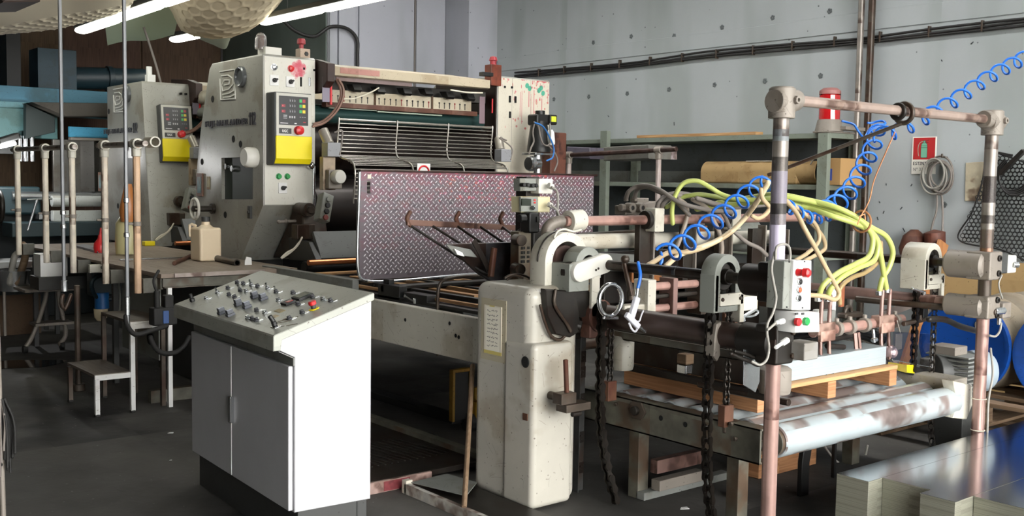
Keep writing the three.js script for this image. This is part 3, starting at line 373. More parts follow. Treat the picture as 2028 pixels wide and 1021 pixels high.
const press2 = press.clone(); press2.name = numbered('printing_unit'); press2.position.z -= 2.6; press2.userData = { label: 'pale grey printing unit second in the row, half hidden behind the handrail posts', category: 'printing machine', group: 'printing units in a row' }; scene.add(press2); base.set(press2, [X0, 0, zf]);
{
  // the second unit leans forward below, its front is plain and its control box tilts
  const prof2 = [[-7.66, 2.5], [-8.64, 2.5], [-8.66, 0.91], [-7.43, 0.91], [-7.645, 2.48]].reverse();
  const q = (n) => press2.children.find((c) => c.name === n); for (const n of ['button_box', 'lamp_box', 'chrome_rod']) press2.remove(q(n));
  const sf = q('side_frame'); sf.geometry = finish(prism('zy', prof2, X0, X1 + 0.02, { bevel: 0.012, seg: 2 }), undefined, [X0, 0, zf]);
  for (const c of [...sf.children]) if (/front_plate|push_button|rotary|slot|latch|recess|knob|round_cap|side_plate|handwheel/.test(c.name)) sf.remove(c);
  base.set(sf, [X0, 0, zf]); 
  part(sf, 'recess', bx(X0 - 0.006, X0, 1.38, 1.76, -8.1, -7.78, 0), mat('#20282a', { roughness: 0.5 })); for (const [x, y, h] of [[4.1, 2.4, 0.02], [4.15, 2.4, 0.02], [4.13, 2.22, 0.08]]) part(sf, 'slot', bx(x, x + 0.018, y - h / 2, y + h / 2, -7.66, -7.6, 0.002), M.hole);
  const cb = q('control_box'), w = new THREE.Group(); cb.position.set(0.105, 0, 0); cb.rotation.x = -0.12; cb.position.y = 0.0 + 0.03; cb.position.z = -0.02 + 0.255;
  const lb = part(press2, 'lamp_box', bx(3.84, 3.92, 2.5, 2.58, -7.86, -7.78, 0.005), M.white); part(lb, 'lamp_head', rod([3.87, 2.57, -7.82], [3.87, 2.66, -7.82], 0.028), M.white); part(press2, 'thin_cable', tube([[3.98, 2.5, -7.8], [3.94, 2.72, -7.85], [3.85, 3.05, -7.9]], 0.012), M.hoseGrey);
}
// tie beams and lagged pipes between the two units
solo('ceiling_pipe', 'pale lagged pipe running between the two printing units near their tops', 'pipe', rod([4.3,2.367,-10.604], [4.3,2.37,-9.855], 0.07), M.cream, [4.3,2.367,-10.604]);
solo('ceiling_pipe', 'lower grey lagged pipe running between the two printing units', 'pipe', rod([4.3,2.222,-10.581], [4.3,2.219,-9.857], 0.055), M.greyGreen, [4.3,2.222,-10.581]);
// ---------- pump and post beyond the far frame ----------
{
  const T = thing('gear_motor', 'black upright gear motor with a yellow sticker in front of the ink-streaked frame', 'motor', [6.3, 1.3, -7.35]);
  part(T, 'motor_body', turned([6.32, 1.86, -7.36], [6.32, 2.14, -7.36], [[0, 0], [0.11, 0], [0.105, 0.2], [0.085, 0.75], [0.07, 1], [0, 1]]), M.black);
  part(T, 'gear_head', [bx(6.24, 6.39, 2.1, 2.2, -7.44, -7.3, 0.02), rod([6.33, 2.19, -7.36], [6.33, 2.235, -7.36], 0.045)], M.black);
  const jb = part(T, 'terminal_box', bx(6.38, 6.47, 2.11, 2.2, -7.36, -7.28, 0.01), M.black); part(jb, 'yellow_sticker', bx(6.395, 6.455, 2.135, 2.185, -7.283, -7.276, 0.002), mat('#cfd93a', { roughness: 0.5 }));
  part(T, 'white_capacitor', turned([6.38, 1.92, -7.25], [6.36, 2.06, -7.25], [[0, 0], [0.03, 0.05], [0.034, 0.2], [0.034, 0.8], [0.02, 1], [0, 1]]), M.white);
  part(T, 'flange', bx(6.2, 6.44, 1.83, 1.85, -7.46, -7.26, 0.004), M.alu);
  part(T, 'support_tube', rod([6.31, 1.3, -7.36], [6.31, 1.84, -7.36], 0.04), M.alu);
  part(T, 'side_drum', [rod([6.13, 1.75, -7.28], [6.19, 1.75, -7.28], 0.07, { c: 0.012 }), rod([6.19, 1.75, -7.28], [6.27, 1.75, -7.3], 0.045)], M.alu);
  for (const [pts, m] of [[[[6.125,2.115,-7.2],[6.173,2.082,-7.2],[6.199,1.993,-7.2],[6.236,1.927,-7.2],[6.29,1.915,-7.2],[6.326,1.962,-7.2]], M.hoseGrey], [[[6.12,2.11,-7.18],[6.209,2.083,-7.18],[6.302,1.974,-7.18],[6.346,1.885,-7.18],[6.33,1.807,-7.18],[6.264,1.779,-7.18]], mat('#2f6db0', { roughness: 0.35 })], [[[6.142,2.094,-7.22],[6.126,2.027,-7.22],[6.14,1.946,-7.22],[6.111,1.892,-7.22],[6.089,1.837,-7.22]], M.hoseGrey], [[[6.309,1.907,-7.2],[6.383,1.841,-7.2],[6.41,1.773,-7.2],[6.375,1.69,-7.2]], M.hoseGrey], [[[6.301,2.105,-7.19],[6.309,2.033,-7.19],[6.305,1.952,-7.19]], M.cableGrey]]) part(T, 'hose', tube(pts, 0.008), m);
  solo('rusty_tank', 'rust-brown upright metal tank behind the gear motor', 'tank', [bx(6.5, 6.7, 1.2, 2.05, -7.6, -7.4, 0.012)], mat('#6b3f30', { map: tPole, roughness: 0.55 }), [6.52, 1.2, -7.45]);
}

// ---------- sheet feeder ----------
const F = thing('sheet_feeder', 'sheet feeder of the metal printing line with cream column, copper-brown posts and hanging drive chains', 'feeder', [3.4, 0, -4]);
const PX = 3.69, PZ = -2.74, QX = 5.5, SY = 1.187;
{
  // cream column and its cover
  const col = part(F, 'main_column', bx(3.254, 3.579, 0.000, 1.086, -4.278, -3.828, 0.055), M.column);
  part(col, 'seam_strip', bx(3.383, 3.389, 0.834, 1.045, -3.832, -3.824, 0), M.brown);
  const cov = part(F, 'column_cover', bx(3.242, 3.507, 0.012, 0.820, -4.019, -3.785, 0.03), M.column);
  part(cov, 'cover_hole', rod([3.254, 0.729, -3.847], [3.238, 0.729, -3.847], 0.028), M.hole);
  part(cov, 'chipped_paint', [bx(3.238, 3.243, 0.447, 0.480, -3.857, -3.823, 0)], M.rust);
  const nt = [[3.397, 0.94, -4.36], [3.397, 0.69, -4.22]];
  const note = part(col, 'paper_note', bx(3.248, 3.255, 0.729, 0.973, -4.182, -4.043, 0.001), mat('#ffffff', { roughness: 0.8, map: canvasTex(128, 256, (c, w, h) => { c.fillStyle = '#d9d2bf'; c.fillRect(0, 0, w, h); c.fillStyle = '#e6e1d0'; c.fillRect(12, 6, w - 24, h - 26); c.strokeStyle = '#3c3a3a'; c.lineWidth = 2; for (let r = 0; r < 9; r++) { const y = 28 + r * 23; c.beginPath(); for (let k = 0; k < 16; k++) { const x = 22 + k * 5.6 * (0.8 + 0.2 * rnd()); (k % 6 ? c.lineTo(x, y + rr(-6, 6)) : c.moveTo(x, y)); } c.stroke(); } c.fillStyle = '#c9b96b'; c.fillRect(0, h - 18, w, 18); c.fillRect(w * 0.3, 0, w * 0.3, 5); }) }));
  note.geometry = rectUV(bx(3.248, 3.254, 0.729, 0.973, -4.182, -4.043, 0), -4.182, -4.043, 0.729, 0.973, 'z', 'y').translate(-3.4, 0, 4);
  part(col, 'tape_mark', bx(3.251, 3.254, 0.696, 1.007, -4.211, -4.010, 0), mat('#b5ac93', { map: tPaint, roughness: 0.5 }));
  // handle with block on the cover
  const hb = part(F, 'handle_bar', rod([3.349, 0.595, -3.665], [3.337, 0.758, -3.665], 0.012), M.rust); part(hb, 'handle_block', [bx(3.292, 3.388, 0.547, 0.600, -3.704, -3.637, 0.004), bx(3.306, 3.464, 0.511, 0.549, -3.694, -3.617, 0.004)], M.oily); part(hb, 'handle_stem', rod([3.349, 0.566, -3.790], [3.349, 0.566, -3.684], 0.02), M.oily); part(hb, 'bolt', rod([3.349, 0.499, -3.627], [3.407, 0.499, -3.627], 0.012), M.oilyDark);
  // side beams and feed board
  const sb = part(F, 'side_beam', bx(3.42, 3.47, 0.612, 0.858, -7.4, -4.46, 0.008), M.cream); for (const p of [[3.418,0.773,-5.159],[3.418,0.742,-4.657],[3.418,0.737,-4.629],[3.418,0.803,-4.715]]) part(sb, 'beam_hole', rod([3.425, p[1], p[2]], [3.417, p[1], p[2]], 0.011), M.hole);
  part(F, 'upper_side_beam', bx(3.55, 3.6, 0.78, 0.935, -7.3, -5.98, 0.006), M.grey);
  part(F, 'far_side_beam', bx(5.5, 5.56, 0.6, 0.86, -7.4, -4.0, 0.008), M.grey);
  part(F, 'feed_table', bx(3.6, 5.5, 0.84, 0.86, -7.2, -4.35, 0.003), M.black);
  for (let i = 0; i < 12; i++) part(F, 'feed_slat', bx(3.66 + i * 0.145, 3.69 + i * 0.145 + (i % 3) * 0.012, 0.865, 0.885 + (i % 2) * 0.008, -6.9 + (i % 4) * 0.1, -4.55 - ((i * 7) % 5) * 0.16, 0.004), i % 3 === 1 ? M.darkGrey : M.woodPale, { grain: 'z' });
  part(F, 'cross_slat', bx(3.6, 5.48, 0.87, 0.89, -7.02, -6.96, 0.004), M.woodPale, { grain: 'x' }); part(F, 'cross_roller', rod([3.6, 0.9, -5.7], [5.5, 0.9, -5.7], 0.022), M.oilyDark);
  const ck = [[3.62,0.898,-5.926],[3.62,0.836,-5.71]]; part(F, 'table_bracket', [bx(3.6, 3.66, 0.83, 0.93, -5.75, -5.5, 0.004), bx(3.6, 3.68, 0.85, 0.9, -5.45, -5.2, 0.004), bx(3.62, 3.66, 0.9, 0.96, -5.72, -5.65, 0.004)], M.black);
  part(F, 'clamp_lever', [rod([3.6,0.876,-5.43], [3.6,0.849,-5.324], 0.007), ball([3.6,0.876,-5.43], 0.011), rod([3.6,0.874,-5.325], [3.6,0.837,-5.324], 0.012)], M.alu);
  part(F, 'bent_rail', tube([[3.47, 0.6, -4.9], [3.47, 0.7, -4.9], [3.475, 0.985, -4.9], [3.5, 1.02, -4.9], [3.58, 1.035, -4.9], [3.8, 1.04, -4.9], [4.05, 1.04, -4.9]], 0.0105, 60), M.oily);
  // lay arm frame standing on the table
  const lf = [[3.152,1.365,-4.75],[4.004,1.318,-4.75]]; part(F, 'lay_bar', bar(lf[0], lf[1], 0.032, 0.02), mat('#7a5a4d', { map: tPole, roughness: 0.5, metalness: 0.3 }));
  for (const x of [806, 905, 1000]) part(F, 'lay_hook', tube([[3.174,1.419,-4.75],[3.155,1.387,-4.75],[3.175,1.349,-4.75]].map((p, i) => [p[0] + (x - 806) * 0.0033, p[1] - (x - 806) * 0.00005, p[2]]), 0.012), M.rust);
  for (const [a, b] of [[[3.175,1.349,-4.75], [3.49,1.08,-4.45]], [[3.317,1.346,-4.75], [3.431,1.238,-4.6]], [[3.488,1.341,-4.75], [3.531,1.244,-4.55]], [[3.648,1.336,-4.75], [3.672,1.249,-4.55]], [[3.813,1.33,-4.75], [3.739,1.269,-4.5]]]) part(F, 'lay_rod', rod(a, b, 0.0075), M.oilyDark);
  const tr = [[3.24,1.26,-4.5],[3.776,1.26,-4.5],[3.855,1.024,-4.5],[3.548,1.04,-4.5],[3.443,1.1,-4.5]]; part(F, 'sheet_tray', prism('xy', tr, -4.52, -4.5, { bevel: 0.003 }), mat('#5e5f66', { map: tSteel, roughness: 0.35, metalness: 0.6 })); const tf = [[3.183,1.264,-4.42],[3.346,1.233,-4.42],[3.39,1.189,-4.42],[3.248,1.207,-4.42]]; part(F, 'tray_flap', prism('xy', tf, -4.44, -4.43, { bevel: 0.002 }), M.grey); const pw = [[3.224,1.242,-4.41],[3.276,1.22,-4.41],[3.29,1.198,-4.41],[3.244,1.21,-4.41]]; part(F, 'white_card', prism('xy', pw, -4.42, -4.41, { bevel: 0.001 }), M.white);
  part(F, 'flat_bar', bar([3.34,1.282,-4.4], [3.457,1.107,-4.4], 0.032, 0.01), M.oilyDark); part(F, 'rusty_stake', rod([3.442,1.088,-4.38], [3.463,1.242,-4.38], 0.017), M.rust);
  // instruments on the inner post
  const ip = part(F, 'instrument_post', bx(3.66, 3.76, 0.9, 1.62, -4.45, -4.36, 0.006), M.oilyDark);
  const kbx = part(ip, 'knob_box', prism('xy', [[3.566,1.61,-4.3],[3.679,1.611,-4.3],[3.684,1.544,-4.3],[3.571,1.543,-4.3]], -4.36, -4.3, { bevel: 0.004 }), M.greyGreen); 
  part(ip, 'knob_box_side', bx(3.69, 3.79, 1.53, 1.61, -4.36, -4.29, 0.005), M.creamClean); for (const p of [[3.571,1.576,-4.28],[3.599,1.576,-4.28],[3.631,1.573,-4.28],[3.655,1.574,-4.28]]) part(ip, 'black_knob', rod([p[0], p[1], -4.3], [p[0], p[1], -4.265], 0.0105), M.black);
  const sbx = part(ip, 'meter_box', prism('xy', [[3.568,1.514,-4.3],[3.774,1.514,-4.3],[3.773,1.43,-4.3],[3.574,1.431,-4.3]], -4.38, -4.29, { bevel: 0.005 }), mat('#d8cfa8', { roughness: 0.45, map: tClean })); part(ip, 'meter_face', prism('xy', [[3.56,1.512,-4.285],[3.682,1.512,-4.285],[3.684,1.434,-4.285],[3.565,1.435,-4.285]], -4.3, -4.284, { bevel: 0.002 }), M.greyGreen); part(ip, 'meter_screen', prism('xy', [[3.562,1.504,-4.28],[3.629,1.504,-4.28],[3.629,1.466,-4.28],[3.563,1.467,-4.28]], -4.29, -4.278, { bevel: 0.002 }), mat('#23291f', { roughness: 0.2 })); part(ip, 'meter_knob', rod([3.648,1.455,-4.285], [3.627,1.456,-4.26], 0.011), M.chrome); for (const p of [[3.655,1.496,-4.282],[3.656,1.482,-4.282]]) part(ip, 'meter_button', bc(p, 0.012, 0.008, 0.006, 0.001), p[1] > 1.47 ? M.red : M.green);
  part(ip, 'cable_gland', [rod([3.722,1.575,-4.25], [3.754,1.567,-4.25], 0.016), rod([3.724,1.475,-4.25], [3.749,1.467,-4.25], 0.014)], M.creamClean); part(ip, 'instrument_cable', [tube([[3.721,1.567,-4.22],[3.757,1.546,-4.22],[3.766,1.487,-4.22],[3.764,1.419,-4.22],[3.794,1.365,-4.22]], 0.006), tube([[3.711,1.471,-4.21],[3.747,1.447,-4.21],[3.77,1.406,-4.21],[3.807,1.351,-4.21]], 0.006)], M.cableGrey);
  part(ip, 'black_solenoid', [bc([3.621,1.378,-4.28], 0.07, 0.11, 0.08, 0.01), rod([3.531,1.401,-4.26], [3.572,1.401,-4.26], 0.022), bc([3.639,1.395,-4.24], 0.02, 0.03, 0.02, 0.003)], M.black);
  const ct = part(F, 'counter_box', bx(3.555, 3.645, 1.07, 1.33, -4.36, -4.29, 0.006), mat('#8d8678', { map: tSteel, roughness: 0.4, metalness: 0.4 })); part(ct, 'counter_body', bx(3.64, 3.74, 1.07, 1.34, -4.42, -4.28, 0.02), M.oilyDark);
  for (const p of [[3.553,1.288,-4.28],[3.549,1.136,-4.28]]) part(ct, 'counter_knob', rod([p[0] - 0.01, p[1], -4.3], [p[0] - 0.035, p[1], -4.22], 0.03), M.oily); for (let r = 0; r < 4; r++) for (let c = 0; c < 6; c++) if (c !== 3) part(ct, 'counter_digit', bx(3.572 + c * 0.0105, 3.577 + c * 0.0105, 1.235 - r * 0.024, 1.249 - r * 0.024, -4.2885, -4.286, 0), M.black);
  part(F, 'top_wire', tube([[3.272,1.117,-4.05],[3.304,1.128,-4.05],[3.343,1.126,-4.05],[3.386,1.112,-4.05]], 0.007), M.shaft); part(F, 'top_wire', tube([[3.329,1.103,-4.1],[3.378,1.126,-4.1],[3.444,1.115,-4.1],[3.485,1.098,-4.1]], 0.006), M.shaft);

  // gear arch, chain hoods
  const arch = (cx, cy, R, r, z0, z1, y0, m, name = 'gear_housing') => { const out = [[cx - R, y0], ...arcPts(cx, cy, R, Math.PI, 0, 24), [cx + R, y0]], inn = [[cx - r, y0 + 0.02], ...arcPts(cx, cy, r, Math.PI, 0, 24), [cx + r, y0 + 0.02]]; return part(F, name, prism('xy', out, z0, z1, { bevel: 0.007, holes: [inn], seg: 2 }), m); };
  const a1 = arch(3.55, 1.2, 0.146, 0.106, -4.02, -3.9, 1.05, M.cream); part(a1, 'gear_back', [bx(3.44, 3.66, 1.06, 1.28, -4.03, -4.0, 0.01), rod([3.56, 1.19, -4.0], [3.56, 1.19, -3.93], 0.09)], mat('#4a3733', { map: tSteel, roughness: 0.5 })); part(a1, 'cover_box', bx(3.447, 3.58, 1.062, 1.198, -3.97, -3.77, 0.004), M.greyGreen);
  part(a1, 'rim_seam', torus([3.55, 1.2, -3.955], 0.148, 0.004, 'z', Math.PI), M.oilyDark);
  const a2 = arch(3.585, 1.19, 0.088, 0.055, -3.88, -3.78, 1.12, M.greyGreen, 'small_gear_hood');
  const sL = [3.5, 1.158], sR = [3.672, 1.195], sa = Math.atan2(sR[1] - sL[1], sR[0] - sL[0]);
  const std = [...arcPts(sL[0], sL[1], 0.048, sa + Math.PI / 2, sa + Math.PI * 1.5, 14), ...arcPts(sR[0], sR[1], 0.048, sa - Math.PI / 2, sa + Math.PI / 2, 14)];
  const lc = part(F, 'link_cover', prism('xy', std, -3.8, -3.745, { bevel: 0.006, seg: 2 }), M.creamClean); for (const x of [3.6, 3.616]) part(lc, 'cover_screw', rod([x, 1.166 + (x - 3.6) * 0.4, -3.747], [x, 1.166 + (x - 3.6) * 0.4, -3.741], 0.006), M.shaft); part(lc, 'dark_backing', prism('xy', std.map(([x, y]) => [x - 0.008, y - 0.003]), -3.835, -3.8, { bevel: 0.004 }), M.oilyDark);
  part(F, 'scale_plate', bx(3.6, 3.655, 0.93, 1.15, -3.79, -3.77, 0.004), M.cream);
  part(F, 'gearbox_underside', [rod([3.56, 1.0, -3.95], [3.56, 1.0, -3.8], 0.075), bx(3.5, 3.62, 0.93, 1.06, -4.0, -3.86, 0.02), rod([3.44, 0.92, -3.9], [3.56, 0.88, -3.8], 0.03), bx(3.56, 3.68, 0.8, 1.05, -3.98, -3.9, 0.01)], M.oilyDark);
  part(F, 'gear_casing', prism('xy', [[3.311,1.083,-3.79],[3.516,1.062,-3.79],[3.555,0.862,-3.79],[3.481,0.835,-3.79],[3.382,0.858,-3.79],[3.327,0.953,-3.79]], -3.83, -3.79, { bevel: 0.006 }), M.oilyDark);
  part(F, 'oil_pipe', [tube([[3.367,1.074,-3.78],[3.362,1.013,-3.78],[3.396,0.961,-3.78],[3.444,0.909,-3.78],[3.471,0.869,-3.78]], 0.009), tube([[3.29,1.003,-3.8],[3.324,0.915,-3.8],[3.364,0.851,-3.8],[3.424,0.828,-3.8],[3.463,0.855,-3.8]], 0.008), tube([[3.349,1.007,-3.85],[3.399,0.979,-3.85],[3.45,0.9,-3.85],[3.503,0.826,-3.85]], 0.007)], M.oily); part(F, 'short_rod', rod([3.45,0.91,-3.85], [3.496,0.89,-3.8], 0.006), M.shaft);
  // horizontal shafts along the near side
  part(F, 'drive_shaft', rod([PX, SY, -3.76], [PX, SY, PZ + 0.1], 0.0255, { seg: 28 }), M.shaft); for (const z of [-3.62, -3.3]) part(F, 'shaft_ring', rod([PX, SY, z - 0.012], [PX, SY, z + 0.012], 0.0275), M.black);
  part(F, 'guide_tube', rod([PX, 0.93, -3.8], [PX, 0.93, PZ + 0.05], 0.058, { seg: 32 }), mat('#4a3a34', { map: tPole, roughness: 0.4, metalness: 0.3 })); part(F, 'tube_collar', [pipe([PX - 0.02, 0.93, -3.83], [PX - 0.02, 0.93, -3.77], 0.082, 0.02, 28), bx(3.6, 3.72, 0.82, 0.9, -3.85, -3.78, 0.006)], mat('#6d4a3f', { map: tPole, roughness: 0.45, metalness: 0.2 }));
  part(F, 'angle_bar', [bx(3.735, 3.745, 0.815, 0.855, -4.0, -2.82, 0.002), bx(3.735, 3.78, 0.815, 0.823, -4.0, -2.82, 0.002)], M.rail);
  // chain hoods with their wheels
  const hood = (x, z, m, dz = 0.085) => { const h = arch(x, 1.2, 0.088, 0.06, z - dz, z, 1.03, m, 'chain_hood'); part(h, 'chain_wheel', [rod([x, SY, z - 0.07], [x, SY, z - 0.02], 0.062, { seg: 16 }), rod([x, SY, z - 0.03], [x, SY, z + 0.012], 0.036, { seg: 20 })], M.oilyDark); part(h, 'hood_side', bx(x - 0.09, x - 0.06, 1.03, 1.2, z - dz, z, 0.004), m); part(h, 'bracket', [bx(x - 0.06, x + 0.1, 1.06, 1.115, z - 0.005, z + 0.012, 0.004), bx(x + 0.075, x + 0.105, 0.98, 1.11, z - 0.06, z + 0.012, 0.004)], M.cream); for (const dx of [-0.05, 0.075]) part(h, 'bolt', rod([x + dx, 1.09, z + 0.01], [x + dx, 1.09, z + 0.02], 0.009, { seg: 6 }), M.oily); return h; };
  hood(3.695, -3.0, M.greyGreen); hood(5.515, -3.04, M.cream, 0.15);
  part(F, 'tube_hanger', prism('xy', [[3.63, 0.98], [3.66, 0.99], [3.655, 0.9], [3.66, 0.84], [3.64, 0.815], [3.615, 0.84], [3.62, 0.93]], -3.06, -3.0, { bevel: 0.004 }), M.clamp);
  // posts
  const post = (x, bands, m, mUp) => { const p = part(F, 'post', rod([x, 0, PZ], [x, 1.95, PZ], 0.0325, { seg: 32 }), m); for (const [y0, y1, bm, n] of bands) part(p, n, rod([x, y0, PZ], [x, y1, PZ], 0.0334, { seg: 32, c: 0.0004 }), bm); return p; };
  const yAt = (a) => a;
  post(PX, [[1.43, 1.92, M.poleGrey, 'worn_steel'], [1.655, 1.715, M.tape, 'tape_band'], [1.52, 1.655, M.tapeLilac, 'pale_sleeve'], [1.475, 1.52, M.tape, 'tape_band'], [1.27, 1.475, M.tapeLilac, 'pale_sleeve'], [0.86, 1.27, M.oilyDark, 'oily_section'], [1.78, 1.83, mat('#b8c4cc', { map: tPole, roughness: 0.5 }), 'old_label']], M.pole);
  post(QX, [[1.28, 1.92, M.poleGrey, 'worn_steel'], [1.52, 1.66, mat('#3c3138', { roughness: 0.35, map: tSteel }), 'tape_band'], [1.41, 1.455, mat('#3c3138', { roughness: 0.35, map: tSteel }), 'tape_band'], [1.23, 1.38, mat('#96735e', { map: tPole, roughness: 0.3, metalness: 0.5 }), 'copper_section'], [0.95, 1.23, M.oily, 'oily_section']], M.pole);
  for (const y of [0.3, 0.47]) part(F, 'cable_tie', torus([QX, y, PZ], 0.035, 0.0025, 'y'), M.paper);
  part(F, 'post_cable', tube([[5.478,0.75,-2.68],[5.514,0.611,-2.68],[5.483,0.478,-2.68],[5.486,0.287,-2.68]].concat([[5.54, 0.05, -2.71]]), 0.006), M.cableGrey);
  const jt = (x, s) => { const j = part(F, 'post_joint', [pipe([x, 1.875, PZ], [x, 2.0, PZ], 0.055, 0.02, 28), rod([x - 0.02 * s, 1.955, PZ], [x + 0.1 * s, 1.955, PZ], 0.045), rod([x - 0.055, 1.945, PZ], [x + 0.06, 1.945, PZ], 0.05), rod([x, 1.99, PZ], [x, 2.005, PZ], 0.05)], M.clamp); part(j, 'socket_screw', pipe([x + 0.02, 1.95, PZ + 0.03], [x + 0.02, 1.95, PZ + 0.07], 0.017, 0.008, 16), M.clamp); return j; };
  jt(PX, 1); jt(QX, -1);
  part(F, 'top_bar', rod([PX, 1.955, PZ], [QX, 1.955, PZ], 0.0235, { seg: 28 }), mat('#b39e93', { map: tPole, roughness: 0.4, metalness: 0.3 }));
  const rg = [4.634,1.95,-2.74]; part(F, 'ring_rod', [torus([rg[0], 1.945, PZ], 0.046, 0.012, 'x'), rod([rg[0], 1.9, PZ], [4.347,1.644,-3.3], 0.0095)], M.oily); part(F, 'ring_collar', torus([rg[0] - 0.05, 1.95, PZ], 0.033, 0.011, 'x'), M.oilyDark);
  // clamps on the near post
  for (const [y, r] of [[SY, 0.07], [0.925, 0.075]]) { const c = part(F, 'post_clamp', [rod([PX, y, PZ - 0.16], [PX, y, PZ + 0.02], r, { c: 0.012, seg: 28 }), bx(PX - 0.055, PX + 0.07, y - 0.085, y + 0.085, PZ - 0.06, PZ + 0.055, 0.012)], M.oilyDark); for (const s of [-1, 1]) part(c, 'clamp_bolt', rod([PX + 0.05, y + 0.05 * s, PZ + 0.05], [PX + 0.05, y + 0.05 * s, PZ + 0.068], 0.012, { seg: 6 }), M.oily); }
  // control boxes on the near post
  const zc = PZ + 0.05, cbx = part(F, 'pendant_box', prism('xy', [[3.647,1.287,-2.65],[3.769,1.283,-2.65],[3.775,1.075,-2.65],[3.645,1.083,-2.65]], zc - 0.02, -2.62, { bevel: 0.004 }), M.white); const B0 = [[3.609,1.288,-2.65],[3.676,1.081,-2.65]];
  part(cbx, 'box_lid_edge', prism('xy', [[3.603,1.285,-2.65],[3.65,1.283,-2.65],[3.648,1.085,-2.65],[3.6,1.088,-2.65]], zc - 0.03, -2.635, { bevel: 0.003 }), M.greyGreen);
  const es = [3.67,1.239,-2.61]; part(cbx, 'emergency_button', turned([es[0], es[1], -2.62], [es[0] + 0.012, es[1], -2.565], [[0, 0], [0.016, 0], [0.014, 0.4], [0.02, 0.5], [0.02, 0.85], [0.012, 1], [0, 1]]), M.red);
  [[1580, 557, M.black], [1579, 573, mat('#e0552f', { roughness: 0.4 })], [1578, 590, M.black]].forEach(([a, b, m], i) => { const p = [[3.676,1.2,-2.62], [3.674,1.166,-2.62], [3.673,1.131,-2.62]][i]; const r = part(cbx, 'push_button', pipe([p[0], p[1], -2.622], [p[0], p[1], -2.605], 0.0155, 0.011, 18), M.chrome); part(cbx, 'button_cap', rod([p[0], p[1], -2.622], [p[0] + 0.002, p[1], -2.602], 0.0105), m); });
  for (const p of [[3.612,1.284,-2.617],[3.716,1.281,-2.617],[3.606,1.098,-2.617],[3.713,1.088,-2.617]]) part(cbx, 'screw', rod([p[0], p[1], -2.622], [p[0], p[1], -2.616], 0.0035, { seg: 8 }), M.black);
  const cb2 = part(F, 'start_stop_box', prism('xy', [[3.642,1.075,-2.65],[3.811,1.064,-2.65],[3.816,0.979,-2.65],[3.643,0.99,-2.65]], zc - 0.02, -2.6, { bevel: 0.008, seg: 2 }), M.white); for (const [p, m] of [[[3.647,1.037,-2.59], M.red], [[3.703,1.035,-2.59], M.green]]) part(cb2, 'push_button', rod([p[0], p[1], -2.602], [p[0], p[1], -2.582], 0.0175), m); for (const p of [[3.646,1.07,-2.598],[3.688,1.067,-2.598]]) part(cb2, 'button_label', bc(p, 0.018, 0.009, 0.004, 0.001), M.darkGrey);
  part(cb2, 'cable_gland', [rod([3.589,1.042,-2.62], [3.555,1.04,-2.62], 0.012), rod([3.559,1.04,-2.62], [3.536,1.038,-2.62], 0.008)], M.white);
  part(F, 'terminal_box', [bx(3.74, 3.84, 0.86, 0.935, -2.72, -2.62, 0.006)], mat('#8a8782', { map: tPaint, roughness: 0.5 })); part(F, 'post_gland', [rod([3.621,0.962,-2.62], [3.581,0.949,-2.62], 0.013), rod([3.584,0.951,-2.62], [3.514,0.941,-2.6], 0.008)], M.white);
  part(F, 'post_wire', [tube([[3.521,1.3,-2.62],[3.525,1.345,-2.62],[3.565,1.358,-2.62],[3.606,1.347,-2.62],[3.618,1.315,-2.62],[3.616,1.292,-2.62]], 0.0055), tube([[3.527,1.324,-2.63],[3.51,1.263,-2.63],[3.527,1.2,-2.63],[3.547,1.137,-2.63],[3.527,1.076,-2.63],[3.496,1.037,-2.63],[3.495,0.996,-2.63],[3.511,0.933,-2.63],[3.497,0.888,-2.63],[3.456,0.872,-2.63],[3.406,0.889,-2.63]], 0.0055), tube([[3.536,1.038,-2.62],[3.51,1.025,-2.62],[3.487,1.014,-2.62]], 0.0055)], M.cableGrey);
  part(F, 'bundled_hose', [tube([[3.483,0.891,-2.8],[3.541,0.869,-2.8],[3.609,0.847,-2.8],[3.672,0.825,-2.8],[3.713,0.843,-2.8]], 0.009), tube([[3.506,0.9,-2.8],[3.573,0.883,-2.8],[3.66,0.857,-2.8],[3.708,0.87,-2.8]], 0.008)], M.oilyDark);
  // far clamps and sensors
  for (const [y, w] of [[SY, 0.075], [0.965, 0.06]]) { const c = part(F, 'far_clamp', [rod([QX - 0.02, y, PZ - 0.2], [QX - 0.02, y, PZ + 0.02], w, { c: 0.014, seg: 28 }), bx(QX - 0.06, QX + 0.075, y - w, y + w, PZ - 0.08, PZ + 0.055, 0.01)], M.clamp); for (const s of [-1, 1]) part(c, 'socket_screw', pipe([QX + 0.03, y + 0.04 * s, PZ + 0.05], [QX + 0.03, y + 0.04 * s, PZ + 0.066], 0.017, 0.009, 14), M.oilyDark); }
  const se = part(F, 'limit_switch', bx(QX + 0.07, QX + 0.15, SY - 0.045, SY + 0.065, PZ - 0.06, PZ + 0.05, 0.008), M.darkGrey); part(se, 'switch_cap', [bx(QX + 0.14, QX + 0.235, SY - 0.045, SY + 0.05, PZ - 0.03, PZ + 0.055, 0.008)], M.creamClean); part(se, 'switch_knob', rod([QX + 0.19, SY, PZ + 0.055], [QX + 0.215, SY, PZ + 0.075], 0.016), M.alu);
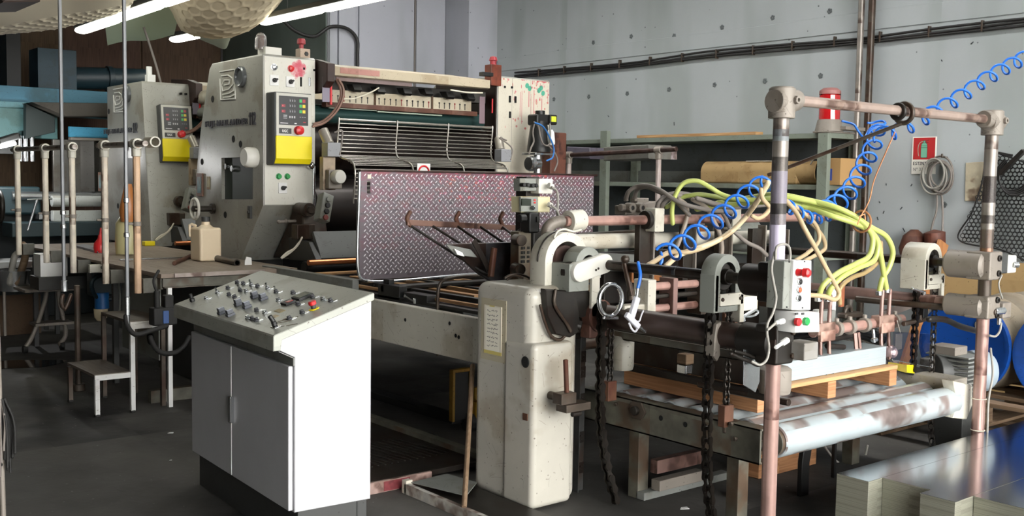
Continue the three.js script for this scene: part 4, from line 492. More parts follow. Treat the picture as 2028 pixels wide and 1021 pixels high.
  const s2 = part(F, 'valve_switch', bx(QX + 0.1, QX + 0.19, 0.9, 0.985, PZ - 0.02, PZ + 0.06, 0.008), M.clamp); part(s2, 'coil', [rod([QX + 0.02, 0.945, PZ + 0.05], [QX + 0.1, 0.945, PZ + 0.06], 0.02), rod([QX + 0.14, 0.86, PZ + 0.02], [QX + 0.14, 0.9, PZ + 0.02], 0.012)], M.alu); part(s2, 'switch_wire', tube([[5.561,1.135,-2.68],[5.531,1.096,-2.68],[5.547,1.055,-2.68],[5.579,1.013,-2.68]], 0.0045), M.cableGrey); part(s2, 'switch_wire', tube([[5.582,0.877,-2.68],[5.569,0.837,-2.68],[5.527,0.813,-2.68],[5.46,0.821,-2.68]], 0.006), M.cableGrey);
  // far shafts
  part(F, 'drive_shaft', rod([QX, SY, -4.2], [QX, SY, PZ - 0.1], 0.024), M.shaft); part(F, 'guide_tube', rod([QX, 0.965, -3.9], [QX, 0.965, PZ - 0.1], 0.038), M.pole);
  part(F, 'clamp_rod', rod([5.36, 0.95, -3.42], [5.52, 0.94, PZ + 0.06], 0.018), M.oily); const cl = [5.517,0.913,-3.1]; part(F, 'clamp_block', bc([cl[0], cl[1], -3.1], 0.05, 0.09, 0.05, 0.004), M.black); part(F, 'clamp_handle', [rod([5.484,1.014,-3.08], [5.367,1.04,-3.08], 0.008), rod([5.492,0.991,-3.08], [5.489,1.019,-3.08], 0.013)], M.alu);
  // cross shafts
  part(F, 'cross_shaft', rod([3.62, 1.395, -4.0], [6.0, 1.395, -4.0], 0.0265, { seg: 28 }), M.pink, { label: 'dusty pink cross shaft' });
  part(F, 'shaft_arm', [tube([[3.55, 1.27, -4.06], [3.56, 1.36, -4.06], [3.6, 1.39, -4.04], [3.66, 1.395, -4.0]], 0.032, 24)], M.clamp); part(F, 'arm_ring', pipe([3.64, 1.395, -4.0], [3.735, 1.4, -4.0], 0.055, 0.03, 28), M.cream); part(F, 'small_pipe', tube([[3.461,1.321,-3.9],[3.48,1.35,-3.9],[3.527,1.36,-3.9],[3.585,1.348,-3.9],[3.637,1.355,-3.9]], 0.006), M.cream);
  for (const x of [4.2, 4.86]) { part(F, 'shaft_collar', pipe([x, 1.395, -4.0], [x + 0.03, 1.395, -4.0], 0.05, 0.02, 26), M.oilyDark); part(F, 'collar_block', bx(x + 0.035, x + 0.11, 1.33, 1.46, -4.03, -3.95, 0.006), M.cream); }
  part(F, 'lower_cross_pipe', [rod([3.72, 1.275, -4.17], [5.6, 1.265, -4.17], 0.042, { seg: 24 })], M.cream); part(F, 'cross_plate', prism('xy', [[3.991,1.311,-4.3],[4.579,1.329,-4.3],[4.581,1.269,-4.3],[4.012,1.271,-4.3]], -4.32, -4.29, { bevel: 0.004 }), mat('#5d5a50', { map: tSteel, roughness: 0.5 })); part(F, 'cross_plate', prism('xy', [[4.063,1.205,-4.25],[4.51,1.176,-4.25],[4.514,1.072,-4.25],[4.085,1.105,-4.25]], -4.3, -4.26, { bevel: 0.004 }), M.grey);
  for (const [x, w, y0, y1] of [[4.19, 0.09, 1.06, 1.39], [4.55, 0.08, 1.0, 1.36], [4.86, 0.09, 0.98, 1.36], [5.17, 0.1, 0.98, 1.33], [5.42, 0.08, 1.0, 1.3]]) { const p = part(F, 'hanger_plate', bx(x, x + w, y0, y1, -4.06, -4.02, 0.003), mat('#3f3b36', { map: tSteel, roughness: 0.45, metalness: 0.3 })); part(p, 'plate_edge', bx(x + w, x + w + 0.012, y0 - 0.04, y1 + 0.02, -4.06, -4.0, 0.002), M.clamp); }
  // register heads: paired rods in blocks
  for (const [y, m, r] of [[1.08, M.pink, 0.021], [1.03, M.shaft, 0.013], [0.97, M.pink, 0.02]]) { part(F, 'register_rod', rod([3.86, y, -3.62], [4.24, y, -3.62], r), m); part(F, 'register_rod', rod([4.3, y, -3.65], [4.9, y, -3.65], r * 0.9), m); }
  for (const [x, w, m] of [[3.8, 0.06, M.cream], [3.985, 0.035, mat('#8a6a63', { map: tPole, roughness: 0.5 })], [4.2, 0.05, M.oily], [4.45, 0.04, M.oily], [4.62, 0.05, M.cream], [4.78, 0.04, M.oily]]) part(F, 'register_block', bx(x, x + w, 0.92, 1.12, -3.68, -3.58, 0.005), m);
  part(F, 'control_lever', [rod([3.648,1.21,-3.6], [3.682,1.05,-3.58], 0.012), ball([3.655,1.227,-3.6], 0.022), turned([3.7,1.03,-3.6], [3.69,1.114,-3.6], [[0, 0], [0.022, 0], [0.02, 0.4], [0.01, 1], [0, 1]])], M.oily); part(F, 'lever_bracket', bx(3.66, 3.83, 0.93, 1.0, -3.66, -3.6, 0.006), M.cream);
  part(F, 'sucker_block', prism('xy', [[4.182,1.03,-3.35],[4.362,1.035,-3.35],[4.366,0.963,-3.35],[4.244,0.96,-3.35]], -3.4, -3.35, { bevel: 0.004 }), M.cream); part(F, 'sucker_lever', [rod([4.056,0.959,-3.2], [4.155,0.992,-3.2], 0.009), rod([4.055,0.974,-3.2], [4.065,0.939,-3.2], 0.012), tube([[4.155,0.992,-3.2],[4.179,0.976,-3.2],[4.141,0.961,-3.2],[4.086,0.962,-3.2]], 0.006)], M.alu);
  part(F, 'drop_link', [bar([4.122,0.974,-3.3], [4.129,0.913,-3.3], 0.022, 0.016), bar([4.053,0.973,-3.3], [4.056,0.906,-3.3], 0.03, 0.02)], M.rust);
  part(F, 'pulley_cover', turned([5.25, 1.3, -4.3], [5.5, 1.28, -4.3], [[0, 0], [0.1, 0], [0.12, 0.2], [0.12, 0.8], [0.1, 1], [0, 1]], 28), M.greyGreen); part(F, 'drive_motor', [rod([5.0, 1.12, -4.5], [5.3, 1.12, -4.5], 0.13, { c: 0.02 }), bx(4.5, 5.3, 0.9, 1.02, -4.7, -4.3, 0.01)], M.oilyDark);
  part(F, 'inner_frame', [bx(4.2, 4.9, 0.9, 1.2, -4.35, -4.3, 0.01), bx(5.1, 5.5, 0.7, 1.1, -4.25, -4.2, 0.01)], M.oilyDark); for (const q of [[5.06, 5.2, 1.2, 1.33, -4.42, -4.4], [4.3, 4.55, 1.03, 1.12, -4.2, -4.18]]) part(F, 'orange_plate', bx(...q, 0.002), mat('#b0713f', { roughness: 0.5, map: tPaint }));
  part(F, 'red_tag', bx(5.58, 5.7, 1.39, 1.42, -4.0, -3.96, 0.003), M.red);
  // suction bar over the sheet pile
  const sbz = -3.18; part(F, 'suction_bar', rod([4.6, 0.845, sbz], [5.45, 0.855, sbz], 0.027, { seg: 24 }), M.pink);
  for (const x of [4.62, 5.18]) { const b = part(F, 'suction_clamp', bx(x - 0.03, x + 0.12, 0.835, 0.895, sbz - 0.01, sbz + 0.045, 0.005), mat('#a98b7d', { map: tPole, roughness: 0.45 })); part(b, 'clamp_plate', bx(x - 0.015, x + 0.115, 0.8, 0.855, sbz + 0.03, sbz + 0.05, 0.004), mat('#cda898', { map: tPole, roughness: 0.4 })); for (const d of [0.01, 0.085]) part(b, 'suction_tube', tube([[x + d, 1.03, sbz + 0.03], [x + d - 0.004, 0.9, sbz + 0.03], [x + d - 0.008, 0.8, sbz + 0.035], [x + d - 0.02, 0.7, sbz + 0.05], [x + d - 0.03, 0.655, sbz + 0.06]], 0.011, 30), M.pole); part(b, 'suction_cup', [x + 0.0, x + 0.06].map((q) => turned([q, 0.63, sbz + 0.06], [q, 0.665, sbz + 0.06], [[0, 0.2], [0.022, 0], [0.018, 0.5], [0.009, 1], [0, 1]], 14)), M.rubber); }
  for (const x of [4.8, 4.92, 5.06, 5.36]) part(F, 'bar_collar', [pipe([x, 0.848, sbz], [x + 0.03, 0.848, sbz], 0.04, 0.02, 22), rod([x + 0.015, 0.88, sbz], [x + 0.015, 0.905, sbz], 0.012)], M.clamp);
  for (const [x, s] of [[4.94, 1]]) part(F, 'fork_finger', [bar([x, 0.82, sbz + 0.03], [x + 0.01, 0.62, sbz + 0.05], 0.012, 0.02), bar([x + 0.03, 0.82, sbz + 0.03], [x + 0.05, 0.63, sbz + 0.05], 0.012, 0.02), bar([x + 0.01, 0.625, sbz + 0.05], [x + 0.05, 0.635, sbz + 0.05], 0.012, 0.02)], mat('#a6847a', { map: tPole, roughness: 0.4, metalness: 0.2 }));
  part(F, 'wing_screw', [rod([5.08, 0.83, sbz + 0.05], [5.08, 0.76, sbz + 0.06], 0.009), rod([5.06, 0.775, sbz + 0.06], [5.1, 0.775, sbz + 0.06], 0.012)], M.alu);
  part(F, 'separator_bar', [rod([4.66, 0.78, sbz - 0.05], [5.1, 0.79, sbz - 0.05], 0.016), rod([4.7, 0.77, sbz + 0.02], [4.86, 0.75, sbz + 0.02], 0.014)], M.oilyDark);
  part(F, 'dark_foil', [tube([[4.95, 0.79, -3.35], [5.1, 0.8, -3.32], [5.25, 0.78, -3.3], [5.38, 0.74, -3.28]], 0.05, 24), tube([[4.5, 0.76, -3.4], [4.8, 0.77, -3.4], [5.1, 0.77, -3.38]], 0.045, 24)], mat('#17181a', { roughness: 0.18 }));
  part(F, 'white_guide', [bx(5.0, 5.06, 0.85, 1.08, sbz - 0.2, sbz - 0.17, 0.004)], M.white); part(F, 'slotted_guide', bx(5.075, 5.11, 0.93, 1.07, sbz - 0.17, sbz - 0.15, 0.004), mat('#96573a', { map: tPole, roughness: 0.5 })); part(F, 'guide_fork', [torus([5.13, 0.9, sbz - 0.14], 0.03, 0.012, 'z', Math.PI), bx(5.05, 5.22, 0.87, 0.9, sbz - 0.16, sbz - 0.1, 0.01)], M.oily); part(F, 'dark_column', bx(4.88, 4.96, 0.84, 1.03, sbz - 0.22, sbz - 0.15, 0.004), mat('#3a302b', { map: tSteel, roughness: 0.5 })); part(F, 'grey_block', bx(4.8, 4.94, 0.85, 0.93, sbz - 0.15, sbz - 0.09, 0.005), M.grey); part(F, 'white_bottle', [bx(4.71, 4.75, 0.87, 0.95, sbz - 0.08, sbz - 0.04, 0.006)], M.white);
  part(F, 'hanging_tag', [bx(5.28, 5.35, 0.7, 0.79, sbz + 0.06, sbz + 0.066, 0.003), rod([5.33, 0.79, sbz + 0.063], [5.33, 0.86, sbz + 0.04], 0.004)], M.clamp);
  part(F, 'curved_shoe', prism('zy', [[sbz - 0.02, 0.7], [sbz + 0.02, 0.7], [sbz + 0.05, 0.6], [sbz + 0.12, 0.555], [sbz + 0.12, 0.545], [sbz + 0.03, 0.57], [sbz - 0.02, 0.63]], 5.16, 5.26, { bevel: 0.003 }), M.alu); part(F, 'alloy_foot', [ball([5.26, 0.69, sbz + 0.05], 0.04), bx(5.24, 5.34, 0.625, 0.64, sbz + 0.03, sbz + 0.06, 0.004)], mat('#b9a3a5', { roughness: 0.25, metalness: 0.6 }));
  const px1 = [[5.224,0.811,-3.1],[5.649,0.762,-3.1],[5.649,0.57,-3.1],[5.226,0.655,-3.1]]; part(F, 'clear_guard', prism('xy', px1, -3.1, -3.094, { bevel: 0.001 }), mat('#e8eaec', { phys: true, transmission: 1, thickness: 0, roughness: 0.05, ior: 1.49 })); part(F, 'guard_edge', [bar(px1[1], px1[2], 0.006, 0.01), bar(px1[2], px1[3], 0.006, 0.01)], M.alu);
  part(F, 'side_stop', prism('xy', [[5.217,0.645,-3.1],[5.656,0.555,-3.1],[5.656,0.497,-3.1],[5.21,0.604,-3.1]], -3.14, -3.1, { bevel: 0.003 }), M.black); part(F, 'yellow_sticker', prism('xy', [[5.375,0.613,-3.095],[5.454,0.605,-3.095],[5.458,0.556,-3.095],[5.378,0.57,-3.095]], -3.1, -3.094, { bevel: 0.001 }), M.yellow); part(F, 'yellow_strip', prism('xy', [[5.188,0.648,-3.095],[5.375,0.613,-3.095],[5.378,0.567,-3.095],[5.181,0.618,-3.095]], -3.099, -3.095, { bevel: 0.001 }), mat('#8a7a22', { roughness: 0.5, map: tPaint })); part(F, 'stop_end', bx(5.62, 5.67, 0.53, 0.62, -3.16, -3.1, 0.006), M.clamp);
  part(F, 'steel_strip', [bar([5.42, 0.86, -3.3], [5.75, 0.93, -3.25], 0.05, 0.012)], mat('#9c8d82', { map: tPole, roughness: 0.4, metalness: 0.4 })); part(F, 'side_arm', [tube([[5.237,0.899,-2.9],[5.394,0.887,-2.9],[5.559,0.839,-2.9],[5.759,0.795,-2.9]], 0.017)], M.oilyDark); part(F, 'stop_screw', [rod([5.33, 0.845, -3.1], [5.55, 0.855, -3.1], 0.014), rod([5.5, 0.85, -3.1], [5.5, 0.885, -3.1], 0.018)], M.oily);
  // bent sheet guides beside the near post
  const bg = [[3.614,0.892,-2.66],[3.726,0.882,-2.66],[3.727,0.741,-2.66],[3.701,0.697,-2.66],[3.619,0.738,-2.66]]; part(F, 'bent_guide', prism('xy', bg, -2.84, -2.835, { bevel: 0.001 }), M.alu);
  // pile table behind: counterweights and blowers under the angle bar
  for (const p of [[3.771,0.766,-3.7],[4.07,0.713,-3.7],[4.4,0.649,-3.7]]) part(F, 'blower_pot', turned([p[0], 0.66, -3.72], [p[0], 0.83, -3.72], [[0, 0], [0.055, 0], [0.06, 0.1], [0.06, 0.85], [0.045, 1], [0, 1]]), mat('#8d8a80', { map: tPaint, roughness: 0.5 })); part(F, 'blower_rail', [bx(3.86, 3.9, 0.635, 0.67, -4.0, -2.9, 0.004)], M.oilyDark); part(F, 'rail_rod', rod([3.87, 0.64, -3.3], [3.87, 0.64, -2.78], 0.016), M.shaft); part(F, 'back_plate', bx(3.95, 4.0, 0.66, 0.85, -4.0, -3.0, 0.004), mat('#4d4b47', { map: tSteel, roughness: 0.55 }));
  const dw = [[3.764,0.807,-3.4],[3.765,0.77,-3.4]]; part(F, 'counterweight', [bx(3.82, 3.88, 0.73, 0.78, -3.4, -3.34, 0.006)], M.woodOld); part(F, 'counterweight', bx(3.82, 3.87, 0.685, 0.728, -3.4, -3.34, 0.006), M.alu); part(F, 'pot', turned([3.92, 0.66, -2.9], [3.92, 0.78, -2.9], [[0, 0], [0.07, 0], [0.075, 0.2], [0.075, 0.9], [0.06, 1], [0, 1]]), M.clamp);
  // support column behind the chain
  part(F, 'steel_upright', [bx(3.66, 3.72, 0, 0.9, -3.98, -3.93, 0.004), bx(3.655, 3.66, 0, 0.9, -3.98, -3.9, 0.002)], mat('#4c4f52', { map: tSteel, roughness: 0.5, metalness: 0.3 })); for (const y of [0.12, 0.28, 0.48, 0.62, 0.7]) part(F, 'upright_bolt', [rod([3.69, y, -3.94], [3.69, y, -3.92], 0.014, { seg: 6 }), bx(3.67, 3.72, y - 0.03, y + 0.03, -3.935, -3.928, 0.002)], M.oilyDark);
  part(F, 'cross_tube', rod([3.75, 0.75, -4.0], [4.3, 0.75, -4.0], 0.03), M.oily);
  part(F, 'handwheel', torus([3.463,1.049,-3.5], 0.075, 0.011, 'z', Math.PI * 2, 40), M.chrome); part(F, 'handwheel_hub', [ bar([3.419,0.969,-3.5], [3.515,0.962,-3.5], 0.014, 0.014)], M.chrome);
  // chains
  const plate = [...arcPts(0, 0.021, 0.015, 0, Math.PI, 8), [-0.0085, 0], ...arcPts(0, -0.021, 0.015, Math.PI, 2 * Math.PI, 8), [0.0085, 0]];
  const linkG = [0.009, 0.0135].map((w) => mergeGeometries([-1, 1].map((s) => planarUV(prism('xy', plate, s * w - 0.002, s * w + 0.002, { bevel: 0 }))).concat([0.021, -0.021].map((y) => planarUV(rod([0, y, -w], [0, y, w], 0.0075, { seg: 8, c: 0 }))))));
  const off = base.get(F);
  const chain = (pts, turn = 0, sc = 1) => {
    const c = new THREE.CatmullRomCurve3(pts.map(V), false, 'centripetal'), L = c.getLength(), n = Math.floor(L / (0.042 * sc)), g = part(F, 'lift_chain', rod(pts[0], [pts[0][0], pts[0][1] - 0.01, pts[0][2]], 0.006), M.chain);
    for (let i = 0; i < n; i++) { const u = (i + 0.5) / n, m = new THREE.Mesh(linkG[i & 1], M.chain), p = c.getPointAt(u), t = c.getTangentAt(u).negate(); m.name = 'chain_link'; m.position.set(p.x - off[0], p.y - off[1], p.z - off[2]); m.quaternion.setFromUnitVectors(new THREE.Vector3(0, 1, 0), t).multiply(new THREE.Quaternion().setFromAxisAngle(new THREE.Vector3(0, 1, 0), turn + 0.05 * Math.sin(i * 1.7))); m.scale.setScalar(sc); m.castShadow = m.receiveShadow = true; g.add(m); }
  };
  chain([[3.605, 1.0, -3.7], [3.603, 0.7, -3.7], [3.605, 0.4, -3.69], [3.62, 0.2, -3.66], [3.65, 0.03, -3.62]], 0, 1.3);
  chain([[3.63, 1.17, -3.04], [3.63, 0.9, -3.04], [3.628, 0.6, -3.04], [3.63, 0.3, -3.03], [3.645, 0.15, -3.02], [3.665, 0.02, -3.0]], 0.25, 1.3);
  chain([[3.755, 1.16, -3.04], [3.757, 0.9, -3.04], [3.757, 0.58, -3.04]], 1.2, 0.8);
  chain([[3.69, 0.9, -3.72], [3.69, 0.6, -3.72]], 1.2, 0.8);
  chain([[5.45, 1.17, -3.1], [5.45, 0.8, -3.1], [5.45, 0.58, -3.1]]); chain([[5.58, 1.17, -3.06], [5.58, 0.7, -3.06], [5.57, 0.3, -3.05], [5.55, 0.02, -3.0]], 0.6);
}

// ---------- roller conveyor under the feeder ----------
{
  const T = thing('roller_conveyor', 'low roller conveyor with worn grey steel rollers and a drilled channel side rail', 'conveyor', [4.6, 0, -3.3]);
  const x0 = 3.75, z0 = -4.0, z1 = -2.84, yt = 0.525, yb = 0.365;
  const rl = part(T, 'side_rail', [bx(x0, x0 + 0.012, yb, yt, z0, z1, 0.002), bx(x0, x0 + 0.075, yt - 0.01, yt, z0, z1, 0.002), bx(x0, x0 + 0.075, yb, yb + 0.01, z0, z1, 0.002)], M.rail);
  const nut = [3.75,0.477,-3.583]; part(rl, 'axle_plate', prism('zy', [0, 1, 2, 3, 4, 5].map((k) => [nut[2] + 0.062 * Math.cos(k * 1.047), nut[1] + 0.05 * Math.sin(k * 1.047)]), x0 - 0.012, x0, { bevel: 0.003 }), M.oily); part(rl, 'axle_nut', rod([x0 - 0.032, nut[1], nut[2]], [x0, nut[1], nut[2]], 0.023, { seg: 12 }), M.oilyDark);
  for (const p of [[3.75,0.473,-3.866],[3.75,0.467,-3.428],[3.75,0.465,-3.273],[3.75,0.465,-3.123]]) part(rl, 'rail_hole', rod([x0 - 0.002, p[1], p[2]], [x0 + 0.004, p[1], p[2]], 0.014), M.hole);
  for (const p of [[3.75,0.482,-3.727],[3.75,0.458,-2.971],[3.75,0.522,-2.996]]) part(rl, 'rail_bolt', rod([x0 - 0.016, p[1], p[2]], [x0, p[1], p[2]], 0.011, { seg: 6 }), M.oily);
  const fr = part(T, 'far_rail', bx(5.46, 5.6, 0.4, 0.556, -3.9, -2.86, 0.006), mat('#a39c90', { map: tPaint, roughness: 0.5 })); part(fr, 'end_plate', prism('xy', [[5.332,0.573,-2.82],[5.539,0.531,-2.82],[5.55,0.418,-2.82],[5.497,0.344,-2.82],[5.35,0.372,-2.82],[5.406,0.45,-2.82],[5.364,0.51,-2.82]], -2.87, -2.8, { bevel: 0.005 }), M.cream);
  const worn = tex(512, 1.5, (u, v) => { const k = sm(0.5, 0.62, fbm(u, v, 5, 4, 33)), d = sm(0.56, 0.7, fbm(u, v, 6, 5, 37)); let c = mix([0.86, 0.9, 0.91], [0.97, 0.98, 0.98], fbm(u, v, 10, 4, 3)); c = mix(c, [0.62, 0.5, 0.46], 0.75 * k); return mix(c, [0.42, 0.36, 0.34], 0.5 * d * k); });
  const mr = mat('#c3c8cb', { map: worn, roughness: 0.32, metalness: 0.35 });
  for (let i = 0; i < 8; i++) { const z = -2.86 - i * 0.157, r = part(T, 'roller', rod([3.875, 0.45, z], [5.42, 0.45, z], 0.075, { seg: 40, c: 0.006 }), mr); part(r, 'bearing_ring', pipe([3.855, 0.45, z], [3.878, 0.45, z], 0.064, 0.03, 28), M.rail); part(r, 'axle', rod([3.76, 0.45, z], [5.5, 0.45, z], 0.018), M.shaft); }
  for (const [x, z] of [[3.83, -3.68], [3.83, -3.05], [4.22, -3.36], [5.3, -3.4]]) part(T, 'leg', bx(x, x + 0.075, 0, 0.37, z - 0.035, z + 0.035, 0.004), M.rail);
  part(T, 'brace', bx(3.9, 4.24, 0.13, 0.2, -3.63, -3.58, 0.004), mat('#7b5f57', { map: tPole, roughness: 0.5 })); part(T, 'brace', bx(3.9, 4.24, 0.045, 0.1, -3.62, -3.56, 0.004), M.clamp); part(T, 'foot_bar', bx(3.83, 4.5, 0, 0.04, -3.66, -3.6, 0.004), M.grey);
  const hg = part(T, 'chain_bracket', bx(3.725, 3.79, 0.5, 0.6, -3.06, -3.02, 0.004), M.rust); part(hg, 'pin', rod([3.757, 0.47, -3.04], [3.757, 0.51, -3.04], 0.012), M.oily); part(T, 'chain_bracket', bx(3.66, 3.72, 0.51, 0.61, -3.75, -3.7, 0.004), M.rust);
}
// pallet on the rollers
function pallet(name, label, cat, x0, x1, z0, z1, y, m, m2, { h = 0.115, deck = 6 } = {}) {
  const T = thing(name, label, cat, [(x0 + x1) / 2, y, (z0 + z1) / 2]);
  for (let i = 0; i < 3; i++) { const a = x0 + (x1 - x0 - 0.07) * i / 2; part(T, 'runner', bx(a, a + 0.07, y, y + h - 0.022, z0, z1, 0.004), m, { grain: 'z' }); }
  for (let i = 0; i < deck; i++) { const a = z0 + (z1 - z0 - 0.1) * i / (deck - 1); part(T, 'deck_board', bx(x0 - 0.006, x1 + 0.006, y + h - 0.021, y + h, a, a + 0.1, 0.003), i % 2 ? m2 : m, { grain: 'x' }); }
  return T;
}
pallet('wooden_pallet', 'orange-toned wooden pallet lying on the conveyor rollers under the sheet pile', 'pallet', 4.0, 5.2, -3.93, -3.05, 0.527, M.woodOrange, M.woodPale, { h: 0.108 });
{
  const ln = tex(256, 0.5, (u, v) => mul([1, 1, 1], 0.86 + 0.14 * vnoise(u * 3, v * 220, 64, 5)), { my: 0.1 });
  solo('sheet_pile', 'pale blue-grey pile of metal sheets on the wooden pallet under the suction cups', 'sheet pile', bx(4.06, 5.17, 0.636, 0.735, -3.85, -3.1, 0.003), mat('#b9c4c8', { map: ln, roughness: 0.35, metalness: 0.3 }), [4.7, 0.642, -3.5]);
  // stacks of tinplate in the foreground
  const tl = tex(256, 0.6, (u, v) => mul([1, 1, 0.97], 0.7 + 0.3 * vnoise(u * 2, v * 200, 64, 9)), { my: 0.12 });
  const side = mat('#a5a499', { map: tl, roughness: 0.4, metalness: 0.4 });
  const st = (label, x0, x1, z0, z1, y) => { const T = thing('sheet_stack', label, 'sheet stack', [(x0 + x1) / 2, 0, (z0 + z1) / 2], 'stacks of bright tinplate in the foreground'); part(T, 'cut_edges', bx(x0, x1, 0.1, y - 0.001, z0, z1, 0.002), side); part(T, 'top_sheet', bx(x0, x1, y - 0.001, y, z0, z1, 0), mat('#b9bbbd', { roughness: 0.16, metalness: 1 })); for (const z of [z0 + 0.03, z1 - 0.05]) part(T, 'skid', bx(x0, x1, 0, 0.1, z - 0.02, z + 0.04, 0.003), M.woodOld, { grain: 'x' }); return T; };
  st('tinplate stack at the back of the foreground group, nearest the conveyor roller', 4.125, 6.1, -2.695, -2.533, 0.3);
  st('tinplate stack in the middle of the foreground group, set back from its neighbours', 4.235, 6.1, -2.532, -2.304, 0.2995);
  st('tinplate stack at the front of the foreground group', 4.15, 6.1, -2.303, -2.147, 0.3);
  st('tinplate stack cut off by the bottom right corner of the picture', 4.3, 6.1, -2.145, -1.75, 0.299);
}

// ---------- operator console (built in its own axes: x into the machine, z along the doors towards the viewer) ----------
{
  const T = thing('control_console', 'white steel operator console with sloped button panel and double doors', 'console', [2.149, 0, -5.203]); T.rotation.y = -0.0573415; base.set(T, [0, 0, 0]);
  const sideProf = [[0, 0.18], [0, 0.845], [-0.068, 0.879], [-0.068, 0.925], [0.362, 1.07], [0.362, 0.18]];
  part(T, 'cabinet', prism('xy', sideProf, 0.012, 1.237, { bevel: 0.003 }), M.console);
  const pl = part(T, 'plinth', bx(0.02, 0.35, 0, 0.182, 0.02, 1.225, 0.003), M.darkGrey); part(pl, 'plinth_seam', bx(0.3, 0.304, 0.01, 0.18, 1.224, 1.227, 0), M.black);
  const lid = part(T, 'lid', prism('xy', [[-0.1, 0.94], [-0.095, 0.947], [0.365, 1.1], [0.37, 1.095], [0.37, 1.068], [-0.06, 0.925], [-0.068, 0.88], [-0.1, 0.88]], 0.0, 1.25, { bevel: 0.003 }), M.lid);
  const dm = mat('#bcbcbf', { map: tClean, roughness: 0.5 });
  for (const [z0, z1] of [[0.03, 0.57], [0.58, 1.222]]) part(T, 'door', bx(-0.022, 0, 0.186, 0.806, z0, z1, 0.004), dm);
  part(T, 'lid_shade_strip', bx(-0.006, 0.002, 0.808, 0.843, 0.02, 1.235, 0.002), M.grey); part(T, 'under_lid_shade', prism('xy', [[-0.002, 0.843], [-0.07, 0.877], [-0.07, 0.873], [-0.004, 0.84]], 0.015, 1.235, { bevel: 0 }), M.grey);  // grey strips paint in the shade under the lid overhang
  part(T, 'door_edge_strip', bx(-0.024, -0.018, 0.19, 0.802, 0.571, 0.579, 0.001), M.white);
  part(T, 'door_handle', [bx(-0.044, -0.02, 0.445, 0.572, 0.588, 0.614, 0.006)], M.chrome);
  const up = V([-0.155, 0.465, 0]).normalize(), slope = Math.atan2(0.153, 0.46);
  const onLid = (p, h) => [p[0] + up.x * h, p[1] + up.y * h, p[2]];
  const pad = (p, lx, lz, h, r = 0.002) => new RoundedBoxGeometry(lx, h, lz, 1, r).translate(0, h / 2, 0).rotateZ(slope).translate(...p);
  const tilt = (p, a, b, r) => rod(onLid(p, a), onLid(p, b), r, { seg: 14 });
  const pts = [[0.137,1.024,0.127],[0.079,1.005,0.135],[0.203,1.046,0.085],[0.205,1.047,0.161],[0.209,1.048,0.261],[0.211,1.049,0.332],[0.143,1.026,0.277],[0.149,1.028,0.34],[0.085,1.007,0.278],[0.079,1.005,0.367],[0.212,1.049,0.459],[0.201,1.045,0.585],[0.223,1.053,0.73],[0.141,1.025,0.747],[0.226,1.054,0.935],[0.147,1.027,0.951],[0.224,1.053,1.046],[0.228,1.054,1.111],[0.025,0.987,0.773],[0.025,0.987,0.867],[0.033,0.989,1.113],[0.096,1.01,1.105],[-0.043,0.964,0.836],[-0.039,0.965,0.878],[-0.041,0.965,0.932],[0.011,0.982,0.163]];
  pts.forEach((p, i) => {
    const bright = [4, 6, 10, 11, 1].includes(i), s = part(lid, 'selector_switch', [tilt(p, 0, 0.009, 0.0125), tilt(p, 0.009, 0.018, 0.0095)], i % 3 === 1 ? M.alu : mat('#4a4b4e', { roughness: 0.35, metalness: 0.3 }));
    part(lid, 'switch_plate', pad([p[0] + 0.012, p[1] + 0.004, p[2] + 0.012], 0.024, 0.02, 0.003, 0.001), bright ? M.chrome : M.alu);
    if (bright) part(lid, 'switch_lever', rod(onLid(p, 0.012), onLid([p[0] - 0.006, p[1], p[2] + 0.01], 0.034), 0.005), M.chrome);
  });
  for (const p of [[0.122,1.019,0.519],[0.123,1.019,0.617],[0.033,0.989,0.536],[0.032,0.989,0.644],[-0.061,0.958,0.569],[-0.057,0.959,0.666]]) { part(lid, 'square_pushbutton', [pad(p, 0.038, 0.034, 0.014, 0.003), pad(onLid(p, 0.012), 0.03, 0.028, 0.018, 0.003)], mat('#4e5158', { roughness: 0.4 })); part(lid, 'button_cap', pad(onLid([p[0], p[1], p[2]], 0.03), 0.028, 0.026, 0.003, 0.001), mat('#8b8f9a', { roughness: 0.3 })); }
  const s1 = [0.21,1.048,0.862], s2 = [0.139,1.025,0.862], s3 = [0.072,1.002,0.919], s4 = [0.026,0.987,0.976], es = [0.145,1.027,1.118], k1 = [-0.04,0.965,1.128], k2 = [-0.038,0.966,0.104];
  const d1 = part(lid, 'counter_display', pad(s1, 0.075, 0.085, 0.014), M.black); part(lid, 'counter_screen', pad(onLid(s1, 0.013), 0.06, 0.07, 0.003, 0.001), mat('#26352a', { roughness: 0.2 }));
  part(lid, 'speed_display', pad(s2, 0.05, 0.062, 0.012), M.black); part(lid, 'speed_screen', pad(onLid([s2[0] + 0.004, s2[1] + 0.001, s2[2] + 0.008], 0.011), 0.03, 0.028, 0.003, 0.001), mat('#8a1f22', { roughness: 0.25 }));
  part(lid, 'instruction_label', pad(s3, 0.03, 0.07, 0.0025, 0.001), mat('#9b8a63', { roughness: 0.5 })); part(lid, 'tan_label', pad(s4, 0.022, 0.045, 0.0025, 0.001), mat('#a9987a', { roughness: 0.5 }));
  part(lid, 'stop_collar', tilt(es, 0, 0.004, 0.024), M.yellow); part(lid, 'stop_stem', tilt(es, 0.003, 0.022, 0.012), M.darkGrey); part(lid, 'emergency_button', tilt(es, 0.02, 0.038, 0.0175), M.red);
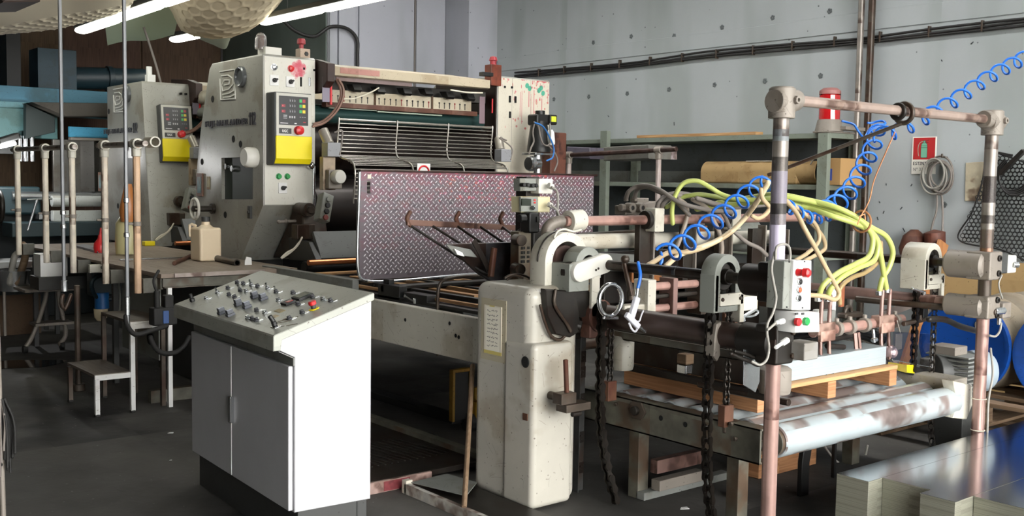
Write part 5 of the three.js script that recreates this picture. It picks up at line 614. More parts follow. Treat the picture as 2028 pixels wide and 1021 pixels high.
  part(lid, 'key_plate', pad([k1[0], k1[1], k1[2] + 0.01], 0.032, 0.05, 0.004), M.chrome); part(lid, 'key_switch', [tilt(k1, 0.003, 0.025, 0.012), rod(onLid(k1, 0.022), onLid([k1[0] - 0.008, k1[1], k1[2] - 0.004], 0.05), 0.01)], M.black);
  part(lid, 'joystick', [tilt(k2, 0, 0.02, 0.013), tilt(k2, 0.018, 0.042, 0.009)], M.black);
  // small parts dropped on the lid: scratches in the paint near the key
  const sc = []; for (let i = 0; i < 7; i++) { const p = [-0.006,0.976,1.131], a = [p[0] + rr(-0.05, 0.03), 0, p[2] + rr(-0.08, 0.08)]; a[1] = 0.9455 + (a[0] + 0.1) * 0.3333; const b = [a[0] + rr(0.02, 0.05), 0, a[2] + rr(0.03, 0.08)]; b[1] = 0.9455 + (b[0] + 0.1) * 0.3333; sc.push(bar(onLid(a, 0.0008), onLid(b, 0.0008), 0.003, 0.001, 0)); } part(lid, 'paint_scratches', sc, mat('#6f675a', { roughness: 0.5 }));
}
// ---------- chequer-plate guard ----------
{
  const T = thing('tread_plate_guard', 'chequered steel plate hung upright across the feed table, stained pink along its top', 'guard plate', [4.6, 0.93, -5.95]);
  const zt = -5.94, x0 = 3.575, x1 = 5.665, y0 = 0.935, y1 = 1.645;
  const st = canvasTex(1024, 512, (c, w, h) => { c.fillStyle = '#6f676c'; c.fillRect(0, 0, w, h); for (let i = 0; i < 1600; i++) { const y = Math.pow(rnd(), 2.2) * h * 0.75, x = rnd() * w; c.fillStyle = `rgba(${120 + rnd() * 50},${55 + rnd() * 30},${70 + rnd() * 25},${0.04 + 0.1 * rnd()})`; c.beginPath(); c.ellipse(x, y, 4 + rnd() * 22, 3 + rnd() * 12, 0, 0, 7); c.fill(); } for (let i = 0; i < 160; i++) { c.fillStyle = `rgba(${190 + rnd() * 50},${70 + rnd() * 60},${80 + rnd() * 60},${0.2 + 0.4 * rnd()})`; c.beginPath(); c.ellipse(w * (0.3 + 0.5 * rnd()), h * 0.28 * Math.pow(rnd(), 1.5), 2 + rnd() * 8, 2 + rnd() * 7, 0, 0, 7); c.fill(); } for (let i = 0; i < 900; i++) { c.fillStyle = `rgba(25,22,24,${0.05 + 0.2 * rnd()})`; c.beginPath(); c.ellipse(rnd() * w, rnd() * h, 1 + rnd() * 9, 1 + rnd() * 6, 0, 0, 7); c.fill(); } });
  const pm = mat('#ffffff', { map: st, roughness: 0.4, metalness: 0.45 });
  const slot = [[3.63, 1.5], [3.655, 1.5], [3.655, 1.58], [3.63, 1.58]];
  const pl = part(T, 'plate', rectUV(prism('xy', [[x0, y0 + 0.02], [x0 + 0.02, y0], [x1, y0], [x1, y1], [x0 + 0.01, y1], [x0, y1 - 0.01]], zt, zt + 0.004, { bevel: 0.001, holes: [slot] }), x0, x1, y0, y1), pm);
  const lz = [], one = (() => { const g = new THREE.SphereGeometry(1, 6, 3, 0, Math.PI * 2, 0, Math.PI / 2).rotateX(Math.PI / 2).scale(0.0128, 0.0042, 0.003); return flat(g); })();
  const pit = 0.0285, cs = Math.SQRT1_2; for (let i = -60; i < 110; i++) for (let j = -60; j < 110; j++) { const x = x0 + (i - j) * pit * cs + 0.02, y = y0 + (i + j) * pit * cs + 0.02; if (x < x0 + 0.025 || x > x1 - 0.012 || y < y0 + 0.022 || y > y1 - 0.012 || (x > 3.615 && x < 3.67 && y > 1.48 && y < 1.6)) continue; lz.push(one.clone().rotateZ((i + j) & 1 ? Math.PI / 4 : -Math.PI / 4).translate(x, y, zt + 0.004)); }
  part(pl, 'tread_lozenges', rectUV(mergeGeometries(lz), x0, x1, y0, y1), mat('#d6d3d8', { roughness: 0.28, metalness: 0.75 }), { stuff: true });
  part(T, 'rolled_edge', [tube([[x0, y1 - 0.01, zt], [x0, y0 + 0.03, zt + 0.004], [x0 + 0.03, y0, zt + 0.008], [x1 - 1.1, y0, zt + 0.01], [x1, y0, zt + 0.01]], 0.011, 120)], M.alu);
  part(T, 'top_flange', bx(x0, x1 + 0.03, y1 - 0.004, y1 + 0.01, zt - 0.03, zt + 0.012, 0.003), mat('#4b3a3a', { map: tSteel, roughness: 0.45, metalness: 0.5 }));
  part(T, 'bottom_lip', prism('zy', [[zt, y0], [zt + 0.004, y0], [zt - 0.03, y0 - 0.03], [zt - 0.034, y0 - 0.028]], x0 + 0.03, x1, { bevel: 0.0005 }), M.oily);
  part(T, 'hanger_rod', [rod([3.7, 0.86, zt - 0.02], [3.7, 0.95, zt - 0.02], 0.01), rod([5.4, 0.86, zt - 0.02], [5.4, 0.95, zt - 0.02], 0.01)], M.oilyDark);
  part(T, 'tag', bx(3.632, 3.66, 1.595, 1.622, zt + 0.004, zt + 0.007, 0.001), M.paper);
}

// ---------- platform with handrail, step, left side ----------
{
  const T = thing('work_platform', 'raised work platform with greasy deck and cream handrail posts beside the printing units', 'platform', [2.9, 0, -8]);
  const dk = mat('#938a82', { map: tWood, roughness: 0.55 });
  part(T, 'deck_plate', bx(2.69, 3.72, 0.895, 0.925, -8.2, -7.06, 0.003), dk, { grain: 'z' }); part(T, 'deck_edge', bx(2.78, 3.45, 0.897, 0.927, -7.06, -7.045, 0.002), mat('#a99c94', { map: tPole, roughness: 0.4, metalness: 0.4 }));
  part(T, 'front_channel', [bx(2.71, 3.72, 0.83, 0.892, -7.1, -7.08, 0.003), bx(2.71, 3.72, 0.826, 0.834, -7.1, -7.055, 0.002)], M.rail); part(T, 'side_channel', bx(2.7, 2.72, 0.815, 0.892, -8.2, -7.1, 0.003), M.rail);
  part(T, 'far_deck', bx(2.7, 3.75, 0.9, 0.925, -10.6, -8.32, 0.003), dk, { grain: 'z' }); part(T, 'far_deck_beam', bx(2.62, 3.6, 0.835, 0.9, -8.38, -8.34, 0.003), M.cream); part(T, 'far_deck_edge', bx(2.85, 3.5, 0.926, 0.935, -8.36, -8.33, 0.002), M.alu);
  part(T, 'leg', bx(2.735, 2.765, 0, 0.83, -7.085, -7.055, 0.002), M.white); part(T, 'leg', bx(3.3, 3.33, 0, 0.83, -7.12, -7.09, 0.002), M.darkGrey); part(T, 'leg', bx(2.72, 2.76, 0, 0.82, -8.15, -8.11, 0.002), M.darkGrey); part(T, 'leg', bx(2.72, 2.76, 0, 0.83, -10.3, -10.26, 0.002), M.darkGrey);
  part(T, 'lower_panel', bx(2.78, 2.8, 0.28, 0.83, -8.1, -7.35, 0.003), M.greyGreen); part(T, 'panel_opening', prism('zy', circle(-7.5, 0.43, 0.055), 2.768, 2.781, { bevel: 0.001 }), M.hole); part(T, 'base_angle', bx(2.68, 3.7, 0.0, 0.09, -7.3, -7.24, 0.004), M.rail); part(T, 'back_panel', bx(3.25, 3.3, 0.0, 0.83, -8.6, -7.2, 0.004), M.darkGrey);
  const hp = mat('#e9dfcd', { map: tPole, roughness: 0.5 });
  const xs = 2.57, posts = [[-7.17, 1.79, 0.79], [-7.82, 1.79, 0.8], [-8.58, 1.79, 0.82], [-9.3, 1.79, 0.85], [-10.15, 1.79, 0.86]];
  posts.forEach(([z, t, b], i) => { const p = part(T, 'handrail_post', rod([xs, b, z], [xs, t, z], 0.0245), i < 2 ? mat(i ? '#e6d9c6' : '#dcb896', { map: tPole, roughness: 0.5 }) : hp); part(p, 'tee_fitting', [rod([xs, t - 0.07, z], [xs, t - 0.01, z], 0.032), pipe([xs, t + 0.015, z - 0.035], [xs, t + 0.015, z + 0.035], 0.038, 0.026, 20)], M.cream); part(p, 'clip', [pipe([xs, 1.25, z], [xs, 1.28, z], 0.029, 0.02, 14), rod([xs, 1.265, z], [xs - 0.06, 1.265, z], 0.008)], M.clamp); part(p, 'socket', bx(xs + 0.03, xs + 0.13, b, b + 0.1, z - 0.02, z + 0.02, 0.003), M.rail); });
  part(T, 'handrail', rod([xs, 1.805, -7.95], [xs, 1.805, -7.0], 0.021), M.poleGrey); part(T, 'handrail', rod([xs, 1.805, -10.3], [xs, 1.805, -8.5], 0.021), M.poleGrey); part(T, 'handrail_end', pipe([xs + 0.09, 1.82, -7.2], [xs + 0.09, 1.82, -7.06], 0.038, 0.028, 20), M.cream);
  part(T, 'toe_rail', [tube([[2.7, 0.88, -8.3], [2.76, 0.86, -8.2], [2.78, 0.7, -8.15], [2.76, 0.5, -8.1]], 0.012)], M.greyGreen);
}
{
  const T = thing('step_stool', 'two-tread metal step with chipped white front edge standing below the platform', 'step', [2.38, 0, -7.3]);
  const w = mat('#d9d9d6', { map: tPaint, roughness: 0.5 });
  const tr = mat('#6c655e', { map: tWood, roughness: 0.6 });
  part(T, 'lower_tread', bx(2.235, 2.48, 0.262, 0.28, -7.63, -7.055, 0.002), tr, { grain: 'z' }); part(T, 'upper_tread', bx(2.47, 2.72, 0.6, 0.62, -7.63, -7.055, 0.002), tr, { grain: 'z' });
  part(T, 'tread_edge', bx(2.235, 2.49, 0.24, 0.276, -7.056, -7.04, 0.002), w); part(T, 'tread_edge', bx(2.47, 2.7, 0.565, 0.612, -7.056, -7.04, 0.002), w);
  for (const [x, h, z, m] of [[2.235, 0.25, -7.05, w], [2.47, 0.57, -7.05, w], [2.235, 0.25, -7.62, M.oily], [2.47, 0.6, -7.62, M.oily], [2.69, 0.6, -7.62, M.oily], [2.69, 0.6, -7.08, M.oily]]) part(T, 'leg', bx(x, x + 0.03, 0.012, h, z - 0.015, z + 0.015, 0.002), m);
  for (const [x, z] of [[2.25, -7.05], [2.485, -7.05], [2.25, -7.62], [2.485, -7.62]]) part(T, 'rubber_foot', rod([x, 0, z], [x, 0.016, z], 0.02), M.rubber);
}
// drop pipes from the roof with their hoses
{
  const A = thing('drop_pipe', 'thin conduit dropping from the roof past the near handrail with a looping black hose', 'conduit', [2.35, 0.7, -6.75]);
  const tp = [2.35, 0.7, -6.75]; part(A, 'conduit', rod([2.352, 0.72, -6.75], [2.352, 4.55, -6.75], 0.0125), M.conduit); part(A, 'coupling', [rod([2.352, 0.7, -6.75], [2.352, 0.82, -6.75], 0.017), rod([2.352, 1.2, -6.75], [2.352, 1.23, -6.75], 0.018), rod([2.352, 1.42, -6.75], [2.352, 1.45, -6.75], 0.018), rod([2.352, 0.64, -6.75], [2.352, 0.72, -6.75], 0.013)], M.alu);
  part(A, 'hose', tube([[2.34,0.694,-6.75],[2.346,0.648,-6.75],[2.368,0.601,-6.75],[2.4,0.572,-6.75],[2.446,0.575,-6.75],[2.506,0.59,-6.75],[2.606,0.612,-6.75]], 0.016), M.rubber); part(A, 'second_hose', tube([[2.554,0.521,-6.9],[2.577,0.461,-6.9],[2.621,0.416,-6.9],[2.68,0.401,-6.9],[2.739,0.412,-6.9],[2.789,0.453,-6.9],[2.818,0.499,-6.9]], 0.017), M.rubber);
  part(A, 'valve_block', [bx(2.56, 2.72, 0.6, 0.72, -6.95, -6.85, 0.01), rod([2.6, 0.7, -6.9], [2.6, 0.83, -6.9], 0.02), bx(2.64, 2.7, 0.7, 0.8, -6.92, -6.86, 0.008), tube([[2.6, 0.82, -6.9], [2.58, 0.9, -6.9], [2.62, 0.96, -6.92]], 0.01)], M.rubber); part(A, 'blue_body', bx(2.62, 2.66, 0.615, 0.7, -6.852, -6.842, 0.004), mat('#2d4f86', { roughness: 0.5 }));
  const B = thing('drop_pipe', 'thin grey conduit dropping from the roof between the far handrail posts', 'conduit', [2.33, 0.62, -8.0]);
  part(B, 'conduit', rod([2.33, 0.78, -8.0], [2.33, 4.55, -8.0], 0.0135), M.conduit); part(B, 'coupling', [rod([2.33, 0.74, -8], [2.33, 0.82, -8], 0.024), rod([2.33, 1.2, -8], [2.33, 1.23, -8], 0.02), rod([2.33, 1.3, -8], [2.33, 1.33, -8], 0.02)], M.alu); part(B, 'hose', tube([[2.318,0.71,-8],[2.31,0.655,-8],[2.331,0.609,-8],[2.353,0.652,-8],[2.375,0.707,-8]], 0.018), M.oily); part(B, 'stand_pipe', [rod([2.42, 0.03, -8.0], [2.42, 0.78, -8.0], 0.022), rod([2.42, 0.0, -8.0], [2.42, 0.05, -8.0], 0.05)], M.oily);
}
// things on the platform
{
  const jp = [3.621,0.925,-8.448], J = thing('plastic_jug', 'cream plastic jug with dark cap and ink-stained sides on the platform beside the handwheel', 'jug', [3.38, 0.925, -8.25]);
  const c = [3.42, -8.02]; const jm = mat('#f0dcbc', { map: tClean, roughness: 0.4 });
  part(J, 'body', [bx(c[0] - 0.09, c[0] + 0.09, 0.926, 1.19, c[1] - 0.1, c[1] + 0.1, 0.02), turned([c[0], 1.14, c[1]], [c[0], 1.24, c[1]], [[0, 0], [0.09, 0], [0.085, 0.3], [0.035, 0.7], [0.03, 1], [0, 1]])], jm); part(J, 'cap', rod([c[0], 1.235, c[1]], [c[0], 1.275, c[1]], 0.034), M.darkGrey); part(J, 'handle', tube([[c[0] - 0.06, 1.2, c[1] - 0.06], [c[0] - 0.09, 1.21, c[1] - 0.09], [c[0] - 0.09, 1.12, c[1] - 0.095]], 0.012), jm); part(J, 'ink_stain', [bx(c[0] - 0.0865, c[0] - 0.085, 0.95, 1.05, c[1] - 0.06, c[1] + 0.07, 0)], mat('#a98a92', { map: tSteel, roughness: 0.6 }));
  solo('steel_tube', 'short grey steel tube lying on the platform edge beside the cream jug', 'tube', [pipe([3.492,0.947,-8.116], [3.426,0.947,-7.455], 0.026, 0.018)], M.shaft, [3.492,0.947,-8.116]);
  solo('steel_rod', 'long dark steel rod lying on the platform pointing at the jug', 'rod', rod([3.038,0.94,-7.707], [3.534,0.94,-8.523], 0.016), M.rust, [3.038,0.94,-7.707]);
  solo('paper_scrap', 'folded white paper scrap at the corner of the platform by the printing unit', 'paper', prism('xy', [[3.504,0.952,-7.5],[3.517,0.987,-7.5],[3.558,0.978,-7.5],[3.562,0.915,-7.5],[3.504,0.925,-7.5]], -7.5, -7.49, { bevel: 0.002 }), M.white, [3.529,0.924,-7.5]);
  const yb = [3.528,0.925,-9.181]; solo('yellow_block', 'small yellow block on the platform at the foot of the second printing unit', 'block', [bx(3.62, 3.72, 0.926, 0.97, -9.98, -9.9, 0.006)], M.yellow, [3.65, 0.926, -9.95]);
  const R = thing('spray_bottle', 'small red plastic bottle on the far platform behind the handrail', 'bottle', [2.98, 0.925, -9.2]); part(R, 'body', turned([2.98, 0.926, -9.2], [2.98, 1.08, -9.2], [[0, 0], [0.05, 0.02], [0.055, 0.3], [0.05, 0.55], [0.02, 0.8], [0.016, 1], [0, 1]]), M.red); part(R, 'spout', rod([2.98, 1.07, -9.2], [2.99, 1.14, -9.2], 0.01), M.red);
  const O = thing('oil_canister', 'amber and white plastic canister behind the near handrail post', 'canister', [3.1, 0.925, -9.0]); part(O, 'body', turned([3.13, 0.926, -8.95], [3.13, 1.3, -8.95], [[0, 0], [0.1, 0.01], [0.105, 0.2], [0.1, 0.7], [0.05, 0.9], [0.03, 1], [0, 1]]), mat('#d9d2a0', { phys: true, transmission: 0.3, roughness: 0.35, thickness: 0 })); part(O, 'amber_neck', turned([3.1, 1.2, -8.85], [3.1, 1.52, -8.85], [[0, 0], [0.06, 0.02], [0.075, 0.3], [0.05, 0.7], [0.03, 1], [0, 1]]), mat('#b0703c', { roughness: 0.35 }));
  const tb = [[3.067,0.93,-10.007],[2.993,0.93,-9.156]]; solo('tool_tray', 'flat tray with coloured labels lying on the far deck', 'tray', [bar(tb[0], tb[1], 0.1, 0.04)], mat('#8f8f96', { map: tPole, roughness: 0.5 }), tb[0]);
}
// rolling ladder, bench and clutter at the far left
{
  const L = thing('rolling_steps', 'old grey tubular rolling steps standing left of the drop pipes', 'steps', [2.6, 0, -9.6]); const m = M.clamp;
  for (const [x0, x1, z] of [[2.55, 2.8, -9.95], [2.86, 2.92, -10.0]]) part(L, 'side_tube', tube([[x1 - 0.02, 0.75, z - 0.1], [x1 - 0.06, 0.5, z], [x0 + 0.05, 0.12, z + 0.02], [x0, 0.05, z + 0.02]], 0.02), m);
  part(L, 'tread', bx(2.62, 2.95, 0.24, 0.265, -10.05, -9.85, 0.003), m); part(L, 'tread', bx(2.55, 3.0, 0.54, 0.565, -10.4, -9.9, 0.003), m); part(L, 'leg', rod([2.5, 0.1, -10.4], [2.5, 0.56, -10.4], 0.015), m); for (const [x, z] of [[2.55, -9.93], [2.88, -9.98]]) part(L, 'castor', rod([x - 0.02, 0.035, z], [x + 0.02, 0.035, z], 0.034), M.rubber);
  const B = thing('side_bench', 'grey side bench with a stained top at the left edge behind the rolling steps', 'bench', [2.4, 0, -11.2]); part(B, 'top', bx(2.3, 3.2, 0.68, 0.74, -11.4, -10.9, 0.004), mat('#d0d3d5', { map: tPole, roughness: 0.4 })); part(B, 'apron', bx(2.32, 3.18, 0.52, 0.68, -11.36, -10.94, 0.004), M.darkGrey); for (const [x, z] of [[2.36, -10.96], [3.1, -10.96], [2.36, -11.34], [3.1, -11.34]]) part(B, 'leg', bx(x, x + 0.04, 0, 0.52, z - 0.02, z + 0.02, 0.003), M.darkGrey);
  solo('cardboard_sheet', 'flattened cardboard standing under the side bench', 'cardboard', bx(2.6, 3.0, 0.005, 0.4, -11.1, -11.08, 0.003), M.brown, [2.8, 0.005, -11.09]);
  const W = thing('white_carton', 'open white carton hanging at the platform corner by the drop pipe', 'carton', [2.6, 0.72, -9.3]); part(W, 'box', [bx(2.52, 2.74, 0.73, 0.92, -9.5, -9.3, 0.004)], M.white); part(W, 'box_rack', [bx(2.5, 2.95, 0.62, 0.73, -9.55, -9.28, 0.004)], M.darkGrey);
  const H = thing('bent_hose_pair', 'pair of pale flexible hoses standing in a bucket at the left edge', 'hose', [2.3, 0.8, -10.3]); part(H, 'hose', tube([[2.528,0.596,-10.3],[2.548,0.734,-10.3],[2.576,0.848,-10.3],[2.602,0.87,-10.3]], 0.03), M.cableGrey); part(H, 'hose', tube([[2.58,0.593,-10.3],[2.634,0.73,-10.3],[2.662,0.845,-10.3],[2.646,0.938,-10.3]], 0.034), M.woodOld); part(H, 'bucket', turned([2.586,0.514,-10.4], [2.589,0.701,-10.4], [[0, 0], [0.12, 0], [0.14, 1], [0.13, 1], [0.11, 0.05], [0, 0.05]]), M.alu);
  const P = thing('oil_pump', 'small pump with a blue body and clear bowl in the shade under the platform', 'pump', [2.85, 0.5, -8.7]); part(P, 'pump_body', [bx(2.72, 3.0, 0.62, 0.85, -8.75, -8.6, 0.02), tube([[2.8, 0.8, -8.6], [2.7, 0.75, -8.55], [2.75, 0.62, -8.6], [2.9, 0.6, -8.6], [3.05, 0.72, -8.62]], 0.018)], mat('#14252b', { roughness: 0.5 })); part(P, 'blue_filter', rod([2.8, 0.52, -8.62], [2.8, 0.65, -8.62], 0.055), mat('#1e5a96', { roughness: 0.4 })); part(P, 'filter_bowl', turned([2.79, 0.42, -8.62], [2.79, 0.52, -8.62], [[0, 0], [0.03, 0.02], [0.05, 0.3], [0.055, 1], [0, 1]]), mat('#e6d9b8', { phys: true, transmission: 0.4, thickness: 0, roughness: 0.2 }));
}
// drying oven line behind, far left
{
  const O = thing('drying_oven', 'blue painted drying oven frame with ducts, dark behind the handrails at the left', 'oven', [3.4, 0, -12.8]);
  part(O, 'main_beam', bx(2.2, 4.6, 2.36, 2.545, -12.8, -12.5, 0.006), M.blueMach); part(O, 'lower_beam', [bx(2.2, 4.6, 2.24, 2.37, -12.75, -12.46, 0.004)], mat('#5f8f98', { map: tPaint, roughness: 0.5 })); part(O, 'end_box', bx(2.5, 3.58, 1.98, 2.3, -12.8, -12.44, 0.006), mat('#557f80', { map: tPaint, roughness: 0.5 }));
  part(O, 'upright_box', bx(3.41, 3.83, 2.53, 2.99, -12.9, -12.55, 0.006), M.blueDark); part(O, 'round_duct', [rod([3.83, 2.7, -12.8], [4.7, 2.74, -12.8], 0.13, { seg: 28 }), rod([4.24, 2.72, -12.8], [4.3, 2.72, -12.8], 0.15, { seg: 28 })], mat('#1f3038', { roughness: 0.4 })); part(O, 'hood', prism('xy', [[3.195,2.348,-12.35],[3.534,2.217,-12.35],[4.113,2.246,-12.35],[4.79,2.244,-12.35],[4.792,2.398,-12.35],[4.115,2.389,-12.35]], -12.4, -12.0, { bevel: 0.006 }), mat('#4b463e', { roughness: 0.6, map: tPaint })); part(O, 'hood_end', prism('xy', [[3.187,2.34,-12.3],[3.482,2.213,-12.3],[3.485,2.047,-12.3],[3.18,1.964,-12.3]], -12.3, -12.2, { bevel: 0.004 }), mat('#26302f', { roughness: 0.6 }));
  part(O, 'cyan_strip', bx(3.62, 4.5, 2.0, 2.115, -12.2, -12.15, 0.004), M.cyan); part(O, 'white_ledge', bx(3.62, 4.5, 1.965, 1.995, -12.2, -12.1, 0.004), M.clamp);
  const sk = mat('#7d7b76', { roughness: 0.25, metalness: 0.6, map: tPaint }); part(O, 'steel_skirt', bx(3.46, 4.5, 1.25, 1.97, -12.25, -12.2, 0.004), sk); part(O, 'skirt_fold', prism('xz', [[3.75, -12.2], [3.85, -12.05], [3.95, -12.2]], 1.4, 1.96, { bevel: 0.002 }), sk); part(O, 'chrome_pipes', [0, 0.06, 0.13].map((d) => rod([3.14 + d, 1.72, -12.3], [3.14 + d, 2.0, -12.3], 0.027)), M.chrome);
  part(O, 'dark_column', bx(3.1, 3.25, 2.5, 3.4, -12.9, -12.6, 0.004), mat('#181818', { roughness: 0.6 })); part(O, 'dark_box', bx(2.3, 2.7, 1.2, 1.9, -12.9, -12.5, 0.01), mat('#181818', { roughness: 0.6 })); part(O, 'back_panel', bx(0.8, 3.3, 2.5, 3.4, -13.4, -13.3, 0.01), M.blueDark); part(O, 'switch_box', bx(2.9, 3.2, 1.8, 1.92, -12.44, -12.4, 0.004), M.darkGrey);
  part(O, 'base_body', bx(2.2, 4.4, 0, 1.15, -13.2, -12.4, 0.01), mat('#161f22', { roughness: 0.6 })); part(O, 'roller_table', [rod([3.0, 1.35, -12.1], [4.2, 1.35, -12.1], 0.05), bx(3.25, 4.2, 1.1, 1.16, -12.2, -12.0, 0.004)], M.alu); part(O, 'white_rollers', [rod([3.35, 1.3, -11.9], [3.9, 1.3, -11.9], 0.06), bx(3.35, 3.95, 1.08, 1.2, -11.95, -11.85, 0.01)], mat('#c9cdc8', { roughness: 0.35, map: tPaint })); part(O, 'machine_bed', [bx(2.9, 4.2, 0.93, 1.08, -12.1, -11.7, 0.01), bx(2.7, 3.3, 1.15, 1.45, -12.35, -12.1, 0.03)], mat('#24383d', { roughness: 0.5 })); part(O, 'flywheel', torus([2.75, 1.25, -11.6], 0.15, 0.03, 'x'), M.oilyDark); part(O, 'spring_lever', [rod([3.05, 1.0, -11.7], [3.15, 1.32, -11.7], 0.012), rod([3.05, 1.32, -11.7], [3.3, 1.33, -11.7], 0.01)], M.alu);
  const l = thing('work_lamp', 'small glowing work lamp with dark shade at the left edge', 'lamp', [2.884,1.917,-11.8]); const lp = [2.884,1.917,-11.8]; part(l, 'lamp_shade', place(new RoundedBoxGeometry(0.22, 0.07, 0.14, 2, 0.02), { rz: 0.35, at: [lp[0] + 0.02, lp[1] + 0.03, lp[2]] }), M.darkGrey); part(l, 'lamp_tube', bar([2.796,1.857,-11.76], [2.971,1.904,-11.76], 0.04, 0.04, 0.012), mat('#ffffff', { emissive: 0xffffff, emissiveIntensity: 2.0 })); part(l, 'lamp_arm', tube([[lp[0], lp[1], lp[2] - 0.05], [lp[0] - 0.1, lp[1] - 0.1, lp[2] - 0.2], [lp[0] - 0.1, 1.4, lp[2] - 0.3], [lp[0] - 0.1, 1.15, lp[2] - 0.6]], 0.012), M.darkGrey); const pl = new THREE.PointLight(0xffffff, 0.5); pl.position.set(0, -0.12, 0.08); pl.name = 'lamp_glow'; pl.castShadow = true; l.add(pl);
}
// mop at the left edge and the drain puddle
{
  const Mp = thing('string_mop', 'dark stringy mop hanging at the bottom left edge', 'mop', [1.181,0.394,-5]); const a = [1.17,0.937,-5], b = [1.18,0.598,-5]; part(Mp, 'pole', rod(a, [b[0], 0.02, b[2]], 0.012), M.clamp);
  for (let i = 0; i < 26; i++) { const s = rr(-0.03, 0.045), q = rr(-0.03, 0.03), l = rr(0.2, 0.34); part(Mp, 'mop_string', tube([[b[0] + s * 0.3, b[1], b[2] + q * 0.3], [b[0] + s, b[1] - l * 0.4, b[2] + q], [b[0] + s * 1.1 + rr(-0.01, 0.01), b[1] - l, b[2] + q]], 0.006, 10, 5), i % 4 ? M.rubber : M.hoseGrey); }
}

// ---------- shelving along the right wall ----------
{
  const T = thing('wall_shelving', 'long grey-green wall shelving with upright posts behind the feeder', 'shelf', [8.1, 0, -7.4]); const g = mat('#7f877b', { map: tPaint, roughness: 0.6 });
  part(T, 'top_shelf', bx(7.82, 8.29, 2.0, 2.045, -9.6, -5.3, 0.004), g); part(T, 'middle_shelf', bx(7.82, 8.29, 1.555, 1.6, -9.6, -5.3, 0.004), g); part(T, 'lower_shelf', bx(7.82, 8.29, 0.95, 0.99, -9.6, -5.3, 0.004), g); part(T, 'back_rail', bx(8.24, 8.28, 1.6, 1.72, -9.6, -5.3, 0.003), M.grey);
  for (const [z, h] of [[-8.0, 2.13], [-5.33, 2.04]]) { part(T, 'upright', bx(7.76, 7.815, 0, h, z - 0.05, z + 0.05, 0.004), g); part(T, 'rear_upright', bx(8.22, 8.28, 0, 2.0, z - 0.05, z + 0.05, 0.004), g); }
  part(T, 'back_board', bx(8.275, 8.295, 1.6, 2.0, -9.6, -5.3, 0), mat('#4c5050', { roughness: 0.8, map: tPaint })); part(T, 'back_board', bx(8.275, 8.295, 1.0, 1.55, -9.6, -5.3, 0), mat('#454b4d', { roughness: 0.8, map: tPaint }));
  solo('timber_strip', 'thin yellowish timber strip lying on the top shelf', 'timber', bx(7.84, 7.95, 2.047, 2.075, -7.6, -6.1, 0.003), M.woodPale, [7.9, 2.047, -6.9], { grain: 'z' });
  const tb = thing('cardboard_roll', 'thick cardboard tube with taped label lying on the middle shelf', 'tube', [7.9, 1.6, -6.1]); part(tb, 'tube_wall', pipe([7.96, 1.705, -6.75], [7.96, 1.705, -5.47], 0.105, 0.092, 32), M.card); part(tb, 'tube_lining', pipe([7.96, 1.705, -6.7], [7.96, 1.705, -5.475], 0.0915, 0.088, 28), mat('#4f7a6c', { roughness: 0.7 })); part(tb, 'wrapping', bx(7.855, 8.07, 1.602, 1.72, -6.76, -5.65, 0.02), M.card); part(tb, 'label', bx(7.9, 7.97, 1.806, 1.812, -6.25, -6.1, 0.001), M.paper); part(tb, 'label', bx(7.9, 7.97, 1.806, 1.812, -6.08, -5.93, 0.001), M.paper); part(tb, 'tie', tube([[7.87, 1.78, -5.52], [7.9, 1.83, -5.5], [7.95, 1.78, -5.46], [7.93, 1.65, -5.46]], 0.006), M.clamp);
  const cb = thing('cardboard_box', 'small brown cardboard box with a blue print at the end of the middle shelf', 'box', [8.0, 1.6, -5.35]); part(cb, 'carton', bx(7.87, 8.2, 1.601, 1.83, -5.45, -5.22, 0.003), mat('#b08b5a', { roughness: 0.85, map: tClean })); part(cb, 'blue_print', bx(7.868, 7.871, 1.64, 1.74, -5.36, -5.3, 0), mat('#3a4fa0', { roughness: 0.7 }));
  // conduits and beacon
  for (const [x, z, r, m] of [[8.2, -5.29, 0.027, M.poleGrey], [8.22, -5.2, 0.03, M.oily]]) solo('wall_conduit', r < 0.028 ? 'pale steel conduit rising up the wall beside the red beacon' : 'darker steel conduit close behind the pale one beside the red beacon', 'conduit', rod([x, 0, z], [x, 4.55, z], r), m, [x, 0, z]);
  const bp = [7.9,2.134,-5.369]; const B = thing('warning_beacon', 'red glass warning beacon on a grey base above the shelving', 'beacon', [bp[0], 2.045, bp[2]]); const by = 2.06;
  part(B, 'base', turned([7.9, by, bp[2]], [7.9, by + 0.1, bp[2]], [[0, 0], [0.12, 0], [0.115, 0.2], [0.1, 0.9], [0.095, 1], [0, 1]]), M.clamp); part(B, 'glass', turned([7.9, by + 0.095, bp[2]], [7.9, by + 0.33, bp[2]], [[0, 0], [0.09, 0], [0.09, 0.9], [0.07, 1], [0, 1]]), mat('#c01a20', { phys: true, roughness: 0.08, clearcoat: 1, transmission: 0.15, thickness: 0.05 })); part(B, 'cap', turned([7.9, by + 0.315, bp[2]], [7.9, by + 0.375, bp[2]], [[0.092, 0], [0.09, 0.5], [0.06, 0.9], [0, 1]]), mat('#9c6a66', { roughness: 0.5 })); part(B, 'bracket', [bx(7.78, 8.24, 2.045, 2.06, bp[2] - 0.08, bp[2] + 0.08, 0.003), bx(7.9, 8.24, 2.07, 2.1, -5.3, -5.2, 0.003)], M.clamp); for (let i = 0; i < 5; i++) part(B, 'mounting_bolt', rod([7.8 + 0.04 * i, 2.03, bp[2] + 0.06], [7.8 + 0.04 * i, 2.065, bp[2] + 0.06], 0.006), M.oily);
}
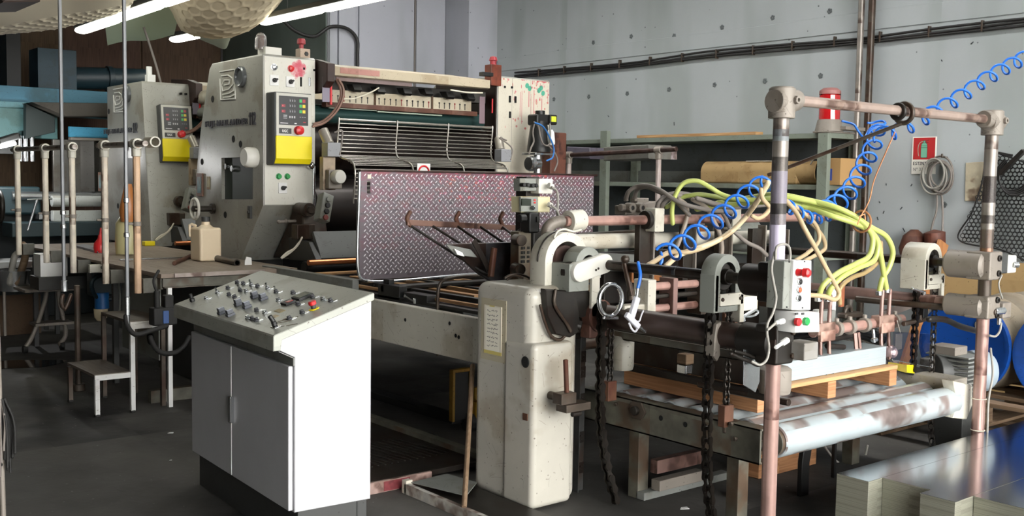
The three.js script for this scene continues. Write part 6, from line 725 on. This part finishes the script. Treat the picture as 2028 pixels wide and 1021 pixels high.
// second handrail on the far side of the press
{
  const T = thing('far_handrail', 'dark handrail with boxed panel on posts beyond the tread-plate guard', 'railing', [6.9, 0, -7.6]); const x = 6.9;
  const p = [[6.9,1.849,-7.584],[6.9,1.867,-6.978],[6.9,1.883,-6.413],[6.9,1.889,-6.207]]; part(T, 'rail', rod(p[0], p[3], 0.022), mat('#5a4a48', { map: tSteel, roughness: 0.4, metalness: 0.4 }));
  for (const q of [p[0], p[2]]) { const s = part(T, 'post', rod([x, 0, q[2]], [x, q[1], q[2]], 0.024), mat('#b3a5a0', { map: tPole, roughness: 0.45 })); part(s, 'tee_fitting', [rod([x, q[1] - 0.08, q[2]], [x, q[1] - 0.015, q[2]], 0.032), pipe([x, q[1], q[2] - 0.035], [x, q[1], q[2] + 0.035], 0.035, 0.02)], M.clamp); }
  const b = [[7,1.924,-7.216],[7,1.939,-6.63],[7,1.796,-7.212],[7,1.812,-6.626]]; part(T, 'rail_box', prism('zy', b.filter((_, i) => i < 2).concat([b[3], b[2]]).map((q) => [q[2], q[1]]), 7.0, 7.3, { bevel: 0.006 }), mat('#6d6c66', { map: tPaint, roughness: 0.5 })); const c = [[7.1,1.941,-7.844],[7.1,1.927,-7.508],[7.1,1.819,-7.505],[7.1,1.831,-7.841]]; part(T, 'rail_box', prism('zy', c.map((q) => [q[2], q[1]]), 7.1, 7.3, { bevel: 0.006 }), mat('#6b6672', { map: tPaint, roughness: 0.5 }));
  part(T, 'rail_panel', prism('xy', [[7.251,1.946,-6.9],[7.656,1.945,-6.9],[7.661,1.82,-6.9],[7.255,1.82,-6.9]], -6.92, -6.88, { bevel: 0.003 }), mat('#b3a9ac', { map: tPole, roughness: 0.5 }));
}
// valve block with two round ports behind the pink shaft
{
  const T = thing('valve_manifold', 'grey valve block with two round ports behind the pink cross shaft', 'valve', [4.512,1.41,-4.3]); const m = M.clamp;
  part(T, 'block', [prism('xy', [[4.414,1.459,-4.35],[4.67,1.488,-4.35],[4.674,1.385,-4.35],[4.416,1.409,-4.35]], -4.45, -4.35, { bevel: 0.006 }), prism('xy', [[4.518,1.506,-4.35],[4.617,1.506,-4.35],[4.618,1.476,-4.35],[4.519,1.476,-4.35]], -4.42, -4.36, { bevel: 0.004 })], m); for (const p of [[4.431,1.45,-4.35],[4.516,1.45,-4.35]]) { part(T, 'port', pipe([p[0], p[1], -4.36], [p[0], p[1], -4.31], 0.03, 0.014, 20), m); part(T, 'port_core', rod([p[0], p[1], -4.35], [p[0], p[1], -4.315], 0.013), M.black); } part(T, 'nipple', [rod([4.413,1.488,-4.35], [4.412,1.512,-4.35], 0.014), rod([4.485,1.488,-4.35], [4.484,1.518,-4.35], 0.014), rod([4.408,1.45,-4.36], [4.375,1.45,-4.36], 0.022)], m); part(T, 'bracket', prism('xy', [[4.51,1.407,-4.38],[4.706,1.39,-4.38],[4.707,1.36,-4.38],[4.511,1.374,-4.38]], -4.42, -4.0, { bevel: 0.003 }), m);
}
// ---------- sign, hose coil, papers, mesh on the wall ----------
{
  const S = thing('extinguisher_sign', 'red and white fire extinguisher sign fixed to the wall', 'sign', [8.295, 1.7, -4.7]);
  const tx = canvasTex(256, 384, (c, w, h) => { c.fillStyle = '#dfddd4'; c.fillRect(0, 0, w, h); c.fillStyle = '#b0282a'; c.fillRect(12, 10, w - 24, 224); c.fillStyle = '#6fae93'; c.strokeStyle = '#23302b'; c.lineWidth = 4; c.beginPath(); c.roundRect(94, 92, 68, 124, 10); c.fill(); c.stroke(); c.beginPath(); c.arc(128, 92, 33, Math.PI, 0); c.fill(); c.stroke(); c.fillRect(116, 40, 24, 24); c.strokeRect(116, 40, 24, 24); c.beginPath(); c.moveTo(140, 46); c.lineTo(176, 34); c.moveTo(140, 54); c.lineTo(172, 60); c.stroke(); c.lineWidth = 6; c.strokeStyle = '#8fbfa8'; c.beginPath(); c.moveTo(112, 50); c.bezierCurveTo(50, 50, 58, 150, 74, 200); c.stroke(); c.beginPath(); c.moveTo(94, 112); c.lineTo(162, 112); c.strokeStyle = '#23302b'; c.lineWidth = 4; c.stroke(); c.fillStyle = '#22242a'; c.font = 'bold 46px sans-serif'; c.fillText('ESTINTORE', 12, 292, 234); c.font = '44px sans-serif'; c.fillText('N° 32', 18, 352); });
  part(S, 'plate', rectUV(bx(8.29, 8.298, 1.705, 2.015, -4.81, -4.595, 0), -4.81, -4.595, 1.705, 2.015, 'z', 'y'), mat('#ffffff', { map: tx, roughness: 0.45 }));
  const C = thing('hose_coil', 'coil of grey cable hung on a wall hook over the sign corner', 'cable', [8.24, 1.7, -4.54]); for (let i = 0; i < 9; i++) { const R = 0.118 + 0.016 * Math.sin(i * 2.3), cy = 1.69 + 0.02 * Math.sin(i * 1.7), cz = -4.54 + 0.03 * Math.sin(i * 2.9), q = []; for (let k = 0; k < 14; k++) { const a = k / 14 * 6.283; q.push([8.262 - i * 0.006, cy + R * (1.05 + 0.05 * Math.sin(i)) * Math.sin(a), cz + R * 0.85 * Math.cos(a)]); } part(C, 'cable_loop', tube(q, 0.0085, 48, 7, true), i % 2 ? M.hoseGrey : M.cableGrey); }
  part(C, 'cable_tail', [tube([[8.25,1.589,-4.562],[8.25,1.494,-4.545],[8.25,1.389,-4.548],[8.25,1.305,-4.571],[8.25,1.199,-4.593]], 0.009)], M.hoseGrey); part(C, 'cable_tail', [tube([[8.25,1.598,-4.527],[8.25,1.495,-4.501],[8.25,1.35,-4.489],[8.25,1.192,-4.486]], 0.009)], M.hoseGrey); part(C, 'hook', [rod([8.3, 1.84, -4.5], [8.21, 1.845, -4.5], 0.008), rod([8.215, 1.845, -4.5], [8.215, 1.87, -4.5], 0.008)], M.oily);
  const jk = thing('hanging_jacket', 'brown leather jacket hanging on the wall below the cable coil', 'jacket', [8.2, 1.0, -4.62]); const jl = mat('#6b4130', { roughness: 0.6, map: tSteel });
  part(jk, 'jacket_body', turned([8.19, 0.98, -4.7], [8.19, 1.24, -4.7], [[0, 0], [0.1, 0.05], [0.12, 0.4], [0.09, 0.8], [0.03, 1], [0, 1]]).scale(1, 1, 1), jl); part(jk, 'sleeve', turned([8.2, 1.0, -4.5], [8.18, 1.25, -4.52], [[0, 0], [0.06, 0.05], [0.08, 0.5], [0.085, 0.9], [0, 1]]), mat('#7d5044', { roughness: 0.6, map: tSteel }));
  const pp = thing('paper_note', 'yellowed torn paper sheet on the wall beside the plastic mesh', 'paper', [8.29, 1.5, -4.27]); part(pp, 'sheet', prism('zy', [[8.29,1.797,-4.334],[8.29,1.805,-4.179],[8.29,1.491,-4.163],[8.29,1.487,-4.327]].map((q) => [q[2], q[1]]), 8.285, 8.297, { bevel: 0.003 }), mat('#c6bba2', { map: tPole, roughness: 0.8 }));
  // plastic mesh with round openings: rings joined in one net
  const N = thing('plastic_mesh', 'black plastic net with round openings hung on the wall at the right edge', 'net', [8.25, 1.1, -4.0]); const out = [[8.25,1.884,-4.138],[8.25,1.783,-3.8],[8.25,1.025,-3.761],[8.25,1.11,-3.982],[8.25,1.182,-4.347],[8.25,1.399,-4.243],[8.25,1.643,-4.171]].map((q) => [q[2], q[1]]);
  const inside = (z, y) => { let c = false; for (let i = 0, j = out.length - 1; i < out.length; j = i++) { const [a, b] = out[i], [d, e] = out[j]; if ((b > y) !== (e > y) && z < (d - a) * (y - b) / (e - b) + a) c = !c; } return c; };
  const rings = []; let row = 0; for (let y = 1.02; y < 2.0; y += 0.0312, row++) for (let z = -4.6 + (row & 1) * 0.018; z < -3.6; z += 0.036) if (inside(z, y)) rings.push(flat(new THREE.TorusGeometry(0.0172, 0.0036, 4, 9).rotateY(Math.PI / 2).translate(8.255 + 0.012 * Math.sin(z * 9 + y * 4), y, z))); part(N, 'net', rings, M.black, { stuff: true }); part(N, 'net_edge', tube([[8.25,1.783,-3.8],[8.25,1.851,-3.999],[8.25,1.884,-4.138],[8.25,1.764,-4.157],[8.25,1.643,-4.171],[8.25,1.399,-4.243],[8.25,1.182,-4.347],[8.25,1.11,-3.982],[8.25,1.025,-3.761]], 0.007, 80), M.black);
  const K = thing('black_cable_bundle', 'bundle of black cables with a grip hung over the plastic net', 'cable', [8.2, 1.6, -3.95]); part(K, 'cable_loop', [0, 1, 2, 3].map((i) => tube([[8.2,1.822,-3.974],[8.2,1.743,-4.029],[8.2,1.645,-4.012],[8.2,1.583,-3.942],[8.2,1.6,-3.845],[8.2,1.686,-3.772]].map((q) => [q[0] - 0.01 * i, q[1] - 0.012 * i, q[2] + 0.012 * i]), 0.007)), M.cable); part(K, 'cable_grip', bar([8.17,1.703,-3.993], [8.17,1.886,-3.814], 0.05, 0.03), M.oilyDark); part(K, 'strap', bar([8.18,1.873,-4.026], [8.18,1.848,-3.906], 0.02, 0.02), M.cable);
}
// ---------- barrels, pallets, motor, boards at the right ----------
{
  const barrel = (x, z, label, len) => { const T = thing('steel_drum', label, 'drum', [x, 0.3, z], 'blue steel drums lying on pallets'); const r = 0.29, y = 0.33 + r; part(T, 'drum_body', turned([x, y, z], [x + len, y, z], [[0, 0], [r - 0.02, 0], [r, 0.01], [r, 0.32], [r + 0.008, 0.335], [r, 0.35], [r, 0.64], [r + 0.008, 0.655], [r, 0.67], [r, 0.99], [0, 1]], 40), mat('#8d8271', { map: tPaint, roughness: 0.5 })); part(T, 'drum_head', turned([x - 0.02, y, z], [x + 0.012, y, z], [[0, 0.15], [r - 0.03, 0.15], [r - 0.02, 0], [r, 0], [r + 0.004, 1], [0, 1]], 40), M.barrel); part(T, 'bung', rod([x - 0.024, y + 0.14, z + 0.1], [x, y + 0.14, z + 0.1], 0.03), M.clamp); return T; };
  barrel(6.3, -3.25, 'blue-headed steel drum lying behind the electric motor', 0.9); barrel(6.32, -2.66, 'blue-headed steel drum cut by the right edge of the picture', 0.9);
  for (const [n, y, l] of [[0, 0.17, 'old dark pallet directly under the blue drums'], [1, 0.0, 'old dark pallet on the floor, lowest under the blue drums']]) { const T = thing('drum_pallet', l, 'pallet', [7, y, -3.1]); for (const z of [-3.8, -3.15, -2.5]) for (const x of [6.1, 6.65, 7.2]) part(T, 'pallet_block', bx(x, x + 0.12, y + 0.022, y + 0.14, z, z + 0.14, 0.003), M.woodOld); for (let i = 0; i < 5; i++) part(T, 'deck_board', bx(6.08 + i * 0.28, 6.18 + i * 0.28, y + 0.14, y + 0.165, -3.82, -2.34, 0.003), M.woodOld, { grain: 'z' }); for (let i = 0; i < 3; i++) part(T, 'base_board', bx(6.08, 7.34, y, y + 0.02, -3.8 + i * 0.65, -3.66 + i * 0.65, 0.003), M.woodOld, { grain: 'x' }); }
  const mo = thing('electric_motor', 'grey finned electric motor with a pale fan cover behind the copper post', 'motor', [5.9, 0, -3.05]); const my = 0.54, mz = -2.98; part(mo, 'stator', rod([5.72, my, mz - 0.14], [5.9, my, mz - 0.02], 0.1), M.darkGrey); for (let i = 0; i < 9; i++) part(mo, 'cooling_fin', bx(5.72, 5.93, my - 0.1 + i * 0.024, my - 0.09 + i * 0.024, mz - 0.2, mz + 0.06, 0.002), M.grey);
  part(mo, 'fan_cover', turned([5.9, my, mz - 0.02], [6.0, my, mz + 0.04], [[0, 0], [0.115, 0], [0.12, 0.2], [0.12, 0.75], [0.1, 1], [0, 1]], 32), mat('#8f9ba3', { map: tClean, roughness: 0.4 })); part(mo, 'foot', bx(5.76, 5.94, 0, 0.44, mz - 0.16, mz + 0.02, 0.006), M.darkGrey); part(mo, 'top_box', bx(5.72, 5.86, my + 0.1, my + 0.15, mz - 0.18, mz - 0.02, 0.006), M.clamp);
  solo('cardboard_sheet', 'large tan cardboard panel leaning against the wall behind the drums', 'cardboard', prism('zy', [[-4.4, 0.02], [-2.6, 0.02], [-2.6, 1.0], [-3.9, 1.04], [-4.38, 1.05]], 8.02, 8.04, { bevel: 0.002 }), M.card, [8.03, 0.02, -3.5]);
  solo('timber_plank', 'brown timber plank leaning on the wall next to the cardboard panel', 'timber', [bar([7.7, 0.0, -4.5], [8.15, 1.15, -4.42], 0.14, 0.03)], M.wood, [7.7, 0, -4.5], { grain: 'y' });
  const bl = thing('wood_block', 'orange timber beam with a cable loop on the floor behind the front roller', 'timber', [4.9, 0, -3.5]); part(bl, 'beam', bx(4.62, 5.15, 0.0, 0.14, -3.72, -3.5, 0.006), M.woodOrange, { grain: 'x' }); part(bl, 'beam_slab', bx(4.55, 5.1, 0.14, 0.165, -3.75, -3.48, 0.004), M.woodOld, { grain: 'x' }); part(bl, 'cable_loop', tube([[5.134,0.132,-3.45],[5.212,0.055,-3.45],[5.317,-0.015,-3.45],[5.448,-0.048,-3.45],[5.562,-0.014,-3.45],[5.59,0.052,-3.45]], 0.007), M.cableGrey);
  const ps = [4.571,0,-3.181]; const st = thing('floor_stop', 'dark bent steel stop standing on the floor under the front roller', 'stop', ps); part(st, 'stop_plate', prism('xy', [[ps[0] - 0.035, 0], [ps[0] + 0.03, 0], [ps[0] + 0.03, 0.17], [ps[0] + 0.05, 0.26], [ps[0] - 0.015, 0.28], [ps[0] - 0.035, 0.18]], ps[2] - 0.015, ps[2] + 0.015, { bevel: 0.003 }), M.black); const q = [4.987,0,-3.279]; part(st, 'thin_leg', bx(q[0] - 0.01, q[0] + 0.01, 0, 0.33, q[2] - 0.01, q[2] + 0.01, 0.002), M.black);
}
// ---------- floor things in the middle ----------
{
  const T = thing('floor_tread_plate', 'low ribbed tread plate with a red and white edge between console and cream column', 'plate', [3.1, 0, -5]); part(T, 'plate', bx(2.7, 3.5, 0.03, 0.06, -5.9, -4.52, 0.003), mat('#3c3937', { map: tSteel, roughness: 0.4, metalness: 0.4 })); part(T, 'painted_edge', bx(2.6, 3.16, 0.0, 0.06, -4.52, -4.5, 0.003), mat('#a98f86', { map: tPole, roughness: 0.6 })); part(T, 'red_edge', bx(2.86, 3.02, 0.005, 0.055, -4.502, -4.498, 0.001), mat('#8f3b42', { map: tPole, roughness: 0.6 })); for (let i = 0; i < 16; i++) part(T, 'tread_rib', bar([2.75 + i * 0.042, 0.062, -5.2], [2.82 + i * 0.042, 0.062, -4.75], 0.012, 0.006), M.oilyDark); part(T, 'side_rail', bx(3.5, 3.56, 0, 0.09, -6.4, -4.5, 0.003), M.rail);
  const A = thing('angle_tray', 'shallow folded metal tray with a chipped pale lip on the floor before the column', 'tray', [3.0, 0, -4.1]); part(A, 'tray_bottom', bx(2.95, 3.24, 0.0, 0.03, -4.42, -3.6, 0.002), M.oilyDark); part(A, 'tray_lip', bx(2.93, 2.955, 0, 0.055, -4.42, -3.6, 0.003), mat('#c9c6be', { map: tPole, roughness: 0.5 })); part(A, 'tray_sheet', prism('xz', [[2.96, -4.4], [3.2, -4.42], [3.23, -4.2], [3.05, -4.05]], 0.055, 0.06, { bevel: 0.001 }), M.grey); part(A, 'tray_end', bx(2.93, 2.97, 0, 0.07, -4.44, -4.4, 0.003), M.cream);
  const b0 = [2.933,0.06,-3.911], b1 = [3.36, 0.62, -4.42]; solo('broom_stick', 'bare wooden stick leaning against the cream column', 'stick', rod(b0, b1, 0.013), M.woodOld, b0, { grain: 'y' });
  const Y = thing('pallet_truck', 'yellow and black hand pallet truck frame in the dark below the feed table', 'pallet truck', [4.4, 0, -5.6]); const ym = mat('#8a6716', { roughness: 0.5, map: tPaint }); const yf = [[3.808,0.338,-5.3],[3.934,0.312,-5.3],[4.008,0.173,-5.3],[3.994,0.002,-5.3],[3.816,0.037,-5.3]]; part(Y, 'mast', [bx(3.86, 3.88, 0.08, 0.4, -5.32, -5.28, 0.004), bx(4.0, 4.02, 0.08, 0.4, -5.32, -5.28, 0.004), bx(3.86, 4.02, 0.39, 0.41, -5.32, -5.28, 0.004)], ym); part(Y, 'body', bx(3.88, 4.0, 0.08, 0.39, -5.34, -5.3, 0.004), M.black); part(Y, 'steer_housing', [bx(4.02, 4.1, 0.04, 0.2, -5.34, -5.24, 0.02), rod([4.06, 0.2, -5.3], [4.06, 0.28, -5.3], 0.025)], ym); part(Y, 'wheel', rod([3.98, 0.06, -5.3], [4.06, 0.06, -5.3], 0.06), M.rubber); part(Y, 'fork', bx(3.9, 3.99, 0.05, 0.1, -6.4, -5.34, 0.004), M.black);
  solo('floor_cable', 'black cable snaking over the dark floor below the feed table', 'cable', tube([[3.454,0.012,-5.213],[3.594,0.012,-5.342],[3.696,0.012,-5.381],[3.73,0.012,-5.292],[3.637,0.012,-5.081],[3.615,0.012,-4.922],[3.736,0.012,-4.936]], 0.012), M.cable, [3.454,0.012,-5.213]);
  // litter: bits of paper and chips
  for (const [p, s] of [[[2.466,0.004,-6.335], 0.02], [[2.224,0.004,-5.718], 0.009], [[3.901,0.004,-3.397], 0.028]]) solo('paper_chip', s > 0.025 ? 'white paper scrap on the floor below the conveyor' : s > 0.015 ? 'white paper chip on the dark floor left of the console' : 'tiny white chip on the floor close to the console plinth', 'paper', prism('xz', [[p[0] - s, p[2]], [p[0], p[2] - s * 0.7], [p[0] + s, p[2] - s * 0.2], [p[0] + s * 0.5, p[2] + s * 0.8]], 0.001, 0.004, { bevel: 0.0005 }), M.white, p);
  const pd = mat('#0c0c0d', { roughness: 0.06 }); const pc = [2.386,0.002,-9.369]; const pp = []; for (let k = 0; k < 28; k++) { const a = k / 28 * 6.283; pp.push([pc[0] + 0.32 * (1 + 0.2 * Math.sin(a * 3 + 1)) * Math.cos(a) * 0.9, pc[2] + 0.22 * (1 + 0.25 * Math.sin(a * 2)) * Math.sin(a)]); } const pu = solo('oil_puddle', 'black oily puddle on the floor below the rolling steps', 'puddle', prism('xz', pp, 0, 0.003, { bevel: 0.0008 }), pd, pc);
}

// ---------- hoses ----------
{
  const H = thing('suction_hoses', 'bundle of lime-green suction hoses arching past the copper post to the suction cups', 'hoses', [4.6, 0.9, -3.4]);
  const hz = (pts) => pts;
  const g = [
    [[4.774,1.494,-3.9],[4.764,1.52,-3.75],[4.703,1.545,-3.5],[4.764,1.519,-3.35],[4.818,1.48,-3.2],[4.907,1.416,-3.12],[4.99,1.328,-3.1],[4.968,1.235,-3.1],[4.845,1.195,-3.1],[4.689,1.154,-3.1],[4.591,1.093,-3.12],[4.596,1.02,-3.15]],
    [[4.658,1.47,-3.95],[4.721,1.498,-3.75],[4.726,1.518,-3.5],[4.81,1.492,-3.35],[4.843,1.445,-3.2],[4.922,1.397,-3.12],[5.04,1.3,-3.1],[5.022,1.215,-3.1],[4.87,1.173,-3.1],[4.713,1.127,-3.1],[4.658,1.071,-3.12],[4.675,1.015,-3.15]],
    [[4.686,1.488,-3.9],[4.746,1.507,-3.7],[4.68,1.532,-3.45],[4.783,1.504,-3.3],[4.881,1.454,-3.18],[5.036,1.379,-3.14],[5.18,1.322,-3.13],[5.242,1.238,-3.13],[5.224,1.155,-3.14],[5.185,1.101,-3.15],[5.173,1.018,-3.16]],
    [[4.573,1.453,-3.95],[4.696,1.482,-3.8],[4.705,1.504,-3.5],[4.766,1.476,-3.35],[4.775,1.438,-3.2],[4.901,1.395,-3.13],[5.056,1.325,-3.12],[5.107,1.229,-3.12],[5.176,1.13,-3.14],[5.247,1.028,-3.16]],
    [[4.375,1.376,-3.95],[4.368,1.451,-3.95],[4.371,1.535,-3.93],[4.404,1.599,-3.9],[4.45,1.611,-3.85],[4.498,1.579,-3.8],[4.546,1.539,-3.75],[4.594,1.514,-3.65],[4.637,1.527,-3.45]],
    [[4.377,1.464,-4],[4.445,1.512,-3.97],[4.511,1.536,-3.9],[4.581,1.529,-3.85],[4.67,1.511,-3.78],[4.661,1.512,-3.6],[4.659,1.511,-3.45],[4.763,1.486,-3.38]],
  ];
  g.forEach((p, i) => part(H, 'green_hose', tube(p, i < 4 ? 0.0145 : 0.013, 120, 10), i === 5 ? mat('#8d9850', { roughness: 0.4 }) : M.hoseGreen));
  for (const p of [g[0].at(-1), g[1].at(-1), g[2].at(-1), g[3].at(-1)]) part(H, 'hose_clip', pipe([p[0], p[1] - 0.012, p[2]], [p[0], p[1] + 0.012, p[2]], 0.019, 0.012), M.alu);
  const dk = [[[4.362,1.507,-4.3],[4.334,1.548,-4.25],[4.348,1.575,-4.2],[4.337,1.579,-4.1],[4.333,1.553,-4],[4.368,1.494,-3.9],[4.482,1.455,-3.8],[4.574,1.444,-3.7]], [[4.432,1.513,-4.3],[4.4,1.555,-4.25],[4.369,1.573,-4.15],[4.387,1.541,-4.05],[4.403,1.493,-3.95],[4.453,1.424,-3.9]], [[4.35,1.434,-4.05],[4.336,1.491,-4.02],[4.395,1.534,-4],[4.484,1.538,-3.95],[4.599,1.494,-3.9],[4.671,1.438,-3.85],[4.68,1.355,-3.8]], [[4.383,1.42,-4.05],[4.355,1.486,-4],[4.424,1.526,-3.97],[4.527,1.521,-3.95],[4.642,1.48,-3.9]], [[4.423,1.507,-3.95],[4.478,1.479,-3.95],[4.493,1.422,-3.95],[4.463,1.338,-3.95],[4.428,1.268,-3.95],[4.389,1.213,-3.95]], [[4.422,1.509,-3.85],[4.541,1.462,-3.85],[4.609,1.382,-3.85],[4.655,1.319,-3.85],[4.681,1.239,-3.85],[4.678,1.196,-3.85]], [[4.397,1.518,-3.8],[4.566,1.485,-3.8],[4.697,1.468,-3.8],[5.014,1.481,-3.8],[5.205,1.496,-3.8]]];
  dk.forEach((p, i) => part(H, 'grey_hose', tube(p, i === 3 ? 0.012 : 0.0125, 80), i === 4 || i === 5 ? mat('#9a8e82', { roughness: 0.45 }) : M.hoseGrey));
  const tn = [[[4.221,1.606,-3.2],[4.227,1.536,-3.25],[4.26,1.445,-3.35],[4.227,1.375,-3.4],[4.154,1.313,-3.45],[4.06,1.272,-3.5],[3.953,1.242,-3.52],[3.895,1.191,-3.55]], [[4.236,1.591,-3.22],[4.239,1.51,-3.28],[4.26,1.411,-3.38],[4.194,1.342,-3.42],[4.113,1.285,-3.48],[3.985,1.257,-3.5],[3.911,1.254,-3.55],[3.815,1.217,-3.55],[3.762,1.197,-3.55]]]; tn.forEach((p, i) => part(H, 'tan_hose', tube(p, i ? 0.0125 : 0.014, 90), i ? M.hoseTan : mat('#d8c4a0', { roughness: 0.35 })));
  const tn2 = [[[4.349,1.532,-3.2],[4.378,1.469,-3.15],[4.396,1.378,-3.1],[4.508,1.263,-3.1],[4.601,1.163,-3.1],[4.671,1.09,-3.1],[4.705,1.044,-3.1],[4.676,1.02,-3.1],[4.565,1.042,-3.1],[4.437,1.055,-3.1]], [[5.151,1.294,-3.15],[5.156,1.226,-3.15],[5.115,1.181,-3.15],[5.007,1.136,-3.15],[4.904,1.119,-3.15],[4.823,1.091,-3.15],[4.78,1.054,-3.15],[4.789,0.987,-3.15]], [[4.529,1.509,-3.3],[4.652,1.457,-3.3],[4.782,1.376,-3.3],[4.804,1.308,-3.3],[4.709,1.244,-3.3],[4.602,1.208,-3.3]], [[4.655,1.482,-3.35],[4.793,1.4,-3.35],[4.913,1.317,-3.35],[4.935,1.261,-3.35],[4.85,1.223,-3.35],[4.76,1.199,-3.35]]]; tn2.forEach((p, i) => part(H, 'tan_hose', tube(p, i > 1 ? 0.011 : 0.0125, 80), i === 1 ? mat('#9a845c', { roughness: 0.35 }) : M.hoseTan));
  part(H, 'white_hose', tube([[4.167,1.573,-3.2],[4.181,1.532,-3.2],[4.222,1.5,-3.2],[4.239,1.483,-3.2],[4.205,1.451,-3.2],[4.147,1.434,-3.2],[4.108,1.445,-3.2]], 0.011, 50), M.hoseTan); part(H, 'grey_hose', tube([[4.34,1.356,-3.5],[4.458,1.293,-3.5],[4.566,1.258,-3.5],[4.624,1.221,-3.5]], 0.011), M.hoseGrey);
  const ob = [[[4.829,1.867,-2.9],[4.84,1.772,-2.95],[4.898,1.619,-3.05],[4.915,1.528,-3.08],[4.896,1.462,-3.1]], [[4.895,1.467,-3.1],[4.865,1.43,-3.1],[4.845,1.399,-3.1]], [[4.844,1.441,-3.09],[4.89,1.449,-3.09],[4.901,1.425,-3.09]]]; part(H, 'orange_string', ob.map((p) => tube(p, 0.0035, 40, 5)), mat('#c98a5f', { roughness: 0.7 }));
  part(H, 'bundle_tie', torus([4.912,1.413,-3.12], 0.055, 0.006, 'x'), mat('#9c6b45', { roughness: 0.7 }));
  // blue spiral air hose in several sagging runs
  const B = thing('spiral_air_hose', 'bright blue spiral air hose winding from the feeder up to the top right corner', 'air hose', [5.0, 1.4, -3.4]);
  const run = (pts, R, n, ph = 0) => part(B, 'spiral_run', coil(pts, R, 0.0076, n, { phase: ph }), M.blueHose);
  run([[3.671,1.261,-3.36],[3.834,1.302,-3.4],[4.085,1.385,-3.46],[4.351,1.478,-3.52],[4.61,1.573,-3.58],[4.792,1.623,-3.62]], 0.048, 8, 0.6);
  run([[4.504,1.497,-3.3],[4.609,1.457,-3.3],[4.743,1.424,-3.3],[4.901,1.441,-3.3]], 0.028, 5);
  run([[4.808,1.456,-3.3],[5.087,1.507,-3.38],[5.392,1.606,-3.48],[5.644,1.727,-3.58],[5.893,1.857,-3.68],[6.091,1.978,-3.78]], 0.05, 8, 1);
  run([[5.901,2.021,-3.9],[5.93,1.947,-3.85],[6.022,1.937,-3.8],[6.131,1.986,-3.78],[6.107,2.029,-3.85]], 0.03, 2.5 | 0, 2);
  run([[5.467,1.888,-3.4],[5.637,1.922,-3.36],[5.91,2.022,-3.33],[6.197,2.145,-3.3],[6.499,2.287,-3.27],[6.956,2.461,-3.24]], 0.042, 11, 0.4);
  { const e = [6.956,2.461,-3.24]; part(B, 'wall_end', tube([e, [e[0] + 0.8, e[1] + 0.16, e[2] + 0.1], [8.1, e[1] + 0.5, -2.9], [8.29, e[1] + 0.52, -2.9]], 0.0085, 40), M.blueHose); }
  part(B, 'straight_end', tube([[3.59,1.222,-3.45],[3.606,1.162,-3.45],[3.591,1.099,-3.45]], 0.0085, 24), M.blueHose);
  part(B, 'hose_tail', tube([[3.853,1.255,-3.55],[3.862,1.218,-3.55],[3.851,1.201,-3.55]], 0.008, 12), M.blueHose);
  // air gun hanging from the shaft
  const G = thing('air_gun', 'white and silver air blow gun hanging by its blue hose from the dark shaft', 'air gun', [3.54, 0.9, -3.42]); const wm = mat('#d9d9e2', { roughness: 0.35 });
  part(G, 'nipple', rod([3.57,1.106,-3.43], [3.562,1.059,-3.43], 0.0085), M.alu); part(G, 'grip', bar([3.568,1.064,-3.43], [3.531,0.971,-3.43], 0.032, 0.024, 0.006), wm); part(G, 'gun_body', bar([3.497,0.988,-3.43], [3.583,0.922,-3.43], 0.028, 0.022, 0.006), wm); part(G, 'nozzle', rod([3.566,0.935,-3.43], [3.632,0.894,-3.43], 0.011, { r2: 0.006 }), M.alu); part(G, 'trigger', tube([[3.519,0.943,-3.43],[3.54,0.913,-3.43],[3.56,0.902,-3.43],[3.58,0.92,-3.43]], 0.005, 20), wm); part(G, 'trigger_guard', tube([[3.559,0.95,-3.43],[3.586,0.95,-3.43],[3.598,0.976,-3.43],[3.611,0.996,-3.43]], 0.004, 20), wm);
}

renderer.render(scene, camera);
